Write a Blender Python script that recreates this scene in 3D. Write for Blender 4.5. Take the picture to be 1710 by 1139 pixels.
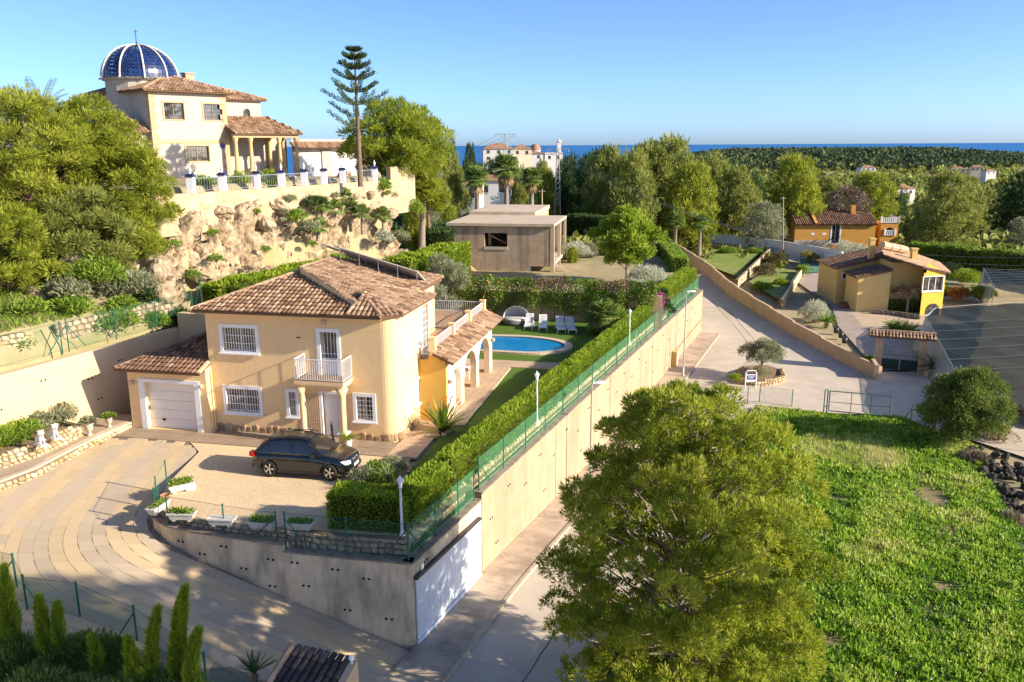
import bpy, bmesh, math, random
import numpy as np
from mathutils import Vector, Matrix, noise
for o in list(bpy.data.objects): bpy.data.objects.remove(o)
scn = bpy.context.scene
COL = scn.collection
# ---------------------------------------------------------------- camera
FPX = 1385.0; CAMH = 14.0
PITCH = math.atan((569.5-242.4)/FPX); ROLL = math.radians(0.32)
cd = bpy.data.cameras.new('camera'); cam = bpy.data.objects.new('camera', cd); COL.objects.link(cam)
cd.sensor_width = 36; cd.lens = 36*FPX/1710; cd.clip_end = 200000; cd.clip_start = .5
cam.matrix_world = Matrix.Translation((0,0,CAMH)) @ Matrix.Rotation(math.pi/2-PITCH,4,'X') @ Matrix.Rotation(-ROLL,4,'Z')
scn.camera = cam
# ---------------------------------------------------------------- sky and sun
SUN_AZ = math.radians(-18)      # direction towards the sun, from +X towards +Y
SUN_EL = math.radians(23)
w = bpy.data.worlds.new('World'); scn.world = w; w.use_nodes = True
nt = w.node_tree
bg = nt.nodes['Background']; sky = nt.nodes.new('ShaderNodeTexSky')
sky.sky_type = 'NISHITA'; sky.sun_disc = False; sky.sun_elevation = SUN_EL
sky.sun_rotation = math.pi/2-SUN_AZ; sky.altitude = 0; sky.air_density = .5; sky.dust_density = .8; sky.ozone_density = 5.0
nt.links.new(sky.outputs[0], bg.inputs[0]); bg.inputs[1].default_value = .118
sl = bpy.data.lights.new('sun','SUN'); sl.energy = 4.4; sl.angle = math.radians(.53); sl.color = (1,.87,.68)
so = bpy.data.objects.new('sun', sl); COL.objects.link(so)
sd = Vector((math.cos(SUN_EL)*math.cos(SUN_AZ), math.cos(SUN_EL)*math.sin(SUN_AZ), math.sin(SUN_EL)))
so.rotation_euler = sd.to_track_quat('Z','Y').to_euler(); so.location = (60,10,60)
scn.view_settings.view_transform = 'Standard'; scn.view_settings.look = 'None'
scn.view_settings.exposure = 1.2; scn.view_settings.gamma = 1
scn.view_settings.use_curve_mapping = False
# ---------------------------------------------------------------- survey helpers
def ray(u, v):
    a=(u-855)/FPX; b=-(v-569.5)/FPX; c,s=math.cos(ROLL),math.sin(ROLL)
    a,b = a*c+b*s, -a*s+b*c
    return a, math.cos(PITCH)+b*math.sin(PITCH), -math.sin(PITCH)+b*math.cos(PITCH)
def G(u, v, z=0.):                       # point at height z seen at u, v of the survey photo
    r=ray(u,v); t=(z-CAMH)/r[2]; return Vector((r[0]*t, r[1]*t, z))
def Yp(u, v, y):                         # point at distance y
    r=ray(u,v); t=y/r[1]; return Vector((r[0]*t, y, CAMH+r[2]*t))
def px(y): return y*1.03/FPX              # metres per survey pixel at distance y
rng = np.random.default_rng(7); random.seed(7)
def R(a,b): return random.uniform(a,b)
# ---------------------------------------------------------------- materials
MATS = {}
def N(nt, t, **k):
    n = nt.nodes.new(t)
    for a,b in k.items(): setattr(n,a,b)
    return n
def mat(name, c1, c2=None, scale=3., rough=.85, bump=0., bscale=None, detail=6., c3=None, s3=.4, stretch=None, spec=.3, metal=0., amt=None, streak=None, world=False):
    """plain procedural surface: two-colour noise, optional large stains (c3), optional bump"""
    if name in MATS: return MATS[name]
    m = bpy.data.materials.new(name); m.use_nodes = True; t = m.node_tree; L = t.links.new
    p = t.nodes['Principled BSDF']; p.inputs['Roughness'].default_value = rough
    p.inputs['Specular IOR Level'].default_value = spec; p.inputs['Metallic'].default_value = metal
    if c2 is None: c2 = tuple(x*.82 for x in c1)
    tc = N(t,'ShaderNodeTexCoord'); src = tc.outputs['Object']
    if world:
        g = N(t,'ShaderNodeNewGeometry'); src = g.outputs['Position']
    if stretch:
        mp = N(t,'ShaderNodeMapping'); mp.inputs['Scale'].default_value = stretch; L(src, mp.inputs[0]); src = mp.outputs[0]
    n = N(t,'ShaderNodeTexNoise'); n.inputs['Scale'].default_value = scale; n.inputs['Detail'].default_value = detail; n.inputs['Roughness'].default_value=.62
    L(src, n.inputs['Vector'])
    cr = N(t,'ShaderNodeValToRGB'); cr.color_ramp.elements[0].position = .34; cr.color_ramp.elements[1].position = .66
    cr.color_ramp.elements[0].color = (*c2,1); cr.color_ramp.elements[1].color = (*c1,1)
    L(n.outputs[0], cr.inputs[0]); out = cr.outputs[0]
    if c3:
        n3 = N(t,'ShaderNodeTexNoise'); n3.inputs['Scale'].default_value = s3; n3.inputs['Detail'].default_value = 9; n3.inputs['Roughness'].default_value=.68
        s_ = src
        if streak:
            mp = N(t,'ShaderNodeMapping'); mp.inputs['Scale'].default_value = streak; L(src, mp.inputs[0]); s_ = mp.outputs[0]
        L(s_, n3.inputs['Vector'])
        r3 = N(t,'ShaderNodeValToRGB'); r3.color_ramp.elements[0].position = .47; r3.color_ramp.elements[1].position = .68
        L(n3.outputs[0], r3.inputs[0])
        mx = N(t,'ShaderNodeMix'); mx.data_type='RGBA'; 
        mul = N(t,'ShaderNodeMath', operation='MULTIPLY'); mul.inputs[1].default_value = amt or .7
        L(r3.outputs[0], mul.inputs[0]); L(mul.outputs[0], mx.inputs[0]); L(out, mx.inputs[6]); mx.inputs[7].default_value=(*c3,1); out = mx.outputs[2]
    L(out, p.inputs['Base Color'])
    if bump:
        nb = N(t,'ShaderNodeTexNoise'); nb.inputs['Scale'].default_value = bscale or scale*4; nb.inputs['Detail'].default_value=5; L(src, nb.inputs['Vector'])
        b = N(t,'ShaderNodeBump'); b.inputs['Strength'].default_value = bump; b.inputs['Distance'].default_value=.03
        L(nb.outputs[0], b.inputs['Height']); L(b.outputs[0], p.inputs['Normal'])
    MATS[name] = m; return m
def tintmat(name, cols, rough=.7, translucent=0., objrand=0., spec=.25, scale=0.):
    """colour from the per-piece 'tint' attribute (0..1) through a ramp; used for leaves, tiles, stones"""
    if name in MATS: return MATS[name]
    m = bpy.data.materials.new(name); m.use_nodes = True; t = m.node_tree; L = t.links.new
    p = t.nodes['Principled BSDF']; p.inputs['Roughness'].default_value = rough; p.inputs['Specular IOR Level'].default_value = spec
    a = N(t,'ShaderNodeAttribute'); a.attribute_name = 'tint'
    src = a.outputs['Fac']
    if objrand:
        oi = N(t,'ShaderNodeObjectInfo'); ma = N(t,'ShaderNodeMath', operation='MULTIPLY_ADD'); ma.inputs[1].default_value = objrand
        L(oi.outputs['Random'], ma.inputs[0]); L(src, ma.inputs[2]); src = ma.outputs[0]
    if scale:
        tc = N(t,'ShaderNodeTexCoord'); n = N(t,'ShaderNodeTexNoise'); n.inputs['Scale'].default_value=scale; n.inputs['Detail'].default_value=5
        L(tc.outputs['Object'], n.inputs['Vector']); ma = N(t,'ShaderNodeMath', operation='MULTIPLY_ADD'); ma.inputs[1].default_value=.6
        sb = N(t,'ShaderNodeMath', operation='SUBTRACT'); sb.inputs[1].default_value=.5; L(n.outputs[0], sb.inputs[0]); L(sb.outputs[0], ma.inputs[0]); L(src, ma.inputs[2]); src = ma.outputs[0]
    cr = N(t,'ShaderNodeValToRGB'); e = cr.color_ramp.elements
    for i,c in enumerate(cols):
        pos = i/(len(cols)-1)
        if i==0: e[0].color=(*c,1); e[0].position=0
        elif i==len(cols)-1: e[-1].color=(*c,1); e[-1].position=1
        else:
            q=e.new(pos); q.color=(*c,1)
    L(src, cr.inputs[0]); L(cr.outputs[0], p.inputs['Base Color'])
    if translucent:
        tr = N(t,'ShaderNodeBsdfTranslucent'); L(cr.outputs[0], tr.inputs[0]); mx = N(t,'ShaderNodeMixShader'); mx.inputs[0].default_value = translucent
        out = t.nodes['Material Output']; L(p.outputs[0], mx.inputs[1]); L(tr.outputs[0], mx.inputs[2]); L(mx.outputs[0], out.inputs['Surface'])
    MATS[name] = m; return m
def netmat(name, col, alpha, scale=40., rough=.8):
    """woven mesh: opaque threads, open holes"""
    if name in MATS: return MATS[name]
    m = bpy.data.materials.new(name); m.use_nodes = True; t = m.node_tree; L = t.links.new
    p = t.nodes['Principled BSDF']; p.inputs['Base Color'].default_value=(*col,1); p.inputs['Roughness'].default_value=rough
    p.inputs['Specular IOR Level'].default_value=.1
    tp = N(t,'ShaderNodeBsdfTransparent'); mx = N(t,'ShaderNodeMixShader'); mx.inputs[0].default_value = alpha
    n = N(t,'ShaderNodeTexNoise'); n.inputs['Scale'].default_value=.6; n.inputs['Detail'].default_value=4
    tc = N(t,'ShaderNodeTexCoord'); L(tc.outputs['Object'], n.inputs['Vector'])
    ma = N(t,'ShaderNodeMath', operation='MULTIPLY_ADD'); ma.inputs[1].default_value=alpha*.9; ma.inputs[2].default_value=alpha*.55
    if scale<0: ma.inputs[1].default_value=.06; ma.inputs[2].default_value=alpha-.03
    L(n.outputs[0], ma.inputs[0]); L(ma.outputs[0], mx.inputs[0])
    L(tp.outputs[0], mx.inputs[1]); L(p.outputs[0], mx.inputs[2]); L(mx.outputs[0], t.nodes['Material Output'].inputs['Surface'])
    MATS[name]=m; return m
def plain(name, c, rough=.5, metal=0., spec=.5, emit=None):
    if name in MATS: return MATS[name]
    m = bpy.data.materials.new(name); m.use_nodes=True; p=m.node_tree.nodes['Principled BSDF']
    p.inputs['Base Color'].default_value=(*c,1); p.inputs['Roughness'].default_value=rough; p.inputs['Metallic'].default_value=metal; p.inputs['Specular IOR Level'].default_value=spec
    MATS[name]=m; return m
# ---------------------------------------------------------------- objects
def link(o, parent=None):
    COL.objects.link(o)
    if parent is not None: o.parent = parent
    return o
def empty(name, loc=(0,0,0), rz=0.):
    o = bpy.data.objects.new(name, None); COL.objects.link(o); o.location = loc; o.rotation_euler=(0,0,rz); o.empty_display_size=.1; return o
def tag(o, label, cat, group=None):
    o['label']=label; o['category']=cat
    if group: o['group']=group
    return o
def struct(o): o['kind']='structure'; return o
def stuff(o): o['kind']='stuff'; return o
class MB:
    def __init__(s): s.v=[]; s.f=[]; s.t=[]
    def add(s, vs, fs, tint=0.):
        k=len(s.v); s.v += [tuple(x) for x in vs]; s.f += [tuple(i+k for i in f) for f in fs]; s.t += [tint]*len(fs); return s
    def box(s, x0,x1,y0,y1,z0,z1, tint=0., M=None):
        vs=[(x0,y0,z0),(x1,y0,z0),(x1,y1,z0),(x0,y1,z0),(x0,y0,z1),(x1,y0,z1),(x1,y1,z1),(x0,y1,z1)]
        if M is not None: vs=[M@Vector(q) for q in vs]
        return s.add(vs,[(3,2,1,0),(4,5,6,7),(0,1,5,4),(1,2,6,5),(2,3,7,6),(3,0,4,7)],tint)
    def bar(s, a, b, w, h=None, tint=0.):
        """square bar from a to b"""
        a=Vector(a); b=Vector(b); d=(b-a); L=d.length
        if L<1e-6: return s
        h = h or w; q=d.to_track_quat('Z','Y').to_matrix().to_4x4(); M=Matrix.Translation(a)@q
        return s.box(-w/2,w/2,-h/2,h/2,0,L,tint,M)
    def tube(s, pts, rad, n=8, tint=0., cap=True):
        pts=[Vector(p) for p in pts]; k=len(pts)
        if not hasattr(rad,'__len__'): rad=[rad]*k
        vs=[]; fs=[]; up=None
        for i,p in enumerate(pts):
            d=(pts[min(i+1,k-1)]-pts[max(i-1,0)]).normalized()
            if up is None: up = Vector((1,0,0)) if abs(d.x)<.8 else Vector((0,1,0))
            sx=d.cross(up).normalized(); up=sx.cross(d).normalized()
            for j in range(n):
                a=2*math.pi*j/n; vs.append(p+(sx*math.cos(a)+up*math.sin(a))*rad[i])
        for i in range(k-1):
            for j in range(n):
                fs.append((i*n+j,i*n+(j+1)%n,(i+1)*n+(j+1)%n,(i+1)*n+j))
        if cap: fs += [tuple(range(n)), tuple(reversed(range((k-1)*n,k*n)))]
        fs=[tuple(reversed(f)) for f in fs]
        return s.add(vs,fs,tint)
    def lathe(s, prof, n=12, c=(0,0,0), tint=0., a0=0., a1=2*math.pi):
        vs=[]; fs=[]; m=len(prof); full=abs(a1-a0-2*math.pi)<1e-6; st=n if full else n+1
        for j in range(st):
            a=a0+(a1-a0)*j/n
            for r,z in prof: vs.append((c[0]+r*math.cos(a), c[1]+r*math.sin(a), c[2]+z))
        for j in range(n):
            j2=(j+1)%st
            for i in range(m-1): fs.append((j*m+i,j2*m+i,j2*m+i+1,j*m+i+1))
        return s.add(vs,fs,tint)
    def prism(s, poly, z0, z1, tint=0.):
        """vertical prism over a plan polygon (counter-clockwise)"""
        n=len(poly); vs=[(p[0],p[1],z0) for p in poly]+[(p[0],p[1],z1) for p in poly]
        fs=[tuple(reversed(range(n))), tuple(range(n,2*n))]+[(i,(i+1)%n,(i+1)%n+n,i+n) for i in range(n)]
        return s.add(vs,fs,tint)
    def slab(s, pts, th, tint=0.):
        """a planar 3-D polygon given thickness downward along its normal"""
        P=[Vector(p) for p in pts]; nrm=(P[1]-P[0]).cross(P[2]-P[0]).normalized()
        if nrm.z<0: P.reverse(); nrm=-nrm
        n=len(P); vs=P+[p-nrm*th for p in P]
        fs=[tuple(range(n)), tuple(reversed(range(n,2*n)))]+[((i+1)%n,i,i+n,(i+1)%n+n) for i in range(n)]
        return s.add(vs,fs,tint)
    def mesh(s, name, m, smooth=False):
        me=bpy.data.meshes.new(name); me.from_pydata(s.v,[],s.f); me.update()
        at=me.attributes.new('tint','FLOAT','FACE'); at.data.foreach_set('value', np.array(s.t,dtype=np.float32))
        if m is not None:
            for q in (m if isinstance(m,(list,tuple)) else [m]): me.materials.append(q)
        if smooth: me.polygons.foreach_set('use_smooth',[True]*len(me.polygons))
        return me
    def build(s, name, m, parent=None, smooth=False):
        return link(bpy.data.objects.new(name, s.mesh(name,m,smooth)), parent)
def autosmooth(o,deg=32):
    bm=bmesh.new(); bm.from_mesh(o.data); bmesh.ops.remove_doubles(bm,verts=bm.verts[:],dist=1e-5)
    for e in bm.edges:
        e.smooth = len(e.link_faces)==2 and e.calc_face_angle(0)<math.radians(deg)
    bm.to_mesh(o.data); bm.free(); return o
def inst(name, me, parent=None, loc=(0,0,0), rot=(0,0,0), sc=(1,1,1)):
    o=bpy.data.objects.new(name, me); link(o,parent); o.location=loc; o.rotation_euler=rot; o.scale=sc if hasattr(sc,'__len__') else (sc,sc,sc); return o
def npmesh(name, V, F, tint, m, smooth=False):
    """V (n,3) float, F (k,4) int"""
    me=bpy.data.meshes.new(name); V=np.asarray(V,np.float32); F=np.asarray(F,np.int32)
    me.vertices.add(len(V)); me.vertices.foreach_set('co',V.ravel())
    k=F.shape[1]; me.loops.add(F.size); me.loops.foreach_set('vertex_index',F.ravel())
    me.polygons.add(len(F)); me.polygons.foreach_set('loop_start',np.arange(0,F.size,k,dtype=np.int32))
    me.update(calc_edges=True)
    if tint is not None:
        at=me.attributes.new('tint','FLOAT','FACE'); at.data.foreach_set('value',np.asarray(tint,np.float32))
    if m is not None: me.materials.append(m)
    if smooth: me.polygons.foreach_set('use_smooth',np.ones(len(F),bool))
    return me
def unit(a): return a/np.maximum(np.linalg.norm(a,axis=1,keepdims=True),1e-9)
def blades(C, D, L, W, rg=rng, bend=0.):
    """kite-shaped leaves: centre-base C, direction D, length L, width W -> V,F"""
    n=len(C); D=unit(D); S=unit(np.cross(D, unit(rg.normal(size=(n,3))))); L=np.broadcast_to(np.asarray(L,float),(n,))[:,None]; W=np.broadcast_to(np.asarray(W,float),(n,))[:,None]
    up=np.cross(S,D)
    V=np.stack([C, C+D*L*.5+S*W*.5+up*L*bend, C+D*L, C+D*L*.5-S*W*.5+up*L*bend],axis=1).reshape(-1,3)
    F=np.arange(4*n).reshape(n,4); return V,F
def leafobj(name, C, D, L, W, tint, m, parent=None, rg=rng):
    V,F=blades(C,D,L,W,rg); return link(bpy.data.objects.new(name, npmesh(name,V,F,tint,m)), parent)
def sph(n, rg=rng): return unit(rg.normal(size=(n,3)))
# local frames on the plan
class Fr:
    def __init__(s, ox, oy, deg, z=0.):
        a=math.radians(deg); s.o=Vector((ox,oy,z)); s.e=Vector((math.cos(a),math.sin(a),0)); s.n=Vector((-math.sin(a),math.cos(a),0)); s.rz=a
        s.M=Matrix.Translation(s.o)@Matrix.Rotation(a,4,'Z')
    def __call__(s, a, b, z=0.): return s.M@Vector((a,b,z))
    def inv(s, p): return s.M.inverted()@Vector(p)
def sstep(t): t=max(0.,min(1.,t)); return t*t*(3-2*t)
def fbm(x,y,s,seed=0.): return noise.fractal(Vector((x*s,y*s,seed)),1.0,2.0,4)
# ---------------------------------------------------------------- vegetation builders
def skeleton(mb, base, top, r0, r1, limbs, rg, n=7, wob=.12):
    base=Vector(base); top=Vector(top); pts=[]; k=6
    for i in range(k+1):
        t=i/k; p=base.lerp(top,t); h=(top-base).length
        if 0<i<k: p=p+Vector((rg.normal(),rg.normal(),0))*wob*h*.12
        pts.append(p)
    mb.tube(pts,[r0*(1-t/k)+r1*t/k for t in range(k+1)],n)
    for (c,rad) in limbs:
        c=Vector(c); h=(top-base).length
        zt=max(.12,min(.92,((c.z-base.z)/h)*.72-.05)); i=min(k-1,int(zt*k)); p=pts[i].lerp(pts[i+1],zt*k-i)
        mid=p.lerp(c,.55)+Vector((rg.normal()*.06,rg.normal()*.06,-.05))*(c-p).length
        mb.tube([p,mid,c],[rad,rad*.65,rad*.25],5,cap=False)
def crown_lobes(rg, R_, H_, nl, lr, shape='dome', z0=0.):
    """lobe centres and radii filling a crown of half-width R_, height H_, whose underside is at z0"""
    out=[]; tries=0
    while len(out)<nl and tries<nl*60:
        tries+=1; t=rg.random(); a=rg.random()*2*math.pi
        if shape=='dome': prof=math.sqrt(max(0,1-((t-.30)/.72)**2)) if t>.3 else .72+.28*t/.3
        elif shape=='umbrella': prof=math.sqrt(max(0,1-((t-.35)/.67)**2)) if t>.35 else .45+.55*t/.35
        elif shape=='cone': prof=max(.08,(1-t)**.75)
        elif shape=='ball': prof=math.sqrt(max(0,1-(2*t-1)**2))
        else: prof=1-.25*t
        rr=prof*R_*(rg.random()**.45); l=lr*(.7+.6*rg.random())
        c=np.array([rr*math.cos(a), rr*math.sin(a), z0+t*(H_-l*.5)])
        if all(np.linalg.norm((c-q)/[1,1,.8])>.55*(l+m_) for q,m_ in out) or tries>nl*40: out.append((c,l))
    return out
def tuft_crown(rg, lobes, per, blade_n, L, W, tuft=.28, up=.35, flat=.75, tspread=.35, lo=.15, hi=.95, gap=.0):
    """tufts on the surface of each lobe; blades fan outwards from each tuft"""
    Cs=[];Ds=[];Ls=[];Ts=[]
    for c,l in lobes:
        n=max(3,int(per*(l**2)))
        d=sph(n,rg); d[:,2]=np.abs(d[:,2])*1.0-.28*rg.random(n); d=unit(d)
        r=l*(.55+.5*rg.random(n))[:,None]
        tc=c+d*r*np.array([1,1,flat]); tt=rg.random()*.55+rg.random(n)*.45
        k=blade_n; o=sph(n*k,rg); dd=unit(np.repeat(d,k,0)*.8+o*.9+np.array([0,0,up]))
        C=np.repeat(tc,k,0)+o*tuft*(rg.random(n*k)**.5)[:,None]*l**.5
        Cs.append(C); Ds.append(dd); Ls.append(L*(.6+.8*rg.random(n*k))); Ts.append(np.clip(lo+(hi-lo)*(np.repeat(tt,k)*(1-tspread)+tspread*rg.random(n*k)),0,1))
    C=np.concatenate(Cs);D=np.concatenate(Ds);Lx=np.concatenate(Ls);T=np.concatenate(Ts)
    V,F=blades(C,D,Lx,Lx*(W/L),rg); return V,F,T
BARK = mat('bark',(.20,.13,.085),(.10,.07,.05),6,.95,.6)
GBARK = mat('grey_bark',(.30,.25,.20),(.16,.13,.10),6,.95,.6)
PINE = tintmat('pine_needles',[(.085,.125,.014),(.28,.325,.032),(.54,.54,.085)],.6,.45)
PINEF = tintmat('foreground_pine_needles',[(.075,.125,.014),(.30,.36,.032),(.62,.61,.095)],.6,.47)
PINE2 = tintmat('pine_needles_dull',[(.10,.125,.03),(.23,.265,.055),(.42,.43,.11)],.6,.40)
OLIVE = tintmat('olive_leaves',[(.13,.15,.08),(.26,.28,.15),(.46,.46,.31)],.55,.35)
SILVER = tintmat('silver_leaves',[(.26,.28,.19),(.46,.47,.34),(.70,.70,.57)],.6,.35)
GREEN = tintmat('green_leaves',[(.07,.14,.016),(.18,.29,.03),(.36,.45,.065)],.5,.40)
LIME = tintmat('hedge_sprays',[(.085,.16,.012),(.23,.335,.022),(.42,.50,.05)],.6,.42)
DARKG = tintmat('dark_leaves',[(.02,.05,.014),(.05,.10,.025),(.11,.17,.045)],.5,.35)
TWIG = tintmat('dry_twigs',[(.10,.075,.05),(.22,.17,.12),(.36,.30,.23)],.9,.05)
def tree(name, loc, Ht, Rw, label, cat='tree', seed=1, shape='dome', nl=26, lr=.34, per=26, bn=22, L=.32, W=.05, m=None, trunk_h=.35, tr=None, bark=None, group=None, flat=.75, up=.35, tuft=.28, lean=(0,0), lo=.12, hi=.95, core=True, bare=0):
    rg=np.random.default_rng(seed); root=empty(name, loc)
    lobes=crown_lobes(rg, Rw*(1-lr*.55), Ht*(1-trunk_h), nl, Rw*lr, shape, Ht*trunk_h)
    for c,l in lobes: c[0]+=lean[0]*c[2]/Ht; c[1]+=lean[1]*c[2]/Ht
    V,F,T=tuft_crown(rg,lobes,per/max(.05,(Rw*lr)**2)*1.0,bn,L,W,tuft,up,flat,lo=lo,hi=hi)
    if bare:
        pass
    cr=link(bpy.data.objects.new('crown', npmesh('crown',V,F,T,m or PINE)), root)
    mb=MB(); tr=tr or Ht*.022
    skeleton(mb,(0,0,-.4),(lean[0]*.8,lean[1]*.8,Ht*.86),tr,tr*.25,[(tuple(c),tr*.24) for c,l in lobes],rg)
    mb.build('trunk', bark or BARK, root, True)
    tag(root,label,cat,group); return root
def copytree(root, loc, rz=0., sc=1., label=None, group=None):
    c=root.copy(); COL.objects.link(c); c.location=loc; c.rotation_euler=(0,0,rz); c.scale=sc if hasattr(sc,'__len__') else (sc,sc,sc)
    if label: c['label']=label
    if group: c['group']=group
    for ch in list(root.children):
        d=ch.copy(); COL.objects.link(d); d.parent=c
        for g in list(ch.children):
            e=g.copy(); COL.objects.link(e); e.parent=d
    return c
def bush(name, loc, rx, ry, rz, label, m, cat='shrub', seed=1, n=None, L=.16, W=.05, up=.5, group=None, lumps=9, lo=.1, hi=1., rot=0.):
    rg=np.random.default_rng(seed); root=empty(name, loc, rot)
    vol=(rx*ry*rz)**(1/3.); lobes=[]
    for i in range(lumps):
        d=sph(1,rg)[0]; d[2]=abs(d[2]); lobes.append((d*np.array([rx,ry,rz])*.55, vol*.5*(.7+.6*rg.random())))
    lobes.append((np.array([0,0,rz*.3]),vol*.6))
    n=n or int(1400*vol**2)
    k=max(20,n//len(lobes)); Cs=[];Ds=[];Ts=[]
    for c,l in lobes:
        d=sph(k,rg); d[:,2]=np.abs(d[:,2])-.25*rg.random(k); C=c+d*l*(.75+.3*rg.random(k))[:,None]*np.array([1,1,.9]); C[:,2]=np.maximum(C[:,2],.02)
        Cs.append(C); Ds.append(d*.7+sph(k,rg)*.7+np.array([0,0,up])); Ts.append(np.clip(lo+(hi-lo)*(.35*rg.random()+.65*rg.random(k)),0,1))
    Lx=L*(.6+.8*rg.random(k*len(lobes)))
    leafobj('foliage',np.concatenate(Cs),np.concatenate(Ds),Lx,Lx*W/L,np.concatenate(Ts),m,root,rg)
    mb=MB()
    for c,l in lobes[:7]: mb.tube([(0,0,-.1),tuple(c*.5+rg.normal(size=3)*.04),tuple(c)],[.05*vol,.035*vol,.012*vol],5,cap=False)
    mb.build('stems',BARK,root); tag(root,label,cat,group); return root
def rosette(name, loc, n, L, W, label, m, cat='plant', seed=1, erect=.8, group=None, trunk=0., droop=.5, tip=None, col='leaves'):
    """sword-leaved plant: yucca, strelitzia, agave"""
    rg=np.random.default_rng(seed); root=empty(name, loc); mb=MB()
    for i in range(n):
        a=rg.random()*2*math.pi; e=erect*(.35+.9*rg.random()); l=L*(.65+.5*rg.random()); d=Vector((math.cos(a),math.sin(a),0)); s=Vector((-d.y,d.x,0))
        p=Vector((0,0,trunk+.02))+d*.04; vs=[]; k=5; dirv=(d*math.cos(e)+Vector((0,0,1))*math.sin(e)).normalized()
        for j in range(k+1):
            t=j/k; w=W*(.5+.9*t)*(1-t)**.7*1.4 if j<k else .002
            vs += [p+s*w/2, p-s*w/2]; dirv=(dirv+Vector((0,0,-1))*droop*.22*(1+t)+d*.02).normalized(); p=p+dirv*l/k
        mb.add(vs,[(2*j,2*j+1,2*j+3,2*j+2) for j in range(k)],.1+.85*rg.random())
    mb.build(col,m,root)
    if trunk>0:
        t=MB(); t.tube([(0,0,-.1),(0.02,0,trunk*.5),(0,0,trunk+.05)],[.09,.08,.06],8); t.build('stem',BARK,root,True)
    tag(root,label,cat,group); return root
def pinnate(mb, base, az, L, el, rg, droop=.9, nl=26, leaf=.35, w=.035, tint=.5):
    d=Vector((math.cos(az),math.sin(az),0)); s=Vector((-d.y,d.x,0)); p=Vector(base); di=(d*math.cos(el)+Vector((0,0,math.sin(el)))).normalized(); k=10; pts=[p.copy()]
    for j in range(k):
        di=(di+Vector((0,0,-droop/k*(.6+.8*j/k)))).normalized(); p=p+di*L/k; pts.append(p.copy())
    mb.tube(pts,[.03*(1-.8*i/k) for i in range(k+1)],4,tint,cap=False)
    for i in range(nl):
        t=.08+.92*i/nl; x=t*k; j=min(k-1,int(x)); q=pts[j].lerp(pts[j+1],x-j); ax=(pts[j+1]-pts[j]).normalized(); upv=s.cross(ax)
        ll=leaf*(math.sin(math.pi*min(1,t*.85+.12))**.6)
        for sg in (-1,1):
            dd=(s*sg*.85+ax*.55+upv*(.15)*abs(1)-Vector((0,0,.22))).normalized(); tip=q+dd*ll; mid=q+dd*ll*.45
            mb.add([q, mid+ax*w, tip, mid-ax*w],[(0,1,2,3)],min(1,max(0,tint+rg.normal()*.18)))
def fan(mb, base, az, L, el, rg, seg=16, r=.55, tint=.5, w=.05):
    d=Vector((math.cos(az),math.sin(az),0)); s=Vector((-d.y,d.x,0)); ax=(d*math.cos(el)+Vector((0,0,math.sin(el)))).normalized(); upv=ax.cross(s)
    b=Vector(base); hub=b+ax*L; mb.tube([b,b.lerp(hub,.6)-Vector((0,0,.03)),hub],[.025,.018,.012],4,tint,cap=False)
    for i in range(seg):
        a=-2.0+4.0*i/(seg-1); dr=(ax*math.cos(a)+s*math.sin(a)).normalized(); pr=(s*math.cos(a)-ax*math.sin(a))
        l=r*(.75+.3*math.cos(a*.6)); m1=hub+dr*l*.55+upv*.03; tip=hub+dr*l-Vector((0,0,l*.22*(.5+rg.random())))
        mb.add([hub, m1+pr*w, tip, m1-pr*w],[(0,1,2,3)],min(1,max(0,tint+rg.normal()*.15)))
PALM = tintmat('palm_leaves',[(.06,.11,.02),(.14,.22,.045),(.30,.36,.10)],.45,.35)
SKIRT = tintmat('dry_palm_leaves',[(.16,.10,.05),(.33,.23,.12),(.5,.38,.22)],.9,.1)
def fanpalm(name, loc, Ht, label, seed=1, n=34, r=.75, L=.75, tr=.2, skirt=True, group=None, cat='palm'):
    rg=np.random.default_rng(seed); root=empty(name,loc); mb=MB(); lx=rg.normal()*.02*Ht
    mb.tube([(0,0,-.4),(lx*.4,0,Ht*.5),(lx,0,Ht)],[tr*1.25,tr*.95,tr*.8],9); mb.build('trunk',GBARK,root,True)
    f=MB()
    for i in range(n):
        t=i/n; fan(f,(lx,0,Ht+.1),i*2.399+rg.random()*.4,L*(.8+.4*rg.random()),1.35-1.9*t+rg.normal()*.1,rg,15,r*(.85+.3*rg.random()),.25+.6*rg.random(),r*.085)
    f.build('crown',PALM,root)
    if skirt:
        f=MB()
        for i in range(n//2): fan(f,(lx,0,Ht-.15-.5*rg.random()),i*2.399,L*.7,-.75-.5*rg.random(),rg,11,r*.8,.3+.5*rg.random(),r*.08)
        f.build('dry_skirt',SKIRT,root)
    tag(root,label,cat,group); return root
def featherpalm(name, loc, Ht, label, seed=1, n=22, L=1.6, leaf=.35, tr=.16, group=None, cat='palm', el0=1.3, el1=1.4, droop=.9, m=None):
    rg=np.random.default_rng(seed); root=empty(name,loc); mb=MB()
    mb.tube([(0,0,-.3),(0,0,Ht*.5),(0,0,Ht)],[tr*1.2,tr,tr*.95],9); mb.build('trunk',BARK,root,True)
    f=MB()
    for i in range(n):
        t=i/n; pinnate(f,(0,0,Ht),i*2.399+rg.random()*.3,L*(.8+.35*rg.random()),el0-el1*t+rg.normal()*.07,rg,droop,22,leaf,leaf*.07,.25+.6*rg.random())
    f.build('crown',m or PALM,root); tag(root,label,cat,group); return root
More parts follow.
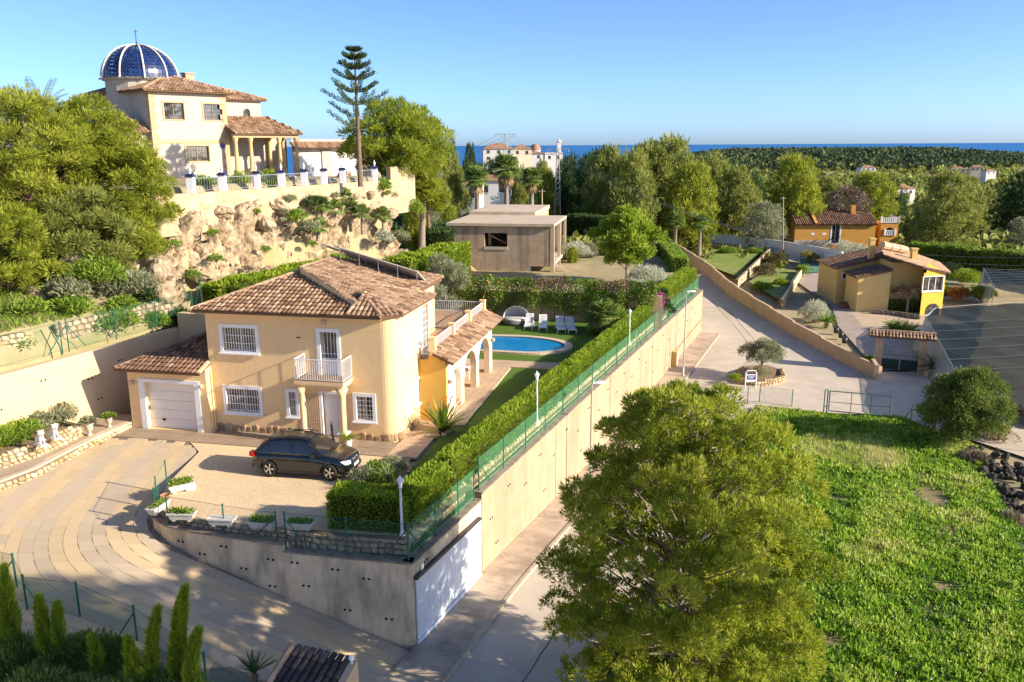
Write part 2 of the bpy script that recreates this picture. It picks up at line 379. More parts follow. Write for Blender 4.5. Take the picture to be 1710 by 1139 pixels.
# ---------------------------------------------------------------- roof tiles
TILE = tintmat('roof_tiles',[(.13,.075,.045),(.31,.195,.12),(.50,.35,.225)],.85,0,.75,.2,4.)
TILEJ = tintmat('roof_tiles_joined',[(.13,.075,.045),(.31,.195,.12),(.50,.35,.225)],.85,0,0,.2,4.)
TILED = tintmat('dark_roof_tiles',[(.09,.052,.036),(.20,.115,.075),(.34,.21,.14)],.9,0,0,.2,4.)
TBASE = mat('tile_bed',(.20,.11,.07),(.12,.07,.05),5,.95)
def tile_geo(w=.23, L=.44, seg=5):
    vs=[];k=seg+1
    for (y,sc,z) in ((0,1.,.035),(L,.82,0.)):
        for i in range(k):
            a=math.pi*i/seg; vs.append((-math.cos(a)*w/2*sc, y, math.sin(a)*w*.42*sc+z))
    fs=[(i,i+1,k+i+1,k+i) for i in range(seg)]+[tuple(reversed(range(k)))]
    return [Vector(v) for v in vs], [tuple(reversed(f)) for f in fs]
TILE_ME=None
def tile_roof(parent, poly, down, indiv=0, pitch=.245, course=.37, name='roof', bed=True, th=.12, m=None, seed=3, ridge=None):
    """barrel tiles over one sloping plane; poly = planar 3-D polygon, down = 3-D vector pointing down the slope"""
    global TILE_ME
    rg=random.Random(seed); P=[Vector(p) for p in poly]; nr=(P[1]-P[0]).cross(P[2]-P[0]).normalized()
    if nr.z<0: nr=-nr
    dn=Vector(down); dn=(dn-nr*dn.dot(nr)).normalized(); ac=nr.cross(dn)*-1; o=P[0]
    q=[((p-o).dot(ac),-(p-o).dot(dn)) for p in P]; up=-dn
    slab=None
    if bed:
        mb=MB(); mb.slab(P,th); slab=mb.build('roof_bed',TBASE,parent)
    vs,fs=tile_geo(pitch*.95,course*1.22)
    if TILE_ME is None:
        t=MB(); t.add(vs,fs); TILE_ME=t.mesh('tile',TILE)
    amin=min(x for x,_ in q); amax=max(x for x,_ in q); joined=MB(); cnt=0; a=amin+pitch*.5
    B=Matrix((( ac.x,up.x,nr.x,0),(ac.y,up.y,nr.y,0),(ac.z,up.z,nr.z,0),(0,0,0,1)))
    cells=[]
    while a<amax:
        xs=[]
        for i in range(len(q)):
            (x0,y0),(x1,y1)=q[i],q[(i+1)%len(q)]
            if (x0-a)*(x1-a)<0: xs.append(y0+(y1-y0)*(a-x0)/(x1-x0))
        xs.sort()
        for i in range(0,len(xs)-1,2):
            b=xs[i]-.04
            while b<xs[i+1]-.1: cells.append((a,b)); b+=course
        a+=pitch
    for (a,b) in cells:
        p=o+ac*a+up*b+nr*.01; M=Matrix.Translation(p)@B@Matrix.Rotation(rg.gauss(0,.02),4,'Z')
        if cnt<indiv:
            t=bpy.data.objects.new('tile',TILE_ME); link(t,parent); t.matrix_local=M; cnt+=1
        else:
            joined.add([M@v for v in vs],fs,min(1,max(0,rg.gauss(.5,.24))))
    if joined.f: stuff(joined.build('tile_field' if name=='roof' else name,m or TILEJ,parent))
    return slab
def ridge(parent, a, b, r=.13, step=.4, m=None, name='ridge_tiles', seed=1):
    a=Vector(a);b=Vector(b);n=max(1,int((b-a).length/step));mb=MB();rg=random.Random(seed)
    for i in range(n):
        p=a.lerp(b,i/n);q=a.lerp(b,(i+1.12)/n); mb.tube([p,q],[r*1.05,r*.9],8,min(1,max(0,rg.gauss(.75,.15))))
    return mb.build(name,m or TILEJ,parent)
# ================================================================ the lie of the land
WS=.413
def xw(y): return -3.63+(y-27.1)*WS          # long retaining wall above the street
def xl(y): return -23.6+(y-36.9)*.4286       # retaining wall at the foot of the left hill
FRONT=[(-14.95,44.),(-14.95,36.),(-14.92,33.2),(-14.75,31.6),(-14.3,30.45),(-13.5,29.75),(-12.2,29.2),(-10.5,28.7),(-8.5,28.1),(-6.,27.55),(-3.63,27.1)]
def yfront(x):
    if x<-14.95: return 60.
    for (x0,y0),(x1,y1) in zip(FRONT[1:],FRONT[2:]):
        if x0<=x<=x1 and x1>x0: return y0+(y1-y0)*(x-x0)/(x1-x0)
    return 27.1
def sp(t): return math.log1p(math.exp(min(30,t*1.2)))/1.2
def zdrive(x,y): return max(-4.1,-.1*sp(37-y)-.29*sp(x+14.2)*sstep((33-y)/4.))
def zstreet(x,y): return -4.0-.8*sstep((y-28)/20.)
def zfar(x,y):
    """far country: low valley to the right, village spur to the left, headland behind"""
    a=x/max(y,1.)
    left=sstep((.22-a)/.25)
    z=-6-10*sstep((y-140)/300.)+left*(13*sstep((y-120)/200.)-4)*sstep((900-y)/500.)
    hd=sstep((y-750)/420.)*sstep((1900-y)/350.)*sstep((a-.16)/.1)*(1-.75*sstep((a-.50)/.12))
    z+=hd*(14+4*fbm(x,y,.002,2.))
    z-=70*sstep((y-1850)/400.)+60*sstep((a-.60)/.05)*sstep((y-1100)/400.)+60*sstep((.13-a)/.1)*sstep((y-600)/300.)
    return z
def dwall(y): return max(2.0,min(4.3,4.0-1.8*(y-52.5)/20.))
def xh(y): return xl(min(y,72.))-.3*max(0.,y-72.)
def Hf(x,y):
    d=(xh(y)-x)*.919
    p=1.1*sstep((y-67)/3.)-.15
    if y<84: t=sstep((x-(xw(y)-1.7))/1.0)
    else: t=sstep((x-(18.2+(y-84)*.035))/1.2)
    low=zstreet(x,y)-.15 if y<84 else -4.95
    z=p*(1-t)+low*t
    if y<33 and x<xw(27.1)+1.: 
        f=sstep((yfront(x)+1.3-y)/.8) if x>-14.95 else 1.
        z=z*(1-f)+(zdrive(x,y)-.12)*f if x>-16.5 else zdrive(x,y)-.12
    elif x<-14 and y<44: 
        z=min(z,zdrive(x,y)-.12)
    if d>-7:
        k=sstep((y-46)/6.)
        hA=3.75+.35*max(0,d)+.9*sstep((d-1.3)/.4)
        hA=min(hA,11.7)
        dn=d*4.3/dwall(y); hB=4.0+5.9*sstep((dn-.9)/3.0)+1.6*sstep((dn-4.7)/.5)
        if y>72: hB=hB*(1-sstep((y-72)/14.))+sstep((y-72)/14.)*(2.+6.5*sstep((d-2)/12.))
        h=hA*(1-k)+hB*k
        if d<0:
            e=sstep((y-50)/6.)
            h = h*(1-sstep(-d/5.5)) if e>0 else -9
            if y<56: h = -9 if d<.8 else h
        if d>.8 or y>=56: z=max(z,h)
    if y>105:
        f=sstep((y-105)/60.); z=z*(1-f)+zfar(x,y)*f
    return z
def axis(segs):
    out=[]
    for a,b,s in segs:
        v=a
        while v<b-1e-6: out.append(v); v+=s
    out.append(segs[-1][1]); return out
SOIL = mat('soil_and_scrub',(.44,.34,.21),(.28,.25,.12),.35,.95,.5,3.,c3=(.17,.18,.07),s3=.06,amt=.75,world=True)
xs=axis([(-1500,-400,60),(-400,-100,15),(-100,-36,3),(-36,40,.7),(40,90,2),(90,300,8),(300,1600,25)])
ys=axis([(-1500,-100,100),(-100,-40,15),(-40,12,4),(12,92,.7),(92,150,2),(150,400,8),(400,2400,25)])
V=np.zeros((len(ys),len(xs),3),np.float32)
for j,y in enumerate(ys):
    for i,x in enumerate(xs):
        z=Hf(x,y)
        if y>150: z+=1.5*fbm(x,y,.02,5.)
        dh_=(xh(y)-x)*.919
        if 47.9<y<79.4 and .3<dh_*4.3/dwall(y)<4.35: z-=2.6
        V[j,i]=(x,y,z)
nx=len(xs); ii=np.arange(len(ys)-1)[:,None]*nx+np.arange(nx-1)[None,:]
F=np.stack([ii,ii+1,ii+nx+1,ii+nx],-1).reshape(-1,4)
struct(link(bpy.data.objects.new('ground',npmesh('ground',V.reshape(-1,3),F,None,SOIL,True))))
# sea
SEA = mat('sea_water',(.02,.15,.40),(.018,.13,.36),.002,.5,0,spec=.12,world=True)
mb=MB(); mb.add([(-90000,500,-52),(90000,500,-52),(90000,120000,-52),(-90000,120000,-52)],[(0,1,2,3)]); struct(mb.build('sea',SEA))
# ---------------------------------------------------------------- paved and planted sheets
def surf(name, poly, zf, cell, m, off=0., bm_only=False):
    bm=bmesh.new(); f=bm.faces.new([bm.verts.new((p[0],p[1],0)) for p in poly])
    x0=min(p[0] for p in poly);x1=max(p[0] for p in poly);y0=min(p[1] for p in poly);y1=max(p[1] for p in poly)
    v=math.ceil(x0/cell)*cell
    while v<x1:
        bmesh.ops.bisect_plane(bm,geom=bm.verts[:]+bm.edges[:]+bm.faces[:],plane_co=(v,0,0),plane_no=(1,0,0)); v+=cell
    v=math.ceil(y0/cell)*cell
    while v<y1:
        bmesh.ops.bisect_plane(bm,geom=bm.verts[:]+bm.edges[:]+bm.faces[:],plane_co=(0,v,0),plane_no=(0,1,0)); v+=cell
    for q in bm.verts: q.co.z=zf(q.co.x,q.co.y)+off
    bmesh.ops.recalc_face_normals(bm,faces=bm.faces[:])
    if sum(f.normal.z for f in bm.faces)<0: bmesh.ops.reverse_faces(bm,faces=bm.faces[:])
    me=bpy.data.meshes.new(name); bm.to_mesh(me); bm.free(); me.materials.append(m); return link(bpy.data.objects.new(name,me))
CONC = mat('street_concrete',(.58,.50,.40),(.50,.42,.33),.7,.9,.25,30.,c3=(.30,.24,.18),s3=.16,amt=.5,world=True)
PAVE = mat('pavement_concrete',(.52,.42,.31),(.42,.33,.24),1.5,.9,.25,25.,c3=(.16,.12,.09),s3=.5,amt=.7,world=True)
GRAV = mat('yard_gravel',(.76,.58,.36),(.62,.46,.27),5.,.95,.9,16.,c3=(.54,.40,.24),s3=.35,amt=.5,world=True)
LAWN = mat('lawn_turf',(.11,.20,.018),(.06,.125,.011),9.,.9,.8,60.,c3=(.11,.16,.02),s3=.5,amt=.6,world=True)
EARTH = mat('bed_earth',(.30,.21,.13),(.18,.125,.08),4.,.95,.7,12.,world=True)
B=(xw(82.6),82.6)
def P2(u,v,z): q=G(u,v,z); return (q.x,q.y)
ROADR=[P2(1182,462,-4.8),P2(1215,491,-4.8),P2(1250,514,-4.8),P2(1320,557,-4.8),P2(1400,602,-4.8),P2(1462,632,-4.8)]
GATEL=P2(1466,620,-4.8); GATER=P2(1535,622,-4.8)
poly=[(-6.5,21.),(-3.85,26.6),(-3.4,26.9),B,(20.6,108.),(26.,128.),(31.,128.)]+ROADR+[GATEL,GATER,P2(1560,640,-4.8),P2(1620,668,-4.8),P2(1760,712,-4.8),P2(1760,780,-4.8),P2(1640,740,-4.8),P2(1562,717,-4.8),P2(1500,694,-4.8),P2(1390,690,-4.8),P2(1262,676,-4.8),(15.2,54.),(3.4,26.),(1.0,18.)]
struct(surf('street',poly,zstreet,3.,CONC))
# expansion joints and patched strips on the street
JT=plain('joint_sealant',(.09,.075,.06),.9)
def strip(name,pts,w,zf,m,off=.004,wob=0.):
    mb=MB(); L=[]; 
    fine=[]
    for (a,b) in zip(pts,pts[1:]):
        n=max(1,int((Vector(b)-Vector(a)).length/.7))
        for i in range(n): fine.append(Vector(a).lerp(Vector(b),i/n))
    fine.append(Vector(pts[-1]))
    for i,p in enumerate(fine):
        d=(fine[min(i+1,len(fine)-1)]-fine[max(i-1,0)]).normalized(); s=Vector((-d.y,d.x)); q=p+s*R(-wob,wob); L.append((q+s*w/2,q-s*w/2))
    vs=[]
    for a,b in L: vs += [(a.x,a.y,zf(a.x,a.y)+off),(b.x,b.y,zf(b.x,b.y)+off)]
    mb.add(vs,[(2*i,2*i+1,2*i+3,2*i+2) for i in range(len(L)-1)]); return mb.build(name,m)
st=bpy.data.objects['street']
for pts in ([(-1.,22.),(3.2,32.),(8.,43.),(12.,53.)],[(-2.6,24.4),(2.6,23.2)],[(1.2,33.),(5.4,30.6)],[P2(1210,510,-4.8),P2(1270,580,-4.8),P2(1215,640,-4.8)],[P2(1190,505,-4.8),P2(1228,545,-4.8),P2(1262,590,-4.8)]):
    o=strip('street_joint',pts,.045,zstreet,JT,.006,.03); o.parent=st
WHITEP=mat('road_paint',(.75,.72,.66),(.5,.46,.4),8,.8,world=True)
for a,b in (((1385,609),(1410,611)),((1405,642),(1420,652))):
    o=strip('road_marking',[P2(*a,-4.8),P2(*b,-4.8)],.12,zstreet,WHITEP,.008); o.parent=st
# pavement with kerb along the retaining wall
def along(t,off): # point t metres along the wall from its corner, off metres towards the street
    d=Vector((WS,1.)).normalized(); s=Vector((d.y,-d.x)); p=Vector((-3.63,27.1))+d*t+s*off; return (p.x,p.y)
WL=(Vector(B)-Vector((-3.63,27.1))).length
mb=MB(); k=90; 
for i in range(k):
    t0=-1.5+i*(WL+1.5)/k; t1=-1.5+(i+.985)*(WL+1.5)/k
    a,b,c,d=along(t0,.02),along(t1,.02),along(t1,1.75),along(t0,1.75)
    za=zstreet(*a)+.13; zb=zstreet(*b)+.13; lo=.3
    mb.add([(*a,za),(*d,za),(*c,zb),(*b,zb),(*a,za-lo),(*d,za-lo),(*c,zb-lo),(*b,zb-lo)],[(0,1,2,3),(4,7,6,5),(1,5,6,2),(0,4,5,1),(2,6,7,3)])
pv=struct(mb.build('pavement',PAVE))
KERB=mat('kerb_stone',(.47,.39,.30),(.36,.29,.22),3,.9,world=True); ks=[]
for i in range(60):
    t0=-1.5+i*(WL+1.5)/60; t1=-1.5+(i+.985)*(WL+1.5)/60; mb=MB()
    a,b,c,d=along(t0,1.76),along(t1,1.76),along(t1,1.92),along(t0,1.92); za=zstreet(*a)+.14; zb=zstreet(*b)+.14
    mb.add([(*a,za),(*d,za),(*c,zb),(*b,zb),(*a,za-.3),(*d,za-.3),(*c,zb-.3),(*b,zb-.3)],[(0,1,2,3),(4,7,6,5),(1,5,6,2),(0,4,5,1),(2,6,7,3),(3,7,4,0)]); mb.build('kerb',KERB,pv)
# villa frame
VF=Fr(-15.1,40.0,-12.0)
def vp(a,b): q=VF(a,b); return (q.x,q.y)
fr_in=[(-14.75,33.2),(-14.5,31.7),(-14.05,30.7),(-13.3,30.05),(-12.1,29.45),(-10.45,28.95),(-8.5,28.5),(-6.,27.95),(-3.7,27.5)]
gy=[(-14.8,36.9)]+fr_in+[(-2.6,30.4),vp(12.0,-4.6),vp(11.0,-1.9),vp(-.2,-1.9)]
struct(surf('gravel_yard',gy,lambda x,y:0.+min(0,.0),2.,GRAV))
# lawn and earth strip down to the wall
hl=lambda y,o: (xw(y)+o,y)
lawn=[hl(31.2,-2.2),hl(66.5,-1.5),(-3.,67.2),vp(8.7,24.5),vp(8.7,14.4),vp(12.3,14.4),vp(12.25,3.2),vp(11.6,2.9),vp(11.5,-3.6)]
struct(surf('lawn',lawn,lambda x,y:.012,2.,LAWN))
mb=MB()
bed=[hl(28.2,-.35),hl(84.,-.35),hl(84.,-4.),hl(66.5,-4.),hl(66.,-2.4),hl(30.5,-2.4),(-4.5,28.9)]
struct(surf('hedge_bed',bed,lambda x,y:-.02+1.1*sstep((y-67)/3.),2.,EARTH))
# ================================================================ retaining walls, driveway, fences
RWALL = mat('cream_render',(.42,.315,.205),(.365,.265,.165),1.2,.92,.25,18.,c3=(.25,.175,.11),s3=.6,amt=.6,streak=(1,1,.16))
OLDW = mat('stained_render',(.86,.67,.44),(.75,.565,.36),1.5,.92,.3,18.,c3=(.10,.085,.07),s3=.55,amt=.8,streak=(1.,1.,.3))
LWALL = mat('left_render',(.60,.455,.29),(.54,.405,.25),1.,.92,.2,18.)
CAP = mat('coping_concrete',(.34,.28,.21),(.20,.16,.12),2.5,.95,.4)
DARK = plain('dark_hole',(.012,.011,.010),.9,spec=.1)
HOLE=MB().lathe([(.0,.02),(.045,.02),(.045,-.03)],10).mesh('weep_hole',DARK)
def wall_path(name, pts, ztop, zbot, th, m, left=True):
    """solid wall following plan points; ztop / zbot may be lists; thickness to the left of travel"""
    n=len(pts); P=[Vector(p) for p in pts]; zt=ztop if hasattr(ztop,'__len__') else [ztop]*n; zb=zbot if hasattr(zbot,'__len__') else [zbot]*n
    mb=MB(); ring=[]
    for i,p in enumerate(P):
        d=(P[min(i+1,n-1)]-P[max(i-1,0)]).normalized(); s=Vector((-d.y,d.x))*(1 if left else -1); q=p+s*th
        ring.append([(p.x,p.y,zb[i]),(p.x,p.y,zt[i]),(q.x,q.y,zt[i]),(q.x,q.y,zb[i])])
    for i in range(n-1):
        a=ring[i]; b=ring[i+1]; vs=a+b
        fs=[(0,1,5,4),(1,2,6,5),(2,3,7,6)]
        if i==0: fs.append((3,2,1,0))
        if i==n-2: fs.append((4,5,6,7))
        if left: fs=[tuple(reversed(f)) for f in fs]
        mb.add(vs,fs)
    bm=bmesh.new(); me=mb.mesh(name,m); bm.from_mesh(me); bmesh.ops.remove_doubles(bm,verts=bm.verts[:],dist=1e-4); bmesh.ops.recalc_face_normals(bm,faces=bm.faces[:]); bm.to_mesh(me); bm.free()
    return link(bpy.data.objects.new(name,me))
def holes(parent, pts2, zt):
    for (p,s,z) in pts2:
        for dx in (-.11,.11):
            d=Vector((-s[1],s[0],0)); M=Vector((s[0],s[1],0)).to_track_quat('Z','Y').to_euler()
            inst('weep_hole',HOLE,parent,(p[0]+d.x*dx+s[0]*.004,p[1]+d.y*dx+s[1]*.004,z),M,1)
# long wall above the street: panels between expansion joints
dW=Vector((WS,1.)).normalized(); sW=(dW.y,-dW.x)
seg=[0,6.0,15.5,26.,38.,47.,WL]
root=empty('retaining_wall',(0,0,0))
for i,(a,b) in enumerate(zip(seg,seg[1:])):
    pts=[along(a+(.02 if i else 0),0),along(b-.02,0)]
    zt=[-.62,-.62] if i==0 else [-.36,-.36]
    o=wall_path('panel',pts,zt,[zstreet(*pts[0])-.4,zstreet(*pts[1])-.4],.35,OLDW if i==0 else RWALL); o.parent=root
    pts=[along(a-.0,-.0),along(b,-.0)]
    mb=MB(); z0=zt[0]; q=[along(a+.01,.05),along(b-.01,.05),along(b-.01,-.40),along(a+.01,-.40)]
    mb.prism(q,z0+.002,z0+.07); mb.build('coping',CAP,root)
for t in seg[1:-1]:
    mb=MB(); a=along(t-.02,.012); b=along(t+.02,.012); mb.bar((*along(t,-.01),-5),(*along(t,-.01),-.45),.04); mb.build('expansion_joint',DARK,root)
hp=[]
for i in range(26):
    t=7+i*2.05; p=along(t,0); hp.append((p,sW,-1.15 if i%2 else -1.9))
    if i%3==0: hp.append((along(t+.6,0),sW,-3.3))
holes(root,hp,0)
hp=[(along(1.,0),sW,-.95)]
holes(root,hp,0)
o=wall_path('return_wall',[B,(16.5,88.),(16.,92.)],[-.36,.4,.4],-5.2,.35,RWALL); o.parent=root
# pipe at the foot of the far panel and a utility box
mb=MB(); mb.tube([(*along(46.5,.06),-3.6),(*along(WL-.2,.06),-3.3)],.035,6); mb.build('drain_pipe',plain('rust_pipe',(.36,.18,.09),.7),root)
tag(root,'long cream rendered retaining wall with weep holes above the street','wall')
mb=MB(); p=along(45.7,.25); M=Matrix.Translation((*p,zstreet(*p)+.1))@Matrix.Rotation(math.atan2(1,WS),4,'Z')
mb.box(-.3,.3,-.2,.2,0,1.35,0,M); bx=mb.build('utility_cabinet',mat('ochre_render',(.62,.42,.16),(.55,.36,.13),2,.9)); 
mb=MB(); mb.box(-.22,.22,-.225,-.204,.2,1.2,0,M); mb.build('cabinet_door',plain('white_enamel',(.75,.74,.70),.5),bx)
tag(bx,'ochre rendered utility cabinet against the long retaining wall','cabinet')
# front wall, curved round the yard
root=empty('front_wall',(0,0,0))
fp=FRONT[2:9]; o=wall_path('curved_panel',fp,-.36,[zdrive(x,y)-.4 for x,y in fp],.35,OLDW); o.parent=root
fp2=[(-8.5,28.1),(-6.,27.55),(-3.63,27.1)]; o=wall_path('straight_panel',fp2,-.62,[zdrive(x,y-.1)-.5 for x,y in fp2[:2]]+[-4.5],.35,OLDW); o.parent=root
mb=MB()
for a,b in zip(fp,fp[1:]):
    d=(Vector(b)-Vector(a)).normalized(); s=Vector((-d.y,d.x)); mb.prism([Vector(a)-s*.05,Vector(b)-s*.05,Vector(b)+s*.4,Vector(a)+s*.4],-.358,-.29)
mb.build('coping',CAP,root); mb=MB()
for a,b in zip(fp2,fp2[1:]):
    d=(Vector(b)-Vector(a)).normalized(); s=Vector((-d.y,d.x)); mb.prism([Vector(a)-s*.05,Vector(b)-s*.05,Vector(b)+s*.4,Vector(a)+s*.4],-.618,-.55)
mb.build('coping',CAP,root)
def pathpt(path,t):
    acc=0
    for a,b in zip(path,path[1:]):
        a=Vector(a);b=Vector(b);l=(b-a).length
        if t<=acc+l: d=(b-a)/l; return a+d*(t-acc),d
        acc+=l
    d=(Vector(path[-1])-Vector(path[-2])).normalized(); return Vector(path[-1]),d
full=fp+fp2[1:]; hp=[]
for t,z in ((4.6,-.85),(6.6,-.75),(4.0,-1.45),(5.6,-1.2),(7.4,-1.55),(8.6,-1.0),(9.6,-1.0),(10.0,-1.9),(11.2,-1.1),(12.4,-1.35),(11.6,-2.7),(8.6,-2.1),(13.2,-2.9)):
    p,d=pathpt(full,t); hp.append(((p.x,p.y),(d.y,-d.x),z))
holes(root,hp,0)
tag(root,'water-stained curved retaining wall in front of the gravel yard','wall')
# white sheet-metal gate set in the wall
GATEW=mat('white_sheet_metal',(.72,.75,.80),(.66,.69,.75),3,.45,0,spec=.5)
root=empty('sheet_metal_gate',(*along(0,0),-3.9))
off=Vector((*along(0,0),-3.9))
for i in range(6):
    t0=.12+i*.90; t1=t0+.885; mb=MB(); a=along(t0,.10);b=along(t1,.10);c=along(t1,.04);d=along(t0,.04)
    def zg(p,h): return zstreet(*p)+h
    vs=[(*a,zg(a,.34)),(*b,zg(b,.34)),(*b,zg(b,2.75)),(*a,zg(a,2.75)),(*d,zg(d,.34)),(*c,zg(c,.34)),(*c,zg(c,2.75)),(*d,zg(d,2.75))]
    mb.add([Vector(v)-off for v in vs],[(0,1,2,3),(5,4,7,6),(1,5,6,2),(4,0,3,7),(3,2,6,7),(4,5,1,0)]); mb.build('panel',GATEW,root)
mb=MB(); a=Vector((*along(.05,.10),0));b=Vector((*along(5.6,.10),0))
for h,w_ in ((.25,.16),):
    mb.bar(a+Vector((0,0,zstreet(a.x,a.y)+h))-off,b+Vector((0,0,zstreet(b.x,b.y)+h))-off,.10,.16)
mb.build('bottom_rail',GATEW,root)
mb=MB(); mb.bar(a+Vector((0,0,zstreet(a.x,a.y)+2.83))-off,b+Vector((0,0,zstreet(b.x,b.y)+2.83))-off,.16,.12); mb.build('track_box',plain('dark_steel',(.05,.05,.055),.5,.3),root)
tag(root,'white sheet-metal gate set low in the stained wall beside the street','gate')
mb=MB(); p=along(.55,.03); mb.bar((p[0],p[1],-1.05),(p[0]+.22*dW.x,p[1]+.22*dW.y,-1.05),.03,.34)
tag(mb.build('wall_notice',plain('notice_white',(.7,.7,.72),.6)),'small white notice fixed to the wall above the metal gate','sign')
# left retaining wall
lp=[(xl(26.),26.),(xl(36.9),36.9),(xl(47.4),47.4),(xl(52.),52.)]
root=empty('side_wall',(0,0,0)); o=wall_path('panel',lp,[3.5,3.8,3.82,3.9],-1.,.4,LWALL); o.parent=root
sL=Vector((1.,-.4286)).normalized(); hp=[((xl(y),y),(sL.x,sL.y),z) for y,z in ((36.6,2.2),(38.8,3.0),(39.6,1.6),(41.2,2.4),(41.6,1.2),(43.,2.9),(44.4,1.9),(44.6,2.9))]
holes(root,hp,0); mb=MB(); mb.prism([(xl(46.9)+.02,46.9),(xl(46.9)+2.2,46.2),(xl(46.9)+2.35,46.6),(xl(46.9)+.2,47.3)],3.0,4.7); mb.build('return_wall',LWALL,root)
tag(root,'tall plain cream retaining wall behind the garage','wall')
# ---------------------------------------------------------------- rubble masonry, stone by stone
STONE = tintmat('rubble_stone',[(.38,.26,.13),(.58,.42,.24),(.72,.58,.38)],.9,0,.9,.2,5.)
STONEG = tintmat('grey_rubble_stone',[(.26,.20,.14),(.40,.32,.23),(.52,.43,.32)],.9,0,.9,.2,5.)
MORT = mat('mortar',(.22,.16,.10),(.13,.095,.06),6,.95)
STONES=[]
for k in range(6):
    bm=bmesh.new(); bmesh.ops.create_icosphere(bm,subdivisions=1,radius=.5); rg=np.random.default_rng(50+k)
    for v in bm.verts:
        c=v.co; v.co=Vector([math.copysign(abs(q*2)**.55*.5,q) for q in c])*float(.9+.2*rg.random())
    me=bpy.data.meshes.new('stone'); bm.to_mesh(me); bm.free(); me.materials.append(STONE); me.attributes.new('tint','FLOAT','FACE'); STONES.append(me)
STONESG=[]
for me in STONES:
    c=me.copy(); c.materials.clear(); c.materials.append(STONEG); STONESG.append(c)
def stone_wall(name, pts, zb, h, th, label, size=.32, grey=False, maxn=290, parent=None, cat='wall', top=True):
    """rubble wall: recessed mortar core and individual stones on its visible face (right of travel)"""
    root=empty(name,(0,0,0)) if parent is None else parent; path=[Vector(p) for p in pts]
    zbl=zb if hasattr(zb,'__len__') else [zb]*len(pts); hl_=h if hasattr(h,'__len__') else [h]*len(pts)
    core=wall_path('mortar_core',pts,[a+b-.03 for a,b in zip(zbl,hl_)],[a-.2 for a in zbl],th,MORT); core.parent=root
    tot=sum((b-a).length for a,b in zip(path,path[1:])); rg=random.Random(len(pts)+int(tot*10)); rest=MB(); n=0
    S=STONESG if grey else STONES; acc=0; row=0; zrel=0.
    hm=max(hl_)
    while zrel<hm-.05:
        rh=size*.72*rg.uniform(.8,1.25); t=rg.uniform(-.2,0)*size
        while t<tot:
            w_=size*rg.uniform(.7,1.45); tc=min(max(t+w_/2,0),tot); p,d=pathpt([tuple(q) for q in path],tc)
            f=tc/tot*(len(pts)-1); i=min(len(pts)-2,int(f)); zb_=zbl[i]+(zbl[i+1]-zbl[i])*(f-i); hh=hl_[i]+(hl_[i+1]-hl_[i])*(f-i)
            if zrel+rh*.5<hh:
                s=Vector((d.y,-d.x)); loc=(p.x-s.x*.05,p.y-s.y*.05,zb_+zrel+rh/2+rg.uniform(-.02,.02)); rot=(rg.uniform(-.12,.12),rg.uniform(-.25,.25),math.atan2(d.y,d.x)+rg.uniform(-.1,.1)); sc=(w_*.97,.24,rh*.97)
                if n<maxn: inst('stone',rg.choice(S),root,loc,rot,sc); n+=1
                else:
                    me=rg.choice(S); M=Matrix.LocRotScale(Vector(loc),__import__('mathutils').Euler(rot),Vector(sc)); rest.add([M@v.co for v in me.vertices],[tuple(q.vertices) for q in me.polygons],rg.random()*.9)
            t+=w_
        zrel+=rh
    if rest.f: stuff(rest.build('stone_field',STONEG if grey else STONE,root))
    if label: tag(root,label,cat)
    return root
# rubble course between the front wall and the yard
fi=[(x,y) for x,y in fr_in]
stone_wall('rubble_course',[(-14.45,31.2),(-13.95,30.55),(-13.2,29.95),(-12.0,29.45),(-10.4,28.98),(-8.6,28.6)],-.3,.34,.2,'low rubble course under the fence along the curved wall',.26,True)
stone_wall('rubble_course',[(-8.45,28.55),(-6.,28.0),(-3.95,27.75)],-.58,.66,.25,'rubble course under the dark hedge and white lamp post',.30,True)
stone_wall('rubble_course',[along(.7,-.75),along(5.9,-.75)],-.55,.6,.25,'short rubble course above the metal gate',.28,False)
stone_wall('rubble_course',[along(6.1,-.55),along(25.,-.55),along(45,-.55)],-.32,.42,.2,'long rubble course under the green fence above the street',.33,False)
# left side: raised bed, walkway and its low rubble edge
low=[P2(-60,838,-.6),P2(0,818,-.3),P2(60,792,-.1),P2(120,762,0),P2(180,733,0),P2(221,713,0)]
zl=[zdrive(*p) for p in low]
stone_wall('walkway_edge',low,[z-.02 for z in zl],[.42,.42,.42,.40,.34,.24],.3,'low rubble edge of the raised walkway beside the driveway',.24)
WALK=mat('walkway_paving',(.44,.35,.26),(.36,.28,.20),2.,.9,.2,20.,c3=(.27,.21,.15),s3=.5,world=True)
inn=[(xl(41.9)+.1,41.9),(xl(38.)+.1,38.),(xl(34.)+.1,34.),(xl(29.)+.1,29.)]
o=surf('walkway',[(p[0]-.12,p[1]+.05) for p in low]+[vp(-4.45,.6)]+inn,lambda x,y:.30-.02*max(0,36-y)*1.6,1.5,WALK); struct(o)
KP=mat('walkway_coping',(.62,.50,.36),(.52,.41,.29),3,.9)
mb=MB()
for i,(a,b) in enumerate(zip(low,low[1:])):
    d=(Vector(b)-Vector(a)).normalized(); s=Vector((-d.y,d.x)); A=Vector(a);Bv=Vector(b); h=[.42,.42,.42,.40,.34,.24]
    za=zl[i]+h[i]; zb_=zl[i+1]+h[i+1]; q=[(A-s*.06,za),(Bv-s*.06,zb_),(Bv+s*.32,zb_),(A+s*.32,za)]
    mb.add([(p.x,p.y,z+.06) for p,z in q]+[(p.x,p.y,z-.02) for p,z in q],[(0,1,2,3),(1,0,4,5),(3,2,6,7),(0,3,7,4),(2,1,5,6)])
mb.build('coping',KP,bpy.data.objects['walkway_edge'])
bedf=[P2(-60,812,.1),P2(0,787,.15),P2(66,763,.25),P2(137,730,.3)]
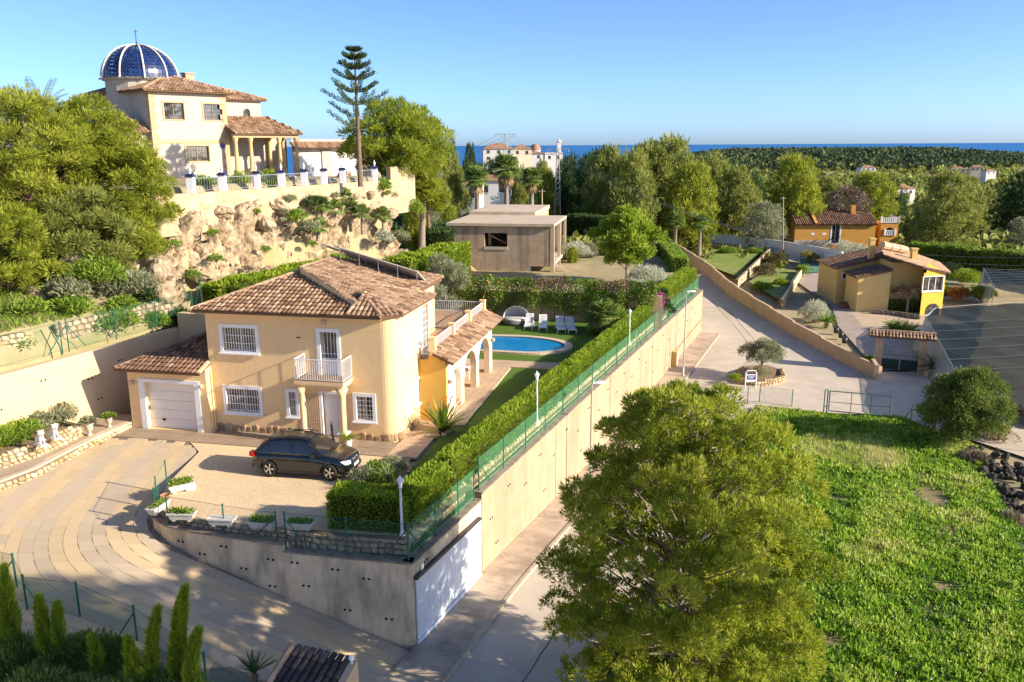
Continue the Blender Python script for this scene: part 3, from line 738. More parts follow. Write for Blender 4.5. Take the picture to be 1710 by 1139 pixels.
stone_wall('raised_bed_wall',bedf+[(bedf[-1][0]-1.15,bedf[-1][1]+.75)],[.0,.1,.2,.28,.28],[.72,.72,.72,.70,.65],.3,'golden rubble wall of the raised flower bed with two white statues',.27)
o=surf('raised_bed_soil',[(p[0]-.25,p[1]+.15) for p in bedf]+[(xl(38.6)+.05,38.6),(xl(30.)+.05,30.)],lambda x,y:.78,1.5,EARTH); struct(o)
# low garden wall on the left hill
def hillp(y,d): x=xl(y)-d/.919; return (x,y)
stone_wall('hill_garden_wall',[hillp(30.,1.5),hillp(37.,1.5),hillp(40.2,1.55)],[4.25,4.3,4.25],[.95,.95,.95],.3,'sunlit golden rubble wall above the side wall, left of the fence corner',.36)
stone_wall('hill_garden_wall',[hillp(41.2,1.3),hillp(44.,1.3),hillp(48.5,1.2)],[4.1,4.1,4.2],[1.15,1.15,1.1],.3,'rubble wall behind the wire fence above the garage roof',.38,True)
# ---------------------------------------------------------------- driveway slabs laid round the curve
SLABG = tintmat('drive_slabs_grey',[(.43,.345,.25),(.47,.38,.275),(.50,.405,.295)],.9,0,.7,.2,1.2)
SLABO = tintmat('drive_slabs_ochre',[(.50,.385,.24),(.54,.415,.255),(.57,.44,.27)],.9,0,.7,.2,1.2)
RC=3.0; TURN=math.radians(76.5); SL=9.2
def bcurve(s,r):
    """point s metres along the row that runs r metres outside the yard edge"""
    al=(RC+r)*TURN; c=Vector((-14.95+RC,32.))
    if s<SL: return Vector((-14.95-r,41.2-s))
    if s<SL+al: a=math.pi+(s-SL)/(RC+r); return c+Vector((math.cos(a),math.sin(a)))*(RC+r)
    a=math.pi+TURN; p=c+Vector((math.cos(a),math.sin(a)))*(RC+r); return p+Vector((-math.sin(a),math.cos(a)))*(s-SL-al)
def rowlen(r): return SL+(RC+r)*TURN+10.3
dr=empty('driveway',(0,0,0)); struct(dr)
cells=[]; rows=19; rw=.5
for r in range(rows):
    t=R(0,.6)-.6
    while t<rowlen(r*rw)-.2:
        l=R(.62,1.0); cells.append((r,t,t+l)); t+=l
restG=MB();restO=MB();cnt=0
cells=[c for c in cells]
cells.sort(key=lambda c: bcurve((c[1]+c[2])/2,c[0]*rw).y)
def in_left(p): # left of the walkway edge or under the garage
    for a,b in zip(low,low[1:]):
        if a[1]<=p.y<=b[1]:
            return p.x < a[0]+(b[0]-a[0])*(p.y-a[1])/(b[1]-a[1])-.1
    return p.y>low[-1][1]+.0
for (r,t0,t1) in cells:
    r0=.02+r*rw; g=.007
    c=[bcurve(t0+g,r0+g),bcurve(t1-g,r0+g),bcurve(t1-g,r0+rw-g),bcurve(t0+g,r0+rw-g)]
    ctr=(c[0]+c[2])/2
    if in_left(ctr) or ctr.y<14 or ctr.x<-26: continue
    if VF.inv((ctr.x,ctr.y,0)).y>-2.0 : continue
    if ctr.y<24 and ctr.x<-7: continue
    dz=R(-.003,.003); top=[(q.x,q.y,zdrive(q.x,q.y)+.02+dz) for q in c]; bot=[(x,y,z-.08) for x,y,z in top]
    fs=[(3,2,1,0),(0,1,5,4),(1,2,6,5),(2,3,7,6),(3,0,4,7)]
    och = (r%4) in (1,2) and r<17
    if R(0,1)<.03: och=not och
    if cnt<300 and ctr.y<37:
        mb=MB(); mb.add(top+bot,fs); mb.build('slab',SLABO if och else SLABG,dr); cnt+=1
    else: (restO if och else restG).add(top+bot,fs,random.random()*.9)
if restG.f: stuff(restG.build('slab_field',SLABG,dr))
if restO.f: stuff(restO.build('slab_field',SLABO,dr))
JB=mat('slab_joints',(.27,.215,.16),(.19,.15,.11),4,.95,world=True)
jp=[vp(-4.6,-1.9),vp(.3,-1.9),(-14.8,36.),(-14.9,33.2),(-14.6,31.2),(-13.4,29.6),(-8.5,28.),(-3.5,26.9),(-5.5,21.5),(-6.,14.),(-26,14.)]+[(p[0]-.3,p[1]) for p in low]
o=surf('drive_bed',jp,lambda x,y:zdrive(x,y)-.02,.8,JB); struct(o)
# pebble-dash apron slabs in front of garage and facade
APR=mat('pebble_slabs',(.40,.30,.21),(.27,.20,.14),14.,.9,.6,50.,c3=(.22,.16,.11),s3=1.,world=True)
ap=empty('apron',(0,0,0)); struct(ap)
a=-4.4
while a<9.6:
    w_=1.55 if a<0 else 1.38
    for b0,b1 in ((-1.88,-.99),(-.96,-.02)):
        if a<.1 and b0>-1.2: b1=-.52
        mb=MB(); mb.box(a+.012,a+w_-.015,b0,b1,-.12,.035,0,VF.M); mb.build('slab',APR,ap)
    a+=w_
# steps at the garage end of the walkway
mb=MB(); mb.box(-4.75,-4.42,-1.5,.2,-.1,.16,0,VF.M); mb.box(-5.1,-4.76,-1.3,.4,-.1,.29,0,VF.M); tag(mb.build('garden_steps',KP),'two low steps beside the left corner of the garage','steps')
# ---------------------------------------------------------------- wire fences
WIRE=netmat('green_wire_mesh',(.05,.20,.11),.11)
CLOTH=netmat('green_shade_mesh',(.10,.30,.16),.28)
GPOST=plain('green_post',(.012,.11,.075),.45)
def fence(name, posts, h, label, mesh=None, pr=.03, braces=(), sag=0., rail=True, group=None):
    """posts: list of 3-D feet; one mesh panel between each two posts"""
    P=[Vector(p) for p in posts]; o=P[0].copy(); root=empty(name,o)
    for i,p in enumerate(P):
        mb=MB(); mb.tube([p-o-Vector((0,0,.1)),p-o+Vector((0,0,h+.04))],pr,8); mb.lathe([(0,h+.07),(pr*1.3,h+.05),(pr*1.3,h)],8,p-o); mb.build('post',GPOST,root)
    for a,b in zip(P,P[1:]):
        mb=MB(); A=a-o;Bv=b-o; z=Vector((0,0,h)); mb.add([A+Vector((0,0,.06)),Bv+Vector((0,0,.06)),Bv+z,A+z],[(0,1,2,3)]); mb.build('mesh_panel',mesh or WIRE,root)
        if rail:
            mb=MB()
            for q in (.08,h-.02): mb.tube([A+Vector((0,0,q)),Bv+Vector((0,0,q))],.008,4)
            mb.build('tension_wire',GPOST,root)
    for i,(dx,dy) in braces:
        mb=MB(); mb.tube([P[i]-o+Vector((dx,dy,0)),P[i]-o+Vector((0,0,h*.85))],pr*.8,6); mb.build('brace',GPOST,root)
    tag(root,label,'fence',group); return root
fz=-.29
fence('wire_fence',[(-14.72,33.0,fz+.2),(-14.62,31.7,fz),(-14.2,30.55,fz),(-13.45,29.9,fz),(-10.95,29.0,fz),(-8.78,28.35,fz)],1.15,'thin green wire fence curving round the yard behind the planters',braces=[(5,(-1.0,.25))])
fence('wire_fence',[(-8.42,28.22,-.55),(-6.05,27.72,-.55),(-3.78,27.27,-.55)],1.45,'green wire fence below the dark hedge at the wall corner',braces=[(0,(1.0,-.2)),(2,(-.9,.2))])
pp=[(*along(t,-.2),-.55) for t in (.15,2.2,4.2,5.7)]
fence('wire_fence',pp,1.4,'green wire fence climbing above the metal gate',CLOTH,braces=[(0,(.4,.9))])
pp=[(*along(t,-.2),-.29) for t in [6.2]+[8.9+2.75*i for i in range(19)]]
pp=[p for p in pp if p[1]<83]
fence('wire_fence',pp,1.45,'long green wire fence on top of the retaining wall over the street',CLOTH,braces=[(0,(.45,1.1)),(10,(-.45,-1.0)),(10,(.45,1.0))])
pp=[(*hillp(y,.5),3.9+.12) for y in (33.6,37.3,40.5)]
fence('wire_fence',pp,1.5,'thin wire fence on top of the side wall at the left edge')
pp=[(*hillp(y,.55),4.0) for y in (40.9,43.6,46.2,48.8)]
fence('wire_fence',pp,1.55,'dark green wire fence above the garage with double braced corner post',braces=[(0,(-.5,-1.)),(0,(.4,.9))])
pp=[(*Vector(Yp(300,478,50.5)).xy,5.0),(*Vector(Yp(335,482,49.5)).xy,4.7)]
fence('wire_fence',pp,1.9,'short braced wire fence at the foot of the rock face',braces=[(0,(.5,-.4)),(1,(-.5,.3))])
for i,(u,v) in enumerate(((30,1008),(48,1040),(134,1062),(231,1095),(343,1150))): pass
pp=[(q.x,q.y,zdrive(q.x,q.y)-.1) for q in (G(-40,985,-1.6),G(33,1008,-1.7),G(50,1045,-1.8),G(138,1060,-2.),G(232,1092,-2.3),G(346,1150,-2.7),G(440,1200,-3.))]
fence('wire_fence',pp,1.35,'green wire fence with braced posts along the bottom of the driveway',CLOTH,pr=.035,braces=[(1,(-.9,-.2)),(2,(.8,-.3)),(4,(-.8,.1))])
# ================================================================ the villa
STUC=mat('ochre_stucco',(.84,.60,.32),(.79,.55,.285),3.,.95,.7,22.,c3=(.73,.51,.29),s3=.5,amt=.5)
STUY=mat('yellow_stucco',(.70,.42,.10),(.63,.37,.085),1.2,.95,.5,22.,c3=(.55,.32,.08),s3=.6,amt=.4)
STUL=mat('pale_stucco',(.74,.60,.42),(.69,.55,.38),3.,.95,.7,22.)
WHITE=mat('white_paint',(.80,.80,.80),(.74,.74,.75),4.,.55,0,spec=.4)
WMET=plain('white_metal',(.80,.80,.80),.4)
def glassmat():
    m=bpy.data.materials.new('window_glass'); m.use_nodes=True; t=m.node_tree; p=t.nodes['Principled BSDF']
    p.inputs['Roughness'].default_value=.04; p.inputs['Specular IOR Level'].default_value=.9
    tc=N(t,'ShaderNodeTexCoord'); n=N(t,'ShaderNodeTexNoise'); n.inputs['Scale'].default_value=2.5; t.links.new(tc.outputs['Object'],n.inputs['Vector'])
    cr=N(t,'ShaderNodeValToRGB'); cr.color_ramp.elements[0].color=(.012,.014,.016,1); cr.color_ramp.elements[1].color=(.11,.10,.085,1); cr.color_ramp.elements[0].position=.4; cr.color_ramp.elements[1].position=.65
    t.links.new(n.outputs[0],cr.inputs[0]); t.links.new(cr.outputs[0],p.inputs['Base Color']); return m
GLASS=glassmat()
def wallface(mb, M, W_, z0, z1, hs, depth=.28, x0=0.):
    """wall face in the x-z plane of M (outside towards -y) with rectangular openings hs=(xa,xb,za,zb) and their reveals"""
    X=sorted(set([x0,W_]+[q for h in hs for q in h[:2]])); Z=sorted(set([z0,z1]+[q for h in hs for q in h[2:]]))
    def add(vs,fs): mb.add([M@Vector(v) for v in vs],fs)
    for a,b in zip(X,X[1:]):
        for c,d in zip(Z,Z[1:]):
            mx,mz=(a+b)/2,(c+d)/2
            if any(h[0]<mx<h[1] and h[2]<mz<h[3] for h in hs): continue
            add([(a,0,c),(b,0,c),(b,0,d),(a,0,d)],[(0,1,2,3)])
    for a,b,c,d in hs:
        y=depth
        add([(a,0,c),(b,0,c),(b,0,d),(a,0,d),(a,y,c),(b,y,c),(b,y,d),(a,y,d)],[(1,0,4,5),(2,1,5,6),(3,2,6,7),(0,3,7,4)])
def window(parent, M, a, b, c, d, depth=.26, surround=.17, bars=9, hbars=2, split=1, name='window', frame=None, sill=True, curtain=True, barm=None):
    """window filling an opening: surround, sash, glass, bars"""
    f=frame or WHITE
    def box(mb,x0,x1,y0,y1,z0,z1): mb.box(x0,x1,y0,y1,z0,z1,0,M)
    mb=MB(); s=surround
    if s>0:
        box(mb,a-s,a+.003,-.045,.02,c-s*.6,d+s); box(mb,b-.003,b+s,-.045,.02,c-s*.6,d+s); box(mb,a+.003,b-.003,-.045,.02,d-.003,d+s); box(mb,a+.003,b-.003,-.045,.02,c-s*.6,c+.003)
    else: box(mb,a,a+.04,depth-.08,depth-.02,c,d); 
    w_=mb.build(name,f,parent)
    if sill:
        mb=MB(); box(mb,a-s-.06,b+s+.06,-.11,-.046,c-s*.6-.06,c-s*.6+.01); mb.build('sill',f,w_)
    mb=MB(); t=.05; y0,y1=depth-.07,depth-.02
    box(mb,a+.002,a+t,y0,y1,c+.002,d-.002); box(mb,b-t,b-.002,y0,y1,c+.002,d-.002); box(mb,a+t,b-t,y0,y1,c+.002,c+t); box(mb,a+t,b-t,y0,y1,d-t,d-.002)
    for i in range(1,split+1):
        x=a+(b-a)*i/(split+1); box(mb,x-.035,x+.035,y0,y1,c+t,d-t)
    mb.build('sash',f,w_)
    mb=MB(); mb.add([M@Vector(v) for v in [(a,depth-.035,c),(b,depth-.035,c),(b,depth-.035,d),(a,depth-.035,d)]],[(0,1,2,3)]); mb.build('pane',GLASS,w_)
    if bars:
        mb=MB(); y=.06
        for i in range(1,bars+1):
            x=a+(b-a)*i/(bars+1); box(mb,x-.011,x+.011,y-.011,y+.011,c,d)
        for i in range(1,hbars+1):
            z=c+(d-c)*i/(hbars+1); box(mb,a,b,y-.013,y+.0095,z-.012,z+.012)
        mb.build('bars',barm or WMET,w_)
    return w_
villa=empty('villa',VF.o,VF.rz); I4=Matrix.Identity(4)
# facade
hs=[(.87,2.64,4.2,5.38),(.80,2.58,1.06,2.26),(4.20,4.56,1.06,2.26),(6.02,6.88,3.2,5.36),(5.95,6.85,.05,2.3),(7.72,8.55,1.06,2.24)]
mb=MB(); wallface(mb,I4,9.1,-.3,6.3,hs); 
for i in range(8): # rounded corner
    a0=-math.pi/2+math.pi/2*i/8; a1=-math.pi/2+math.pi/2*(i+1)/8; c=(9.1,.7); r=.7
    p=(c[0]+r*math.cos(a0),c[1]+r*math.sin(a0)); q=(c[0]+r*math.cos(a1),c[1]+r*math.sin(a1)); mb.add([(*p,-.3),(*q,-.3),(*q,6.3),(*p,6.3)],[(0,1,2,3)])
MS=Matrix.Translation((9.8,0,0))@Matrix.Rotation(math.pi/2,4,'Z')
hr=[(1.15,2.0,1.05,2.3),(2.65,3.5,1.05,2.3),(1.15,2.0,4.1,5.3),(2.65,3.5,4.1,5.3),(3.95,5.1,3.35,6.0)]
wallface(mb,MS,5.4,-.3,6.3,hr,.2,.7)
mb.add([(9.8,5.4,-.3),(8.6,5.4,-.3),(8.6,5.4,6.5),(9.8,5.4,6.3)],[(0,1,2,3)])
mb.add([(8.6,5.4,-.3),(8.6,10.2,-.3),(8.6,10.2,6.35),(8.6,5.4,6.35)],[(0,1,2,3)])
mb.add([(8.6,10.2,-.3),(0,10.2,-.3),(0,10.2,6.3),(8.6,10.2,6.3)],[(0,1,2,3)])
mb.add([(0,10.2,-.3),(0,0,-.3),(0,0,6.3),(0,10.2,6.3)],[(0,1,2,3)])
vw=mb.build('wall',STUC,villa)
for h,k in ((hs[0],12),(hs[1],12)): window(villa,I4,*h,bars=k,hbars=2,split=1)
window(villa,I4,*hs[2],bars=3,hbars=2,split=0); window(villa,I4,*hs[5],bars=4,hbars=4,split=1)
w_=window(villa,I4,*hs[3],bars=4,hbars=1,split=0,name='balcony_door',sill=False)
mb=MB(); mb.box(6.0,6.86,.1,.13,3.22,4.05); mb.build('door_panel',WHITE,w_)
for h in hr[:4]:
    w_=window(villa,MS,*h,depth=.12,bars=0,split=0,surround=.10,sill=True)
    mb=MB()
    for sg in (0,1):
        x0=h[0]+.05+sg*(h[1]-h[0]-.06)/2
        for k in range(12):
            z=h[2]+.08+k*(h[3]-h[2]-.14)/12; mb.box(x0,x0+(h[1]-h[0])/2-.07,.02,.055,z,z+.06,0,MS)
    mb.build('shutter_slats',WHITE,w_)
w_=window(villa,MS,*hr[4],depth=.18,bars=6,hbars=7,split=1,surround=.08,sill=False,name='terrace_door')
# front door, panelled and arched, and the open grille beside it
mb=MB(); mb.box(5.78,5.952,-.05,.03,.05,2.42); mb.box(6.848,7.02,-.05,.03,.05,2.42); mb.box(5.952,6.848,-.05,.03,2.297,2.42); dsu=mb.build('front_door',WHITE,villa)
mb=MB(); mb.box(5.97,6.83,.16,.22,.06,2.29); lf=mb.build('leaf',WHITE,dsu)
mb=MB(); pts=[(6.15,.35),(6.65,.35),(6.65,1.75)]+[(6.4+.25*math.cos(a),1.75+.3*math.sin(a)) for a in [math.pi*i/8 for i in range(1,8)]]+[(6.15,1.75)]
mb.add([(x,.145,z) for x,z in pts]+[(x,.165,z) for x,z in pts],[tuple(range(len(pts)))]+[(i,i+len(pts),(i+1)%len(pts)+len(pts),(i+1)%len(pts)) for i in range(len(pts))]); mb.build('raised_panel',WHITE,dsu)
mb=MB(); mb.lathe([(0,.05),(.035,.03),(.02,0)],8,(0,0,0)); k=mb.build('knob',plain('brass',(.5,.36,.15),.3,1.),dsu); k.location=(6.75,.16,1.15); k.rotation_euler=(math.pi/2,0,0)
GRM=plain('cream_metal',(.62,.48,.33),.6); gr=MB()
for i in range(8): x=5.12+i*.098; gr.box(x-.012,x+.012,-.06,-.036,.1,2.2)
for z in (.1,.75,1.45,2.2): gr.box(5.1,5.83,-.062,-.034,z-.018,z+.018)
gr.build('grille_gate',GRM,villa)
# plinth of brown rubble
t=.15; rg=random.Random(5); SBR=[]
bs=tintmat('brown_stone',[(.26,.16,.09),(.36,.24,.14),(.46,.32,.19)],.9,0,.9,.2,5.)
for me in STONES:
    c=me.copy(); c.materials.clear(); c.materials.append(bs); SBR.append(c)
while t<9.2:
    w_=rg.uniform(.3,.5); h=rg.uniform(.35,.5)
    if not (4.95<t+w_/2<7.7): inst('plinth_stone',rg.choice(SBR),villa,(t+w_/2,.0,h/2-.04),(0,rg.uniform(-.1,.1),0),(w_*.98,.16,h*1.05))
    t+=w_
for i in range(5):
    a=-math.pi/2+math.pi/2*(i+.5)/5; inst('plinth_stone',rg.choice(SBR),villa,(9.1+.7*math.cos(a),.7+.7*math.sin(a),.2),(0,0,a+math.pi/2),(.26,.16,.45))
for i in range(6): inst('plinth_stone',rg.choice(SBR),villa,(9.8,.95+i*.42,.2),(0,0,math.pi/2),(.43,.16,.42))
# balcony and porch
bal=MB(); bal.box(5.1,7.6,-1.15,-.0,3.02,3.2); bal.box(5.2,7.5,-1.05,-.0,2.86,3.018); b_=bal.build('balcony',STUC,villa)
mb=MB(); mb.box(5.12,7.58,-1.13,-.002,3.201,3.215); mb.build('floor_tiles',mat('brown_tiles',(.27,.17,.11),(.22,.14,.09),6),b_)
rl=MB()
def rail(mb,a,b,h,n,t=.018,low=.08,post=True):
    a=Vector(a);b=Vector(b); mb.bar(a+Vector((0,0,h)),b+Vector((0,0,h)),.04); mb.bar(a+Vector((0,0,low)),b+Vector((0,0,low)),.025)
    for i in range(n+1):
        p=a.lerp(b,i/n); mb.bar(p+Vector((0,0,low)),p+Vector((0,0,h)),t if 0<i<n else t*1.6)
rail(rl,(5.15,-.02,3.2),(5.15,-1.1,3.2),1.05,9); rail(rl,(5.15,-1.1,3.2),(7.55,-1.1,3.2),1.05,21); rail(rl,(7.55,-1.1,3.2),(7.55,-.02,3.2),1.05,9); rl.build('railing',WMET,b_)
for x in (5.38,7.42):
    mb=MB(); mb.lathe([(.0,2.86),(.30,2.86),(.17,2.55),(.15,1.9),(.145,.7)],12,(x,-.95,0)); c_=mb.build('porch_column',STUC,villa,True)
    mb=MB(); mb.box(x-.19,x+.19,-1.14,-.76,.045,.62); mb.build('plinth',STUC,c_); mb=MB(); mb.box(x-.24,x+.24,-1.19,-.71,.62,.72); mb.build('plinth_cap',WHITE,c_)
mb=MB(); mb.box(5.2,7.6,-1.2,-.0,-.1,.07); mb.build('porch_step',APR,villa)
# wall lamps and vents
def lamp(parent,p,d=(0,-1)):
    mb=MB(); mb.box(-.05,.05,-.05,.0,-.1,.1); mb.lathe([(0,.17),(.10,.1),(.10,0),(.05,-.1),(0,-.12)],8,(0,-.16,0)); mb.bar((0,-.02,.0),(0,-.14,.06),.03); o=mb.build('wall_lamp',mat('lamp_beige',(.55,.44,.31),(.45,.35,.24),4),parent); o.location=p; o.rotation_euler=(0,0,math.atan2(d[1],d[0])+math.pi/2)
lamp(villa,(6.3,-.01,5.85)); lamp(villa,(-4.05,-.51,2.45)); lamp(villa,(-.15,-.51,2.45))
mb=MB(); mb.box(4.83,4.99,-.02,.0,5.0,5.06); mb.build('vent',DARK,villa)
# main roof
E0=6.25; sl_=.335
def zF(n): return E0+sl_*(n+.45)
apex=(3.55,3.75,zF(3.75))
F_=[(-.5,-.45,E0),(7.72,-.45,E0),(7.72,.35,zF(.35)),apex]
tile_roof(villa,F_,(0,-1,-sl_),indiv=300,seed=1)
Lp=[(-.5,-.45,E0),apex,(3.55,7.4,zF(3.75)),(-.5,10.6,E0)]
tile_roof(villa,[(-.5,-.45,E0),(3.55,3.75,zF(3.75)),(3.55,7.2,zF(3.75)),(-.5,10.6,E0)],(-1,0,-.35),seed=2,name='tile_field')
def zR(s): return 7.9-.275*(s-3.6)
Rp=[(3.6,3.45,zR(3.6)),(7.8,.4,zR(7.8)),(8.3,1.6,zR(8.3)),(8.95,3.2,zR(8.95)),(8.95,10.8,zR(8.95)),(3.6,7.2,zR(3.6))]
tile_roof(villa,Rp,(1,0,-.275),seed=4,name='tile_field',th=.28)
mb=MB(); bk=[(8.95,10.8,zR(8.95)-.02),(3.6,7.2,zR(3.6)-.02),(-.5,10.6,E0)]; mb.slab(bk,.1); mb.build('roof_bed',TBASE,villa)
# beige verge under the raised slope
mb=MB(); a=Vector(Rp[0]);b=Vector(Rp[1]); o_=Vector((-.06,-.08,0))
mb.add([a+o_+Vector((0,0,.0)),b+o_,b+o_-Vector((0,0,.42)),a+o_-Vector((0,0,.5)),a,b,b-Vector((0,0,.4)),a-Vector((0,0,.5))],[(0,3,2,1),(4,5,6,7),(0,1,5,4),(1,2,6,5),(2,3,7,6),(3,0,4,7)]); mb.build('verge',STUC,villa)
ridge(villa,Rp[0],Rp[1],.10,.36,name='verge_tiles'); ridge(villa,Rp[0],Rp[5],.12); ridge(villa,Rp[5],Rp[4],.12); ridge(villa,(-.5,-.45,E0+.05),Vector(apex)+Vector((-.1,-.1,.06)),.12,name='hip_tiles')
# small hip over the rounded corner
z7=7.02; a1=(7.95,1.0,z7); a2=(8.05,3.5,z7)
tile_roof(villa,[(7.62,-.47,E0+.03),(9.3,-.47,E0+.03),a1],(0,-1,-.5),seed=5,name='tile_field')
tile_roof(villa,[(9.3,-.47,E0+.03),(10.15,.4,E0+.03),a1],(1,-1,-.6),seed=6,name='tile_field')
tile_roof(villa,[(10.15,.4,E0+.03),(10.15,5.55,E0+.03),(8.0,3.5,z7),(7.97,1.0,z7)],(1,0,-.36),seed=7,name='tile_field')
mb=MB(); mb.slab([(10.15,5.55,E0+.02),(8.0,3.5,z7-.01),(8.0,5.55,E0+.02)],.1); mb.build('roof_bed',TBASE,villa)
for p,q in ((a1,(9.32,-.45,E0+.1)),(a1,(10.12,.38,E0+.1)),(a1,a2),(a2,(10.12,5.5,E0+.1)),((7.65,-.45,E0+.08),a1)): ridge(villa,p,q,.10,.36,name='hip_tiles')
# eave soffit
mb=MB(); mb.box(-.45,9.3,-.42,.0,E0-.13,E0-.11); mb.box(9.3,10.1,.4,5.45,E0-.13,E0-.11); mb.build('soffit',STUC,villa)
# solar collectors
SOL=plain('solar_glass',(.035,.045,.07),.12,0.,.8); ALU=plain('aluminium',(.62,.62,.62),.35,.8)
SBK=mat('panel_back',(.50,.47,.44),(.44,.41,.38),2)
def solar(s0,s1,n0,n1,zn0,zn1,k):
    grp=MB(); w_=(s1-s0)/k; leg=MB()
    for i in range(k):
        a=s0+i*w_+.02; b=s0+(i+1)*w_-.02; mb=MB()
        P=[(a,n0,zR(a)+zn0),(b,n0,zR(b)+zn0),(b,n1,zR(b)+zn1),(a,n1,zR(a)+zn1)]
        mb.slab(P,.05); pn=mb.build('solar_panel',SBK,villa); mb=MB(); Q=[Vector(p) for p in P]; c=sum(Q,Vector())/4; nrm=(Q[1]-Q[0]).cross(Q[2]-Q[0]).normalized(); 
        if nrm.z<0: nrm=-nrm
        mb.add([c+(q-c)*.95+nrm*.006 for q in Q],[(0,1,2,3)]); mb.build('glass',SOL,pn)
    for i in range(k+1):
        a=s0+i*w_*.97+.05; leg.bar((a,n0+.04,zR(a)),(a,n0+.04,zR(a)+zn0),.04); leg.bar((a,n0+.04,zR(a)+.02),(a,n1,zR(a)+.02),.035)
    leg.build('panel_frame',ALU,villa)
solar(4.2,8.75,6.9,8.3,.85,.10,4)
solar(2.4,6.4,8.5,9.8,.35,-.10,3)
# garage wing
MG=Matrix.Translation((0,-.5,0)); mb=MB(); gh=[(-3.42,-.62,.02,2.5)]
wallface(mb,MG,.06,-.3,3.3,gh,.35,-4.35); mb.add([(.06,-.5,-.3),(.06,.0,-.3),(.06,0,3.4),(.06,-.5,3.3)],[(0,1,2,3)]); mb.add([(-4.35,5.2,-.3),(-4.35,-.5,-.3),(-4.35,-.5,3.3),(-4.35,5.2,3.3)],[(0,1,2,3)])
mb.build('garage_wall',STUC,villa)
mb=MB(); 
for x0,x1,z0,z1 in ((-3.74,-3.423,.0,2.68),(-.617,-.34,.0,2.68),(-3.423,-.617,2.503,2.68)): mb.box(x0,x1,-.56,-.49,z0,z1)
gd=mb.build('garage_door',WHITE,villa)
for i in range(5):
    mb=MB(); mb.box(-3.42,-.62,-.24,-.19,.03+i*.494,.03+i*.494+.482); mb.build('door_panel',mat('garage_cream',(.80,.76,.70),(.75,.71,.65),3,.6),gd)
mb=MB(); mb.box(-2.75,-2.6,-.27,-.24,.42,.52); mb.build('handle',DARK,gd)
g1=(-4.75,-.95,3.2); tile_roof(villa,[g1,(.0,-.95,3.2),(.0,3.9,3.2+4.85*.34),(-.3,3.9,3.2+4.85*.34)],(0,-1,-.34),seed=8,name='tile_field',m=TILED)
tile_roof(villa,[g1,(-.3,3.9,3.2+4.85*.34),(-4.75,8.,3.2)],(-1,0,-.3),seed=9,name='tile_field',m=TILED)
ridge(villa,(-4.7,-.9,3.26),(-.3,3.85,3.2+4.85*.34+.05),.11,name='hip_tiles',m=TILED)
mb=MB(); mb.bar((.0,-.98,3.28),(.0,-.05,3.6),.16,.1); mb.build('verge',STUC,villa); mb=MB(); mb.tube([(.12,-.12,3.2),(.12,-.12,.1)],.04,8); mb.build('downpipe',STUC,villa)
# arcade with the terrace over it
s0=11.25; arches=[(3.95,6.2),(6.85,9.6),(10.2,12.9)]; zs_=1.45
def arch_wall(mb, n0, n1, ztop, arches, s, th):
    for ss,fl in ((s,1),(s-th,-1)):
        xs_=[n0]
        for a,b in arches:
            c=(a+b)/2; r=(b-a)/2
            q=[(a,0)]+[(c-r*math.cos(math.pi*i/14),zs_+r*.85*math.sin(math.pi*i/14)) for i in range(15)]+[(b,0)]
            for (x0,za),(x1,zb) in zip(q[1:-1],q[2:-1]): 
                v=[(ss,x0,za),(ss,x1,zb),(ss,x1,ztop),(ss,x0,ztop)]; mb.add(v,[(0,1,2,3) if fl>0 else (3,2,1,0)])
            if fl>0:
                for (x0,za),(x1,zb) in zip(q,q[1:]): mb.add([(s,x0,za),(s,x1,zb),(s-th,x1,zb),(s-th,x0,za)],[(3,2,1,0)])
        ed=[n0]+[e for ab in arches for e in ab]+[n1]
        for i in range(0,len(ed),2):
            v=[(ss,ed[i],-.2),(ss,ed[i+1],-.2),(ss,ed[i+1],ztop),(ss,ed[i],ztop)]; mb.add(v,[(0,1,2,3) if fl>0 else (3,2,1,0)])
    mb.add([(s,n1,-.2),(s-th,n1,-.2),(s-th,n1,ztop),(s,n1,ztop)],[(0,1,2,3)]); mb.add([(s,n0,ztop),(s,n1,ztop),(s-th,n1,ztop),(s-th,n0,ztop)],[(0,1,2,3)])
mb=MB(); arch_wall(mb,3.4,13.6,3.15,arches,s0,.36); mb.build('arcade_wall',STUL,villa)
mb=MB(); mb.box(9.81,s0+.004,3.36,3.56,-.2,3.3); mb.box(10.35,s0-.3,3.36,3.56,3.3,3.52); mb.build('end_wall',STUY,villa)
mb=MB(); mb.box(8.6,s0-.37,3.57,14.3,2.9,3.28); mb.box(6.4,8.6,10.2,14.3,2.9,3.28); mb.build('terrace_slab',STUL,villa)
TT=mat('terrace_tiles',(.48,.31,.20),(.42,.27,.17),3,.8,c3=(.36,.23,.15),s3=.7); mb=MB(); mb.box(8.62,10.4,3.6,14.2,3.281,3.30); mb.box(6.5,8.62,10.25,14.2,3.281,3.30); mb.build('terrace_floor',TT,villa)
mb=MB(); mb.box(8.6,8.75,5.4,13.6,-.1,2.9); mb.box(6.4,8.6,14.0,14.3,-.1,2.9); mb.build('arcade_back_wall',STUC,villa)
mb=MB(); mb.box(10.9,10.96,4.0,6.15,.05,2.3); dd=mb.build('arch_door',WHITE,villa)
par=MB(); par.box(10.45,10.62,3.57,14.15,3.3,3.68); par.box(6.5,10.45,14.15,14.3,3.3,3.72); par.box(10.7,s0+.02,3.40,3.6,3.3,3.5); par.build('parapet',STUL,villa)
for s_,n_ in ((10.535,3.55),(10.535,7.1),(10.535,10.7),(10.535,14.2),(6.55,14.2)):
    mb=MB(); mb.box(s_-.16,s_+.16,n_-.16,n_+.16,3.3,4.42); mb.box(s_-.19,s_+.19,n_-.19,n_+.19,4.42,4.48); mb.build('parapet_pillar',STUC,villa)
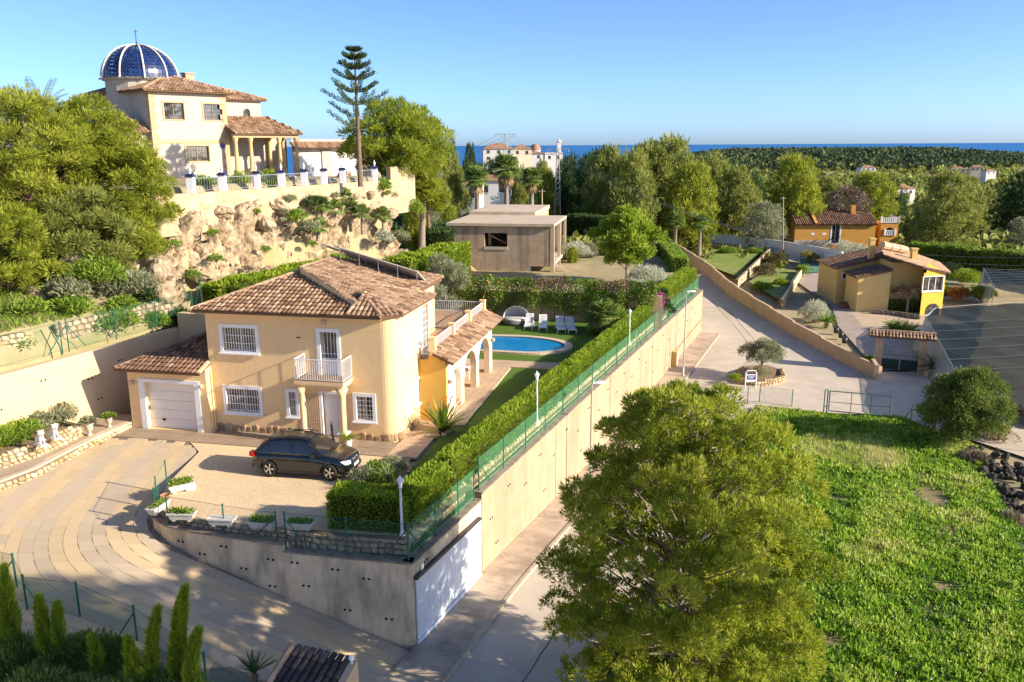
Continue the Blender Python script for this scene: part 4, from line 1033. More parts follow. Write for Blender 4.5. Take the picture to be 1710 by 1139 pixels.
for a,b,n_ in (((10.53,3.72,3.66),(10.53,6.93,3.66),24),((10.53,7.27,3.66),(10.53,10.53,3.66),24),((10.53,10.87,3.66),(10.53,14.03,3.66),24),((6.73,14.22,3.68),(10.36,14.22,3.68),26),((9.84,3.5,3.52),(10.36,3.5,3.52),5)):
    mb=MB(); rail(mb,a,b,.66,n_,.022,.06); mb.build('terrace_railing',WHITE,villa)
tile_roof(villa,[(10.64,3.2,3.72),(10.64,14.6,3.72),(11.72,14.6,3.22),(11.72,3.2,3.22)],(1,0,-.45),seed=11,name='tile_field')
mb=MB(); pts=[(11.85,14.6,3.18),(11.5,15.1,3.2),(10.9,15.2,3.3),(10.64,14.6,3.72)]; mb.slab(pts,.1); mb.build('roof_bed',TBASE,villa)
lamp(villa,(s0+.01,3.7,2.1),(1,0)); lamp(villa,(s0+.01,13.3,2.1),(1,0))
tag(villa,'two-storey ochre villa with tiled roof, balcony, garage wing and arcade','house')
# paving round the arcade, slab by slab
PAT=mat('patio_slabs',(.56,.41,.28),(.48,.34,.22),2.5,.85,.2,20.,c3=(.40,.28,.19),s3=.8,world=True)
pat=empty('patio',VF.o,VF.rz); struct(pat)
n_=2.9
while n_<14.3:
    for a,b in ((11.3,11.75),(11.76,12.2)):
        mb=MB(); mb.box(a,b-.012,n_,n_+.78,-.05,.075); mb.build('slab',PAT,pat)
    n_+=.79
mb=MB(); mb.box(8.76,11.29,3.57,14.6,-.05,.07); mb.build('arcade_floor',PAT,pat)
n_=-1.85
while n_<2.85:
    mb=MB(); mb.box(9.85,11.3,n_,n_+1.16,-.05,.045); mb.build('slab',PAT,pat); n_+=1.17
for i in range(7):
    mb=MB(); mb.box(8.9+i*.9,8.9+i*.9+.88,14.62,16.2,-.05,.07); mb.build('slab',PAT,pat)
mb=MB(); mb.box(12.205,12.3,2.9,14.3,-.05,.085); mb.build('edging',KP,pat)
# ================================================================ car, yard and garden things
BLK=plain('black_paint',(.006,.007,.009),.18,0.,.6); BLK.node_tree.nodes['Principled BSDF'].inputs['Coat Weight'].default_value=.6
CGL=plain('car_glass',(.012,.014,.016),.05,0,.8); RUB=plain('tyre_rubber',(.015,.015,.015),.85); RIM=plain('alloy',(.62,.62,.63),.28,.9); TRIM=plain('black_trim',(.02,.02,.02),.6)
def loft(mb, secs, close=False, tint=0.):
    n=len(secs[0]); vs=[p for s in secs for p in s]; fs=[]
    for i in range(len(secs)-1):
        for j in range(n-1): fs.append((i*n+j,i*n+j+1,(i+1)*n+j+1,(i+1)*n+j))
    
    if not close: fs.append(tuple(range(n))); fs.append(tuple(reversed(range((len(secs)-1)*n,len(secs)*n))))
    mb.add(vs,[tuple(reversed(f)) for f in fs],tint)
def suv(loc, rz):
    """compact estate/SUV, x forward, y left"""
    root=empty('parked_car',loc,rz)
    # lower body: stations x, belt half-width, belt height, deck height, sill height
    st=[(-2.24,.70,.62,.74,.42),(-2.18,.82,.66,.92,.34),(-1.95,.88,.80,.98,.27),(-1.45,.895,.86,.99,.25),(-.6,.90,.88,.985,.24),(.3,.90,.88,.975,.24),(.85,.90,.86,.985,.24),(1.3,.885,.82,.965,.24),(1.75,.86,.74,.90,.25),(2.05,.78,.66,.82,.27),(2.2,.66,.58,.72,.33),(2.24,.55,.52,.64,.40)]
    wheels=(-1.38,1.38)
    secs=[]
    xs_=[]
    fine=[]
    for a,b in zip(st,st[1:]):
        k=max(1,int((b[0]-a[0])/.07))
        for i in range(k): f=i/k; fine.append(tuple(a[j]+(b[j]-a[j])*f for j in range(5)))
    fine.append(st[-1])
    for x,w_,hb,hd,zs in fine:
        lo=zs
        for wx in wheels:
            d=abs(x-wx)
            if d<.41: lo=max(lo,.33+math.sqrt(.41**2-d*d)*.92)
        half=[(x,w_*.80,lo),(x,w_*.985,max(lo+.01,zs+.10)),(x,w_*1.0,max(lo+.02,hb*.72)),(x,w_*.985,max(lo+.03,hb-.03)),(x,w_*.94,max(lo+.04,hb+.03)),(x,w_*.86,max(lo+.05,hd-.015)),(x,w_*.5,max(lo+.05,hd+.012)),(x,0,max(lo+.05,hd+.022))]
        secs.append(half+[(p[0],-p[1],p[2]) for p in reversed(half[:-1])])
    mb=MB(); loft(mb,secs); body=autosmooth(mb.build('body',BLK,root,True))
    # cabin: glass volume and roof
    cab=[(-2.02,.70,.94,1.0),(-1.75,.72,.95,1.30),(-1.35,.73,.96,1.455),(-.6,.735,.96,1.51),(.1,.735,.96,1.50),(.42,.73,.96,1.44),(.75,.71,.965,1.26),(1.12,.66,.97,1.0)]
    secs=[]
    for x,w_,z0,z1 in cab:
        t=z1-z0; half=[(x,w_*1.16,z0-.02),(x,w_*1.13,z0+t*.15),(x,w_*(1.13-.22*t/.55),z0+t*.88),(x,w_*(.80-.1),z1-.005),(x,w_*.35,z1+.012),(x,0,z1+.016)]
        secs.append(half+[(p[0],-p[1],p[2]) for p in reversed(half[:-1])])
    mb=MB(); loft(mb,secs); gl=autosmooth(mb.build('windows',CGL,root,True))
    mb=MB() # roof skin, pillars
    for a,b in zip(cab[1:6],cab[2:6]):
        pass
    rs=[]
    for x,w_,z0,z1 in cab[1:6]:
        t=z1-z0; e=w_*(1.13-.22*t/.55); rs.append([(x,e+.012,z0+t*.86),(x,w_*.71,z1+.008),(x,w_*.35,z1+.026),(x,0,z1+.03),(x,-w_*.35,z1+.026),(x,-w_*.71,z1+.008),(x,-e-.012,z0+t*.86)])
    loft(mb,rs,True); autosmooth(mb.build('roof',BLK,root,True))
    mb=MB()
    for sg in (-1,1):
        def ed(x,f):
            for (x0,w0,a0,b0),(x1,w1,a1,b1) in zip(cab,cab[1:]):
                if x0<=x<=x1:
                    k=(x-x0)/(x1-x0); w_=w0+(w1-w0)*k; z0=a0+(a1-a0)*k; z1=b0+(b1-b0)*k; t=z1-z0; return Vector((x,sg*(w_*(1.13-.22*t/.55*max(0,(f-.15)/.73))+.012),z0+t*f))
        for xa,xb,wd in ((1.10,.45,.05),(-.28,-.30,.06),(-1.25,-1.3,.07),(-1.98,-1.55,.16)): 
            mb.bar(ed(xa,.05),ed(xb,.88),wd,.03)
        mb.bar(ed(-1.9,.04),ed(1.08,.04),.05,.03)
    mb.build('pillars',BLK,root)
    mb=MB()
    for sg in (-1,1):
        mb.tube([(-1.5,sg*.56,1.45),(-1.3,sg*.57,1.51),(.2,sg*.57,1.535),(.38,sg*.57,1.48)],.018,6)
    mb.build('roof_rail',TRIM,root); mb=MB(); mb.add([(-1.15,.02,1.52),(-1.0,.025,1.515),(-1.0,-.025,1.515),(-1.15,-.02,1.52),(-1.18,0,1.60)],[(0,1,4),(1,2,4),(2,3,4),(3,0,4)]); mb.build('aerial',BLK,root)
    # wheels
    for wx in wheels:
        for sg in (-1,1):
            mb=MB(); mb.lathe([(.20,-.10),(.30,-.11),(.335,-.06),(.335,.06),(.30,.11),(.23,.10)],24); wo=mb.build('wheel',RUB,root,True); wo.location=(wx,sg*.80,.335); wo.rotation_euler=(-sg*math.pi/2,0,0)
            mb=MB(); mb.lathe([(.235,.02),(.24,.085),(.225,.095),(.215,.06),(.20,-.05)],24); mb.lathe([(0,.085),(.05,.085),(.055,.05)],12)
            for k in range(5):
                for dd in (-.11,.11):
                    a=2*math.pi*k/5; mb.bar((.04*math.cos(a),.04*math.sin(a),.07),(.22*math.cos(a+dd),.22*math.sin(a+dd),.085),.035,.02)
            mb.build('rim',RIM,wo); mb=MB(); mb.lathe([(0,.0),(.2,.0)],16); mb.build('brake_disc',TRIM,wo)
    HL=plain('headlight_glass',(.55,.58,.62),.08,0.,.8); TL=plain('tail_light',(.45,.012,.01),.2)
    for sg in (-1,1):
        mb=MB(); mb.add([(2.06,sg*.80,.66),(2.13,sg*.73,.65),(2.22,sg*.50,.64),(2.19,sg*.47,.77),(2.0,sg*.72,.80),(1.86,sg*.84,.79)],[(0,1,2,3,4,5) if sg<0 else (5,4,3,2,1,0)]); h=mb.build('headlight',HL,root)
        for v in h.data.vertices: v.co.x+=.03; v.co.y+=sg*.02
        mb=MB(); mb.box(-2.27,-2.05,sg*.60-(.0 if sg>0 else .27),sg*.60+(.27 if sg>0 else 0),.80,.97); mb.build('tail_light',TL,root)
        mb=MB(); mb.box(.62,.82,sg*.93-.09,sg*.93+.09,.93,1.06); mi=mb.build('mirror',BLK,root); 
        mb=MB(); mb.box(2.20,2.275,sg*.17-.13,sg*.17+.13,.58,.74); kd=mb.build('grille',RIM,root); mb=MB(); mb.box(2.268,2.281,sg*.17-.11,sg*.17+.11,.595,.725); mb.build('grille_slats',TRIM,kd)
        mb=MB(); mb.box(-1.0,-.8,sg*.905-.015,sg*.905+.015,.80,.83); mb.box(-.05,.15,sg*.905-.015,sg*.905+.015,.80,.83); mb.build('door_handle',BLK,root)
        mb=MB(); mb.box(-1.0,1.0,sg*.89-.02,sg*.89+.02,.235,.33); mb.build('sill',TRIM,root)
    mb=MB(); mb.box(2.16,2.27,-.62,.62,.30,.46); mb.build('front_bumper',TRIM,root); mb=MB(); mb.box(-2.27,-2.15,-.7,.7,.32,.46); mb.build('rear_bumper',TRIM,root)
    mb=MB(); mb.box(2.272,2.29,-.26,.26,.44,.545); mb.build('number_plate',plain('plate_white',(.7,.7,.68),.5),root)
    # seats seen through the glass, and the far door standing open
    SEAT=plain('seat_leather',(.36,.17,.12),.7)
    for x in (-.62,.12):
        for sg in (-1,1):
            mb=MB(); mb.box(x,x+.5,sg*.36-.22,sg*.36+.22,.5,.72); M=Matrix.Translation((x,sg*.36,.7))@Matrix.Rotation(-.2,4,'Y'); mb.box(-.1,.05,-.2,.2,0,.5,0,M); mb.box(-.09,.02,-.11,.11,.52,.68,0,M); mb.build('seat',SEAT,root)
    M=Matrix.Translation((.86,.93,0))@Matrix.Rotation(-math.radians(62),4,'Z'); mb=MB()
    pr=[(0,.32),(-1.12,.32),(-1.16,.9),(-1.05,1.0),(0,1.0)]; mb.add([M@Vector((x,0,z)) for x,z in pr]+[M@Vector((x,.09,z)) for x,z in pr],[(0,1,2,3,4),(9,8,7,6,5)]+[(i,(i+1)%5+0,(i+1)%5+5,i+5) for i in range(5)])
    for a,b in (((0,1.0),(-.62,1.46)),((-.62,1.46),(-1.12,1.48)),((-1.12,1.48),(-1.1,1.0))): mb.bar(M@Vector((a[0],.04,a[1])),M@Vector((b[0],.04,b[1])),.05)
    dr_=mb.build('open_door',BLK,root); mb=MB(); mb.add([M@Vector((x,.04,z)) for x,z in ((0,1.0),(-.62,1.46),(-1.12,1.48),(-1.1,1.0))],[(0,1,2,3)]); mb.build('pane',CGL,dr_)
    return root
c=(G(451,796,0)+G(552,803,0))/2; d=G(552,803,0)-G(451,796,0); ang=math.atan2(d.y,d.x)
nrm=Vector((-math.sin(ang),math.cos(ang),0)); c=c+nrm*.82
car_=suv((c.x,c.y,.004),ang); car_.scale=(1,1,1.14); tag(car_,'black estate car with silver alloy wheels and far door open on the gravel','car')
# planters along the yard edge
PLW=mat('white_cast_stone',(.66,.62,.57),(.52,.48,.43),9.,.9,.4,40.)
def planter(loc, rz, label, soil=False, seed=1, big=1.):
    root=empty('planter_box',loc,rz); mb=MB(); w0,w1,d0,d1,h=.42,.52,.14,.21,.34
    for s in (1,):
        o=[(-w0,-d0),(w0,-d0),(w0,d0),(-w0,d0)]; t=[(-w1,-d1),(w1,-d1),(w1,d1),(-w1,d1)]; i_=[(-w1+.05,-d1+.05),(w1-.05,-d1+.05),(w1-.05,d1-.05),(-w1+.05,d1-.05)]
        vs=[(*p,.07) for p in o]+[(*p,h) for p in t]+[(*p,h) for p in i_]+[(*p,h-.07) for p in i_]
        mb.add(vs,[(3,2,1,0)]+[(i,(i+1)%4,(i+1)%4+4,i+4) for i in range(4)]+[(i+4,(i+1)%4+4,(i+1)%4+8,i+8) for i in range(4)]+[(i+8,(i+1)%4+8,(i+1)%4+12,i+12) for i in range(4)]+[(12,13,14,15)])
    mb.build('trough',PLW,root)
    for x in (-.3,.3):
        f=MB(); f.box(x-.06,x+.06,-.13,.13,0,.07); f.build('foot',PLW,root)
    f=MB(); f.box(-w1-.012,w1+.012,-d1-.012,d1+.012,h-.05,h-.02); f.build('rim_band',PLW,root)
    mb=MB(); mb.box(-w1+.055,w1-.055,-d1+.055,d1-.055,h-.08,h-.04); mb.build('soil',EARTH if not soil else plain('dark_water',(.02,.022,.028),.3),root)
    if not soil:
        rg=np.random.default_rng(seed); n=420; C=np.stack([rg.uniform(-w1+.08,w1-.08,n),rg.uniform(-d1+.05,d1-.05,n),np.full(n,h-.05)+rg.random(n)*.12*big],1); D=sph(n,rg); D[:,2]=np.abs(D[:,2])+.5
        leafobj('leaves',C,D,.10*(.6+.8*rg.random(n))*big,.05,.2+.8*rg.random(n),GREEN,root,rg)
    tag(root,label,'planter','white planters round the yard'); return root
PL=[((262,858),1.35,'small white planter with tiny plant at the curve of the fence',False,.7),((300,823),.62,'white planter of broad leaves beside a clay pot, nearest the car',False,1.6),((302,872),-.06,'white planter with low leaves, leftmost in the front row',False,1.2),((369,881),-.12,'white planter box with no plants in it',True,1),((437,887),-.14,'white planter full of bright green herbs, right of the empty one',False,1.3),((500,889),-.12,'white planter with low dark plants, nearest the dark hedge',False,1.0)]
for i,((u,v),rz,lb,so_,bg_) in enumerate(PL):
    q=G(u,v,0); planter((q.x,q.y+.18,.0),rz,lb,so_,20+i,bg_)
TERRA=mat('terracotta',(.50,.24,.12),(.42,.20,.10),5)
q=G(277,838,0); mb=MB(); mb.lathe([(0,.02),(.13,0),(.19,.26),(.21,.26),(.21,.31),(.18,.31),(.17,.24),(0,.22)],16); o=mb.build('clay_pot',TERRA,None,True); o.location=(q.x,q.y,0); tag(o,'terracotta pot between two white planters at the yard corner','pot')
q=G(317,818,0); o=inst('white_stone',STONES[2].copy(),None,(q.x,q.y,.12),(0,.2,.4),(.5,.35,.35)); o.data.materials.clear(); o.data.materials.append(PLW); tag(o,'white stone block at the end of the broad-leaved planter','stone')
# small fence stub beside the planter
# garden lamps
LW=plain('lamp_white',(.75,.76,.78),.4)
LGL=plain('lamp_glass',(.85,.86,.88),.15)
def garden_lamp(loc,h,label):
    root=empty('garden_lamp',loc); mb=MB(); mb.lathe([(0,0),(.17,0),(.17,.12),(.09,.3),(.055,.5),(.045,h*.7),(.04,h-.45),(.08,h-.42),(.05,h-.36)],12); mb.build('post',LW,root,True)
    mb=MB(); mb.lathe([(.05,h-.36),(.12,h-.12),(.0,h-.1)],6); mb.build('lantern',LGL,root); mb=MB(); mb.lathe([(.15,h-.13),(.03,h),(0,h+.09)],6); mb.build('cap',LW,root); tag(root,label,'lamp','white garden lamps by the hedge')
q=G(672,904,-.2); garden_lamp((q.x,q.y,-.2),2.55,'white lantern post in front of the dark hedge corner')
p=along(14.3,-.62); garden_lamp((*p,-.1),2.9,'white lantern post between hedge and fence beside the street lamp')
p=along(33.,-.62); garden_lamp((*p,-.1),2.7,'white lantern post poking out of the hedge near the pool')
# street lamps
GALV=mat('galvanised_steel',(.48,.47,.45),(.40,.39,.37),6,.5,metal=.6)
def street_lamp(loc,h,az,label):
    root=empty('street_lamp',loc); mb=MB(); mb.lathe([(0,0),(.16,0),(.16,.03),(.075,.05),(.07,.9),(.065,1.0),(.04,h)],10); mb.build('pole',GALV,root,True)
    d=Vector((math.cos(az),math.sin(az),0)); mb=MB(); mb.tube([(0,0,h-.05),d*.12+Vector((0,0,h+.03)),d*.3+Vector((0,0,h+.06))],[.035,.035,.03],8); mb.build('arm',GALV,root,True)
    mb=MB(); M=Matrix.Translation((0,0,h+.06))@Matrix.Rotation(az,4,'Z'); secs=[]
    for x,w_,hh in ((.05,.05,.05),(.18,.11,.10),(.45,.15,.13),(.68,.13,.10),(.78,.06,.05)): secs.append([M@Vector(p) for p in ((x,-w_,-.01),(x,-w_*.7,hh*.7),(x,0,hh),(x,w_*.7,hh*.7),(x,w_,-.01),(x,0,-.03))])
    loft(mb,secs); hd=mb.build('head',plain('lamp_head_grey',(.62,.60,.55),.4),root,True); mb=MB(); mb.add([M@Vector(p) for p in ((.22,-.09,-.022),(.62,-.09,-.022),(.62,.09,-.022),(.22,.09,-.022))],[(3,2,1,0)]); mb.build('lens',plain('lens',(.75,.74,.70),.2),hd)
    tag(root,label,'street lamp','street lamps along the pavement'); return root
p=along(17.4,1.35); q=Yp(925,640,p[1]); street_lamp((*p,zstreet(*p)+.13),q.z-zstreet(*p)-.2,0.15,'grey street lamp beside the retaining wall, nearer the big pine')
p=along(43.,1.5); q=Yp(1152,487,p[1]); street_lamp((*p,zstreet(*p)+.13),q.z-zstreet(*p)-.2,0.1,'grey street lamp at the far end of the retaining wall')
# pool
pz=.16
out=[];inn_=[]
def pooledge(k,off):
    pts=[]
    for i in range(64):
        a=2*math.pi*i/64; c=Vector((-.2,57.7)); rx=4.55+off; ry=(3.0+off)
        x=rx*math.cos(a)*(1 if math.cos(a)>0 else 1.5); y=ry*math.sin(a)
        if math.sin(a)<0: y*=.95+.18*math.cos(2*a+.4)*(1 if math.cos(a)<.5 else .4)
        v=Vector((x,y)); ang_=-math.radians(10); pts.append((c.x+v.x*math.cos(ang_)-v.y*math.sin(ang_),c.y+v.x*math.sin(ang_)+v.y*math.cos(ang_)))
    return pts
po=pooledge(64,.0);pi_=pooledge(64,-.55)
PC=mat('pool_coping',(.60,.47,.35),(.54,.42,.31),4,.8)
pool=empty('swimming_pool',(0,0,0))
for i in range(0,64,2):
    mb=MB(); ii_=[i,i+1,(i+2)%64]; o_=[po[j] for j in ii_]; n2=[pi_[j] for j in ii_]
    def sh(p,q,f): return (p[0]+(q[0]-p[0])*f,p[1]+(q[1]-p[1])*f)
    o_[2]=sh(o_[2],o_[1],.03); n2[2]=sh(n2[2],n2[1],.03); poly_=o_+n2[::-1]; mb.prism(poly_,.13 if 0 else -.1,pz); mb.build('coping_stone',PC,pool)
mb=MB(); n=64; vs=[(*p,pz-.09) for p in pi_]; mb.add(vs,[tuple(range(n))])
WAT=bpy.data.materials.new('pool_water'); WAT.use_nodes=True; p_=WAT.node_tree.nodes['Principled BSDF']; p_.inputs['Base Color'].default_value=(.012,.23,.52,1); p_.inputs['Roughness'].default_value=.06; p_.inputs['Specular IOR Level'].default_value=.4
nn=N(WAT.node_tree,'ShaderNodeTexNoise'); nn.inputs['Scale'].default_value=1.4; bb=N(WAT.node_tree,'ShaderNodeBump'); bb.inputs['Strength'].default_value=.04; WAT.node_tree.links.new(nn.outputs[0],bb.inputs['Height']); WAT.node_tree.links.new(bb.outputs[0],p_.inputs['Normal'])
mb.build('water',WAT,pool); mb=MB(); vs=[(*p,pz-.01) for p in pi_]+[(*p,-1.2) for p in pi_]; mb.add(vs,[(i,(i+1)%n,(i+1)%n+n,i+n) for i in range(n)]); mb.build('basin',plain('pool_tile',(.12,.35,.55),.3),pool)
tag(pool,'kidney-shaped blue swimming pool with pale stone coping','pool')
# sun loungers
LOU=plain('white_plastic',(.78,.79,.80),.45)
def lounger():
    root=empty('sun_lounger',(0,0,0)); 
    mb=MB(); mb.box(-.33,-.27,-.95,.62,.26,.34); mb.box(.27,.33,-.95,.62,.26,.34); mb.box(-.33,.33,-.99,-.93,.25,.35); mb.build('frame',LOU,root)
    for i in range(9): mb=MB(); mb.box(-.26,.26,-.9+i*.115,-.9+i*.115+.085,.30,.33); mb.build('slat',LOU,root)
    M=Matrix.Translation((0,.15,.31))@Matrix.Rotation(math.radians(52),4,'X'); mb=MB(); mb.box(-.31,-.25,0,.85,0,.05,0,M); mb.box(.25,.31,0,.85,0,.05,0,M); mb.box(-.25,.25,.78,.85,0,.05,0,M); bk_=mb.build('backrest',LOU,root)
    for i in range(5): mb=MB(); mb.box(-.225+i*.098,-.225+i*.098+.062,.0,.78,.01,.04,0,M); mb.build('back_slat',LOU,bk_)
    for x in (-.3,.3):
        for y in (-.85,.5): mb=MB(); mb.add([(x-.035,y-.05,0),(x+.035,y-.05,0),(x+.035,y+.05,0),(x-.035,y+.05,0),(x-.03,y-.07,.27),(x+.03,y-.07,.27),(x+.03,y+.07,.27),(x-.03,y+.07,.27)],[(3,2,1,0),(4,5,6,7),(0,1,5,4),(1,2,6,5),(2,3,7,6),(3,0,4,7)]); mb.build('leg',LOU,root)
        mb=MB(); mb.tube([(x,.55,.3),(x*1.05,.5,.52),(x*1.05,.05,.54),(x,-.05,.33)],.025,6); mb.build('armrest',LOU,root)
    return root
L0=lounger()
for i,((u,v),rz,lb) in enumerate((((884,548),-.12,'white plastic sun lounger nearest the round daybed'),((907,550),-.05,'white plastic sun lounger, second from the daybed'),((936,553),.06,'white plastic sun lounger, third from the daybed'),((953,554),.1,'white plastic sun lounger nearest the palm bush'))):
    q=G(u,v,.02); o=L0 if i==0 else copytree(L0,(0,0,0)); o.location=(q.x,q.y+.3,.014); o.rotation_euler=(0,0,rz); tag(o,lb,'sun lounger','white sun loungers by the pool')
# round daybed with a folding hood
q=G(862,545,0); root=empty('daybed',(q.x,q.y+.9,.014),-.1)
WICK=mat('grey_wicker',(.26,.24,.23),(.17,.16,.15),20,.9,.5,60.); mb=MB(); mb.lathe([(0,.02),(1.0,.02),(1.05,.36),(0,.38)],28); mb.build('base',WICK,root,True)
mb=MB(); mb.lathe([(0,.38),(.96,.38),(.98,.46),(.9,.52),(0,.53)],28); mb.build('mattress',mat('pale_cushion',(.60,.57,.53),(.54,.51,.48),3),root,True)
mb=MB(); k=14; vs=[]; 
for j in range(k+1):
    ph=math.pi*j/k
    for i in range(9):
        th=math.pi*.5*i/8*1.15; vs.append((1.06*math.cos(ph)*math.cos(th*.0+0)*1.0, .1+1.0*math.sin(th)*math.sin(ph)*.95+.0, .42+1.0*math.sin(ph)*math.cos(th)))
fs=[(j*9+i,j*9+i+1,(j+1)*9+i+1,(j+1)*9+i) for j in range(k) for i in range(8)]; mb.add(vs,fs); hd=mb.build('hood',mat('grey_canvas',(.55,.55,.58),(.47,.47,.50),3),root,True)
mb=MB()
for th in (0,.6,1.2): mb.tube([(1.07*math.cos(math.pi*j/k),.1+.97*math.sin(th)*math.sin(math.pi*j/k),.43+1.01*math.sin(math.pi*j/k)*math.cos(th)) for j in range(k+1)],.02,6)
mb.build('hood_hoop',ALU,hd); tag(root,'round wicker daybed with grey folding hood by the garden wall','daybed')
# white stools and table inside the arcade
for i,(a,b,lb) in enumerate(((10.3,8.6,'white bar stool under the middle arch'),(10.2,11.3,'white bar stool just inside the far arch'))):
    q=VF(a,b,.072); root=empty('bar_stool',q,VF.rz); mb=MB(); mb.box(-.2,.2,-.2,.2,.72,.77); mb.build('seat',LOU,root); mb=MB(); mb.box(-.2,.2,.16,.2,.95,1.2); mb.bar((-.18,.18,.77),(-.18,.18,.96),.03); mb.bar((.18,.18,.77),(.18,.18,.96),.03); mb.build('backrest',LOU,root)
    for x in (-.17,.17):
        for y in (-.17,.17): mb=MB(); mb.bar((x*1.2,y*1.2,0),(x,y,.72),.035); mb.build('leg',LOU,root)
    mb=MB(); mb.box(-.2,.2,-.215,-.185,.25,.28); mb.build('footrest',LOU,root); tag(root,lb,'stool','stools in the arcade')
# urns, statues on the raised bed
URN=mat('weathered_stone',(.55,.47,.38),(.42,.35,.28),6,.9,.4)
def urn(loc,h,label,seed,flat=False,m=None):
    root=empty('stone_urn',loc); mb=MB(); mb.lathe([(0,0),(.20*h,0),(.20*h,.08*h),(.10*h,.16*h),(.09*h,.26*h),(.24*h,.42*h),(.27*h,.72*h),(.32*h,.80*h),(.32*h,.86*h),(.26*h,.86*h),(.22*h,.78*h),(0,.74*h)],14); mb.build('urn',URN,root,True)
    rg=np.random.default_rng(seed); n=600; d=sph(n,rg); d[:,2]=np.abs(d[:,2]); C=d*np.array([.55,.55,.25 if flat else .4])*h*(.4+.6*rg.random(n))[:,None]+np.array([0,0,.86*h]); leafobj('leaves',C,d+np.array([0,0,.3]),.13*(.6+.7*rg.random(n)),.06,rg.random(n),m or GREEN,root,rg); mb=MB(); mb.tube([(0,0,.7*h),(0,0,1.05*h)],.02,5); mb.build('stem',BARK,root); tag(root,label,'urn'); return root
q=G(150,727,.3); urn((q.x,q.y,.29),.75,'stone urn with drooping leafy plant, nearer the flower bed',1,False,OLIVE); q=G(183,713,.3); urn((q.x,q.y,.29),.62,'squat stone urn with flat green crown, nearer the garage',2,True)
STAT=mat('white_statue',(.68,.66,.62),(.58,.56,.52),8,.8,.3)
def lion(loc,rz,label):
    """seated stone lion: haunches, sloping back, chest, forelegs, maned head, muzzle, tail, as one carved figure"""
    me=bpy.data.meshes.new('lion_statue'); bm=bmesh.new(); 
    def blob(c,r): bmesh.ops.create_uvsphere(bm,u_segments=12,v_segments=8,radius=1,matrix=Matrix.LocRotScale(Vector(c),None,Vector(r)))
    blob((-.14,0,.16),(.17,.15,.17)); blob((-.02,0,.27),(.15,.12,.20)); blob((.09,0,.34),(.11,.11,.16)); blob((.13,0,.52),(.15,.15,.15)); blob((.22,0,.52),(.08,.085,.09)); blob((.30,0,.49),(.06,.05,.045))
    for s in (-1,1): blob((.17,s*.08,.17),(.045,.045,.19)); blob((.21,s*.08,.03),(.075,.045,.03)); blob((-.04,s*.13,.07),(.16,.05,.07)); blob((.14,s*.11,.64),(.03,.03,.035))
    blob((-.3,.05,.06),(.10,.03,.03)); blob((-.36,.10,.07),(.04,.04,.03)); bm.to_mesh(me); bm.free(); me.materials.append(STAT)
    o=bpy.data.objects.new('lion_statue',me); link(o); o.location=loc; o.rotation_euler=(0,0,rz); md=o.modifiers.new('r','REMESH'); md.mode='VOXEL'; md.voxel_size=.022; md.use_smooth_shade=True
    mb=MB(); mb.box(-.40,.34,-.18,.18,-.06,.0); mb.build('base',STAT,o); tag(o,label,'statue','white animal statues on the raised bed wall')
for (u,v),lb in (((68,742),'white seated animal statue on the bed wall, farther from the garage'),((91,731),'white seated animal statue on the bed wall, nearer the garage')): q=G(u,v,1.0); lion((q.x,q.y,1.03),-.6,lb)
# ================================================================ the domed house on the hill
def hitx(fr,u,v,off=0.):
    r=Vector(ray(u,v)); t=((fr.o-Vector((0,0,CAMH))).dot(fr.n)+off)/r.dot(fr.n) ; p=Vector((0,0,CAMH))+r*t; q=fr.inv(p); return q.x,p.z
CREAM=mat('cream_render_house',(.48,.415,.345),(.43,.37,.305),1.5,.95,.2,12.)
QUOIN=mat('ochre_quoins',(.47,.34,.21),(.42,.30,.18),3,.95)
IRON=plain('dark_iron',(.03,.03,.035),.6)
k0=Yp(261,290,70.); DF=Fr(k0.x,k0.y,48.); gz=11.7
dh=empty('domed_house',(DF.o.x,DF.o.y,gz),DF.rz)
W0=hitx(DF,379,200)[0]; zev=Yp(261,150,70.).z-gz
def lz(v,y=72.): return Yp(300,v,y).z-gz
a0=hitx(DF,274,186)[0];a1=hitx(DF,307,186)[0];a2=hitx(DF,340,186)[0];a3=hitx(DF,371,186)[0];a4=hitx(DF,311,256)[0];a5=hitx(DF,349,256)[0]
zt=lz(172);zb=lz(200);zt2=lz(244);zb2=lz(270)
hw=[(a0,a1,zb,zt),(a2,a3,zb,zt),(a4,a5,zb2,zt2)]
LD=10.5
mb=MB(); wallface(mb,I4,W0,-1.5,zev,hw,.25)
mb.add([(0,LD,-1.5),(0,0,-1.5),(0,0,zev),(0,LD,zev)],[(0,1,2,3)]); mb.add([(W0,0,-1.5),(W0,LD,-1.5),(W0,LD,zev),(W0,0,zev)],[(0,1,2,3)]); mb.add([(W0,LD,-1.5),(0,LD,-1.5),(0,LD,zev),(W0,LD,zev)],[(0,1,2,3)])
mb.build('wall',CREAM,dh)
for h in hw: window(dh,I4,*h,depth=.2,surround=.14,bars=7,hbars=3,split=1,frame=QUOIN,barm=IRON,sill=False)
# quoins, alternating long and short blocks
for x in (0.,W0):
    for i in range(int(zev/.42)):
        w_=.62 if i%2 else .36; z=i*.42; mb=MB()
        if x==0: mb.box(-.03,w_,-.03,.0,z,z+.40); mb.box(-.03,.0,.0,w_,z,z+.40)
        else: mb.box(W0-w_,W0+.03,-.03,.0,z,z+.40); mb.box(W0,W0+.03,.0,w_,z,z+.40)
        mb.build('quoin',QUOIN,dh)
mb=MB(); zb_=lz(240); mb.box(-.03,W0+.03,-.035,.0,zb_,zb_+.32); mb.build('string_course',QUOIN,dh)
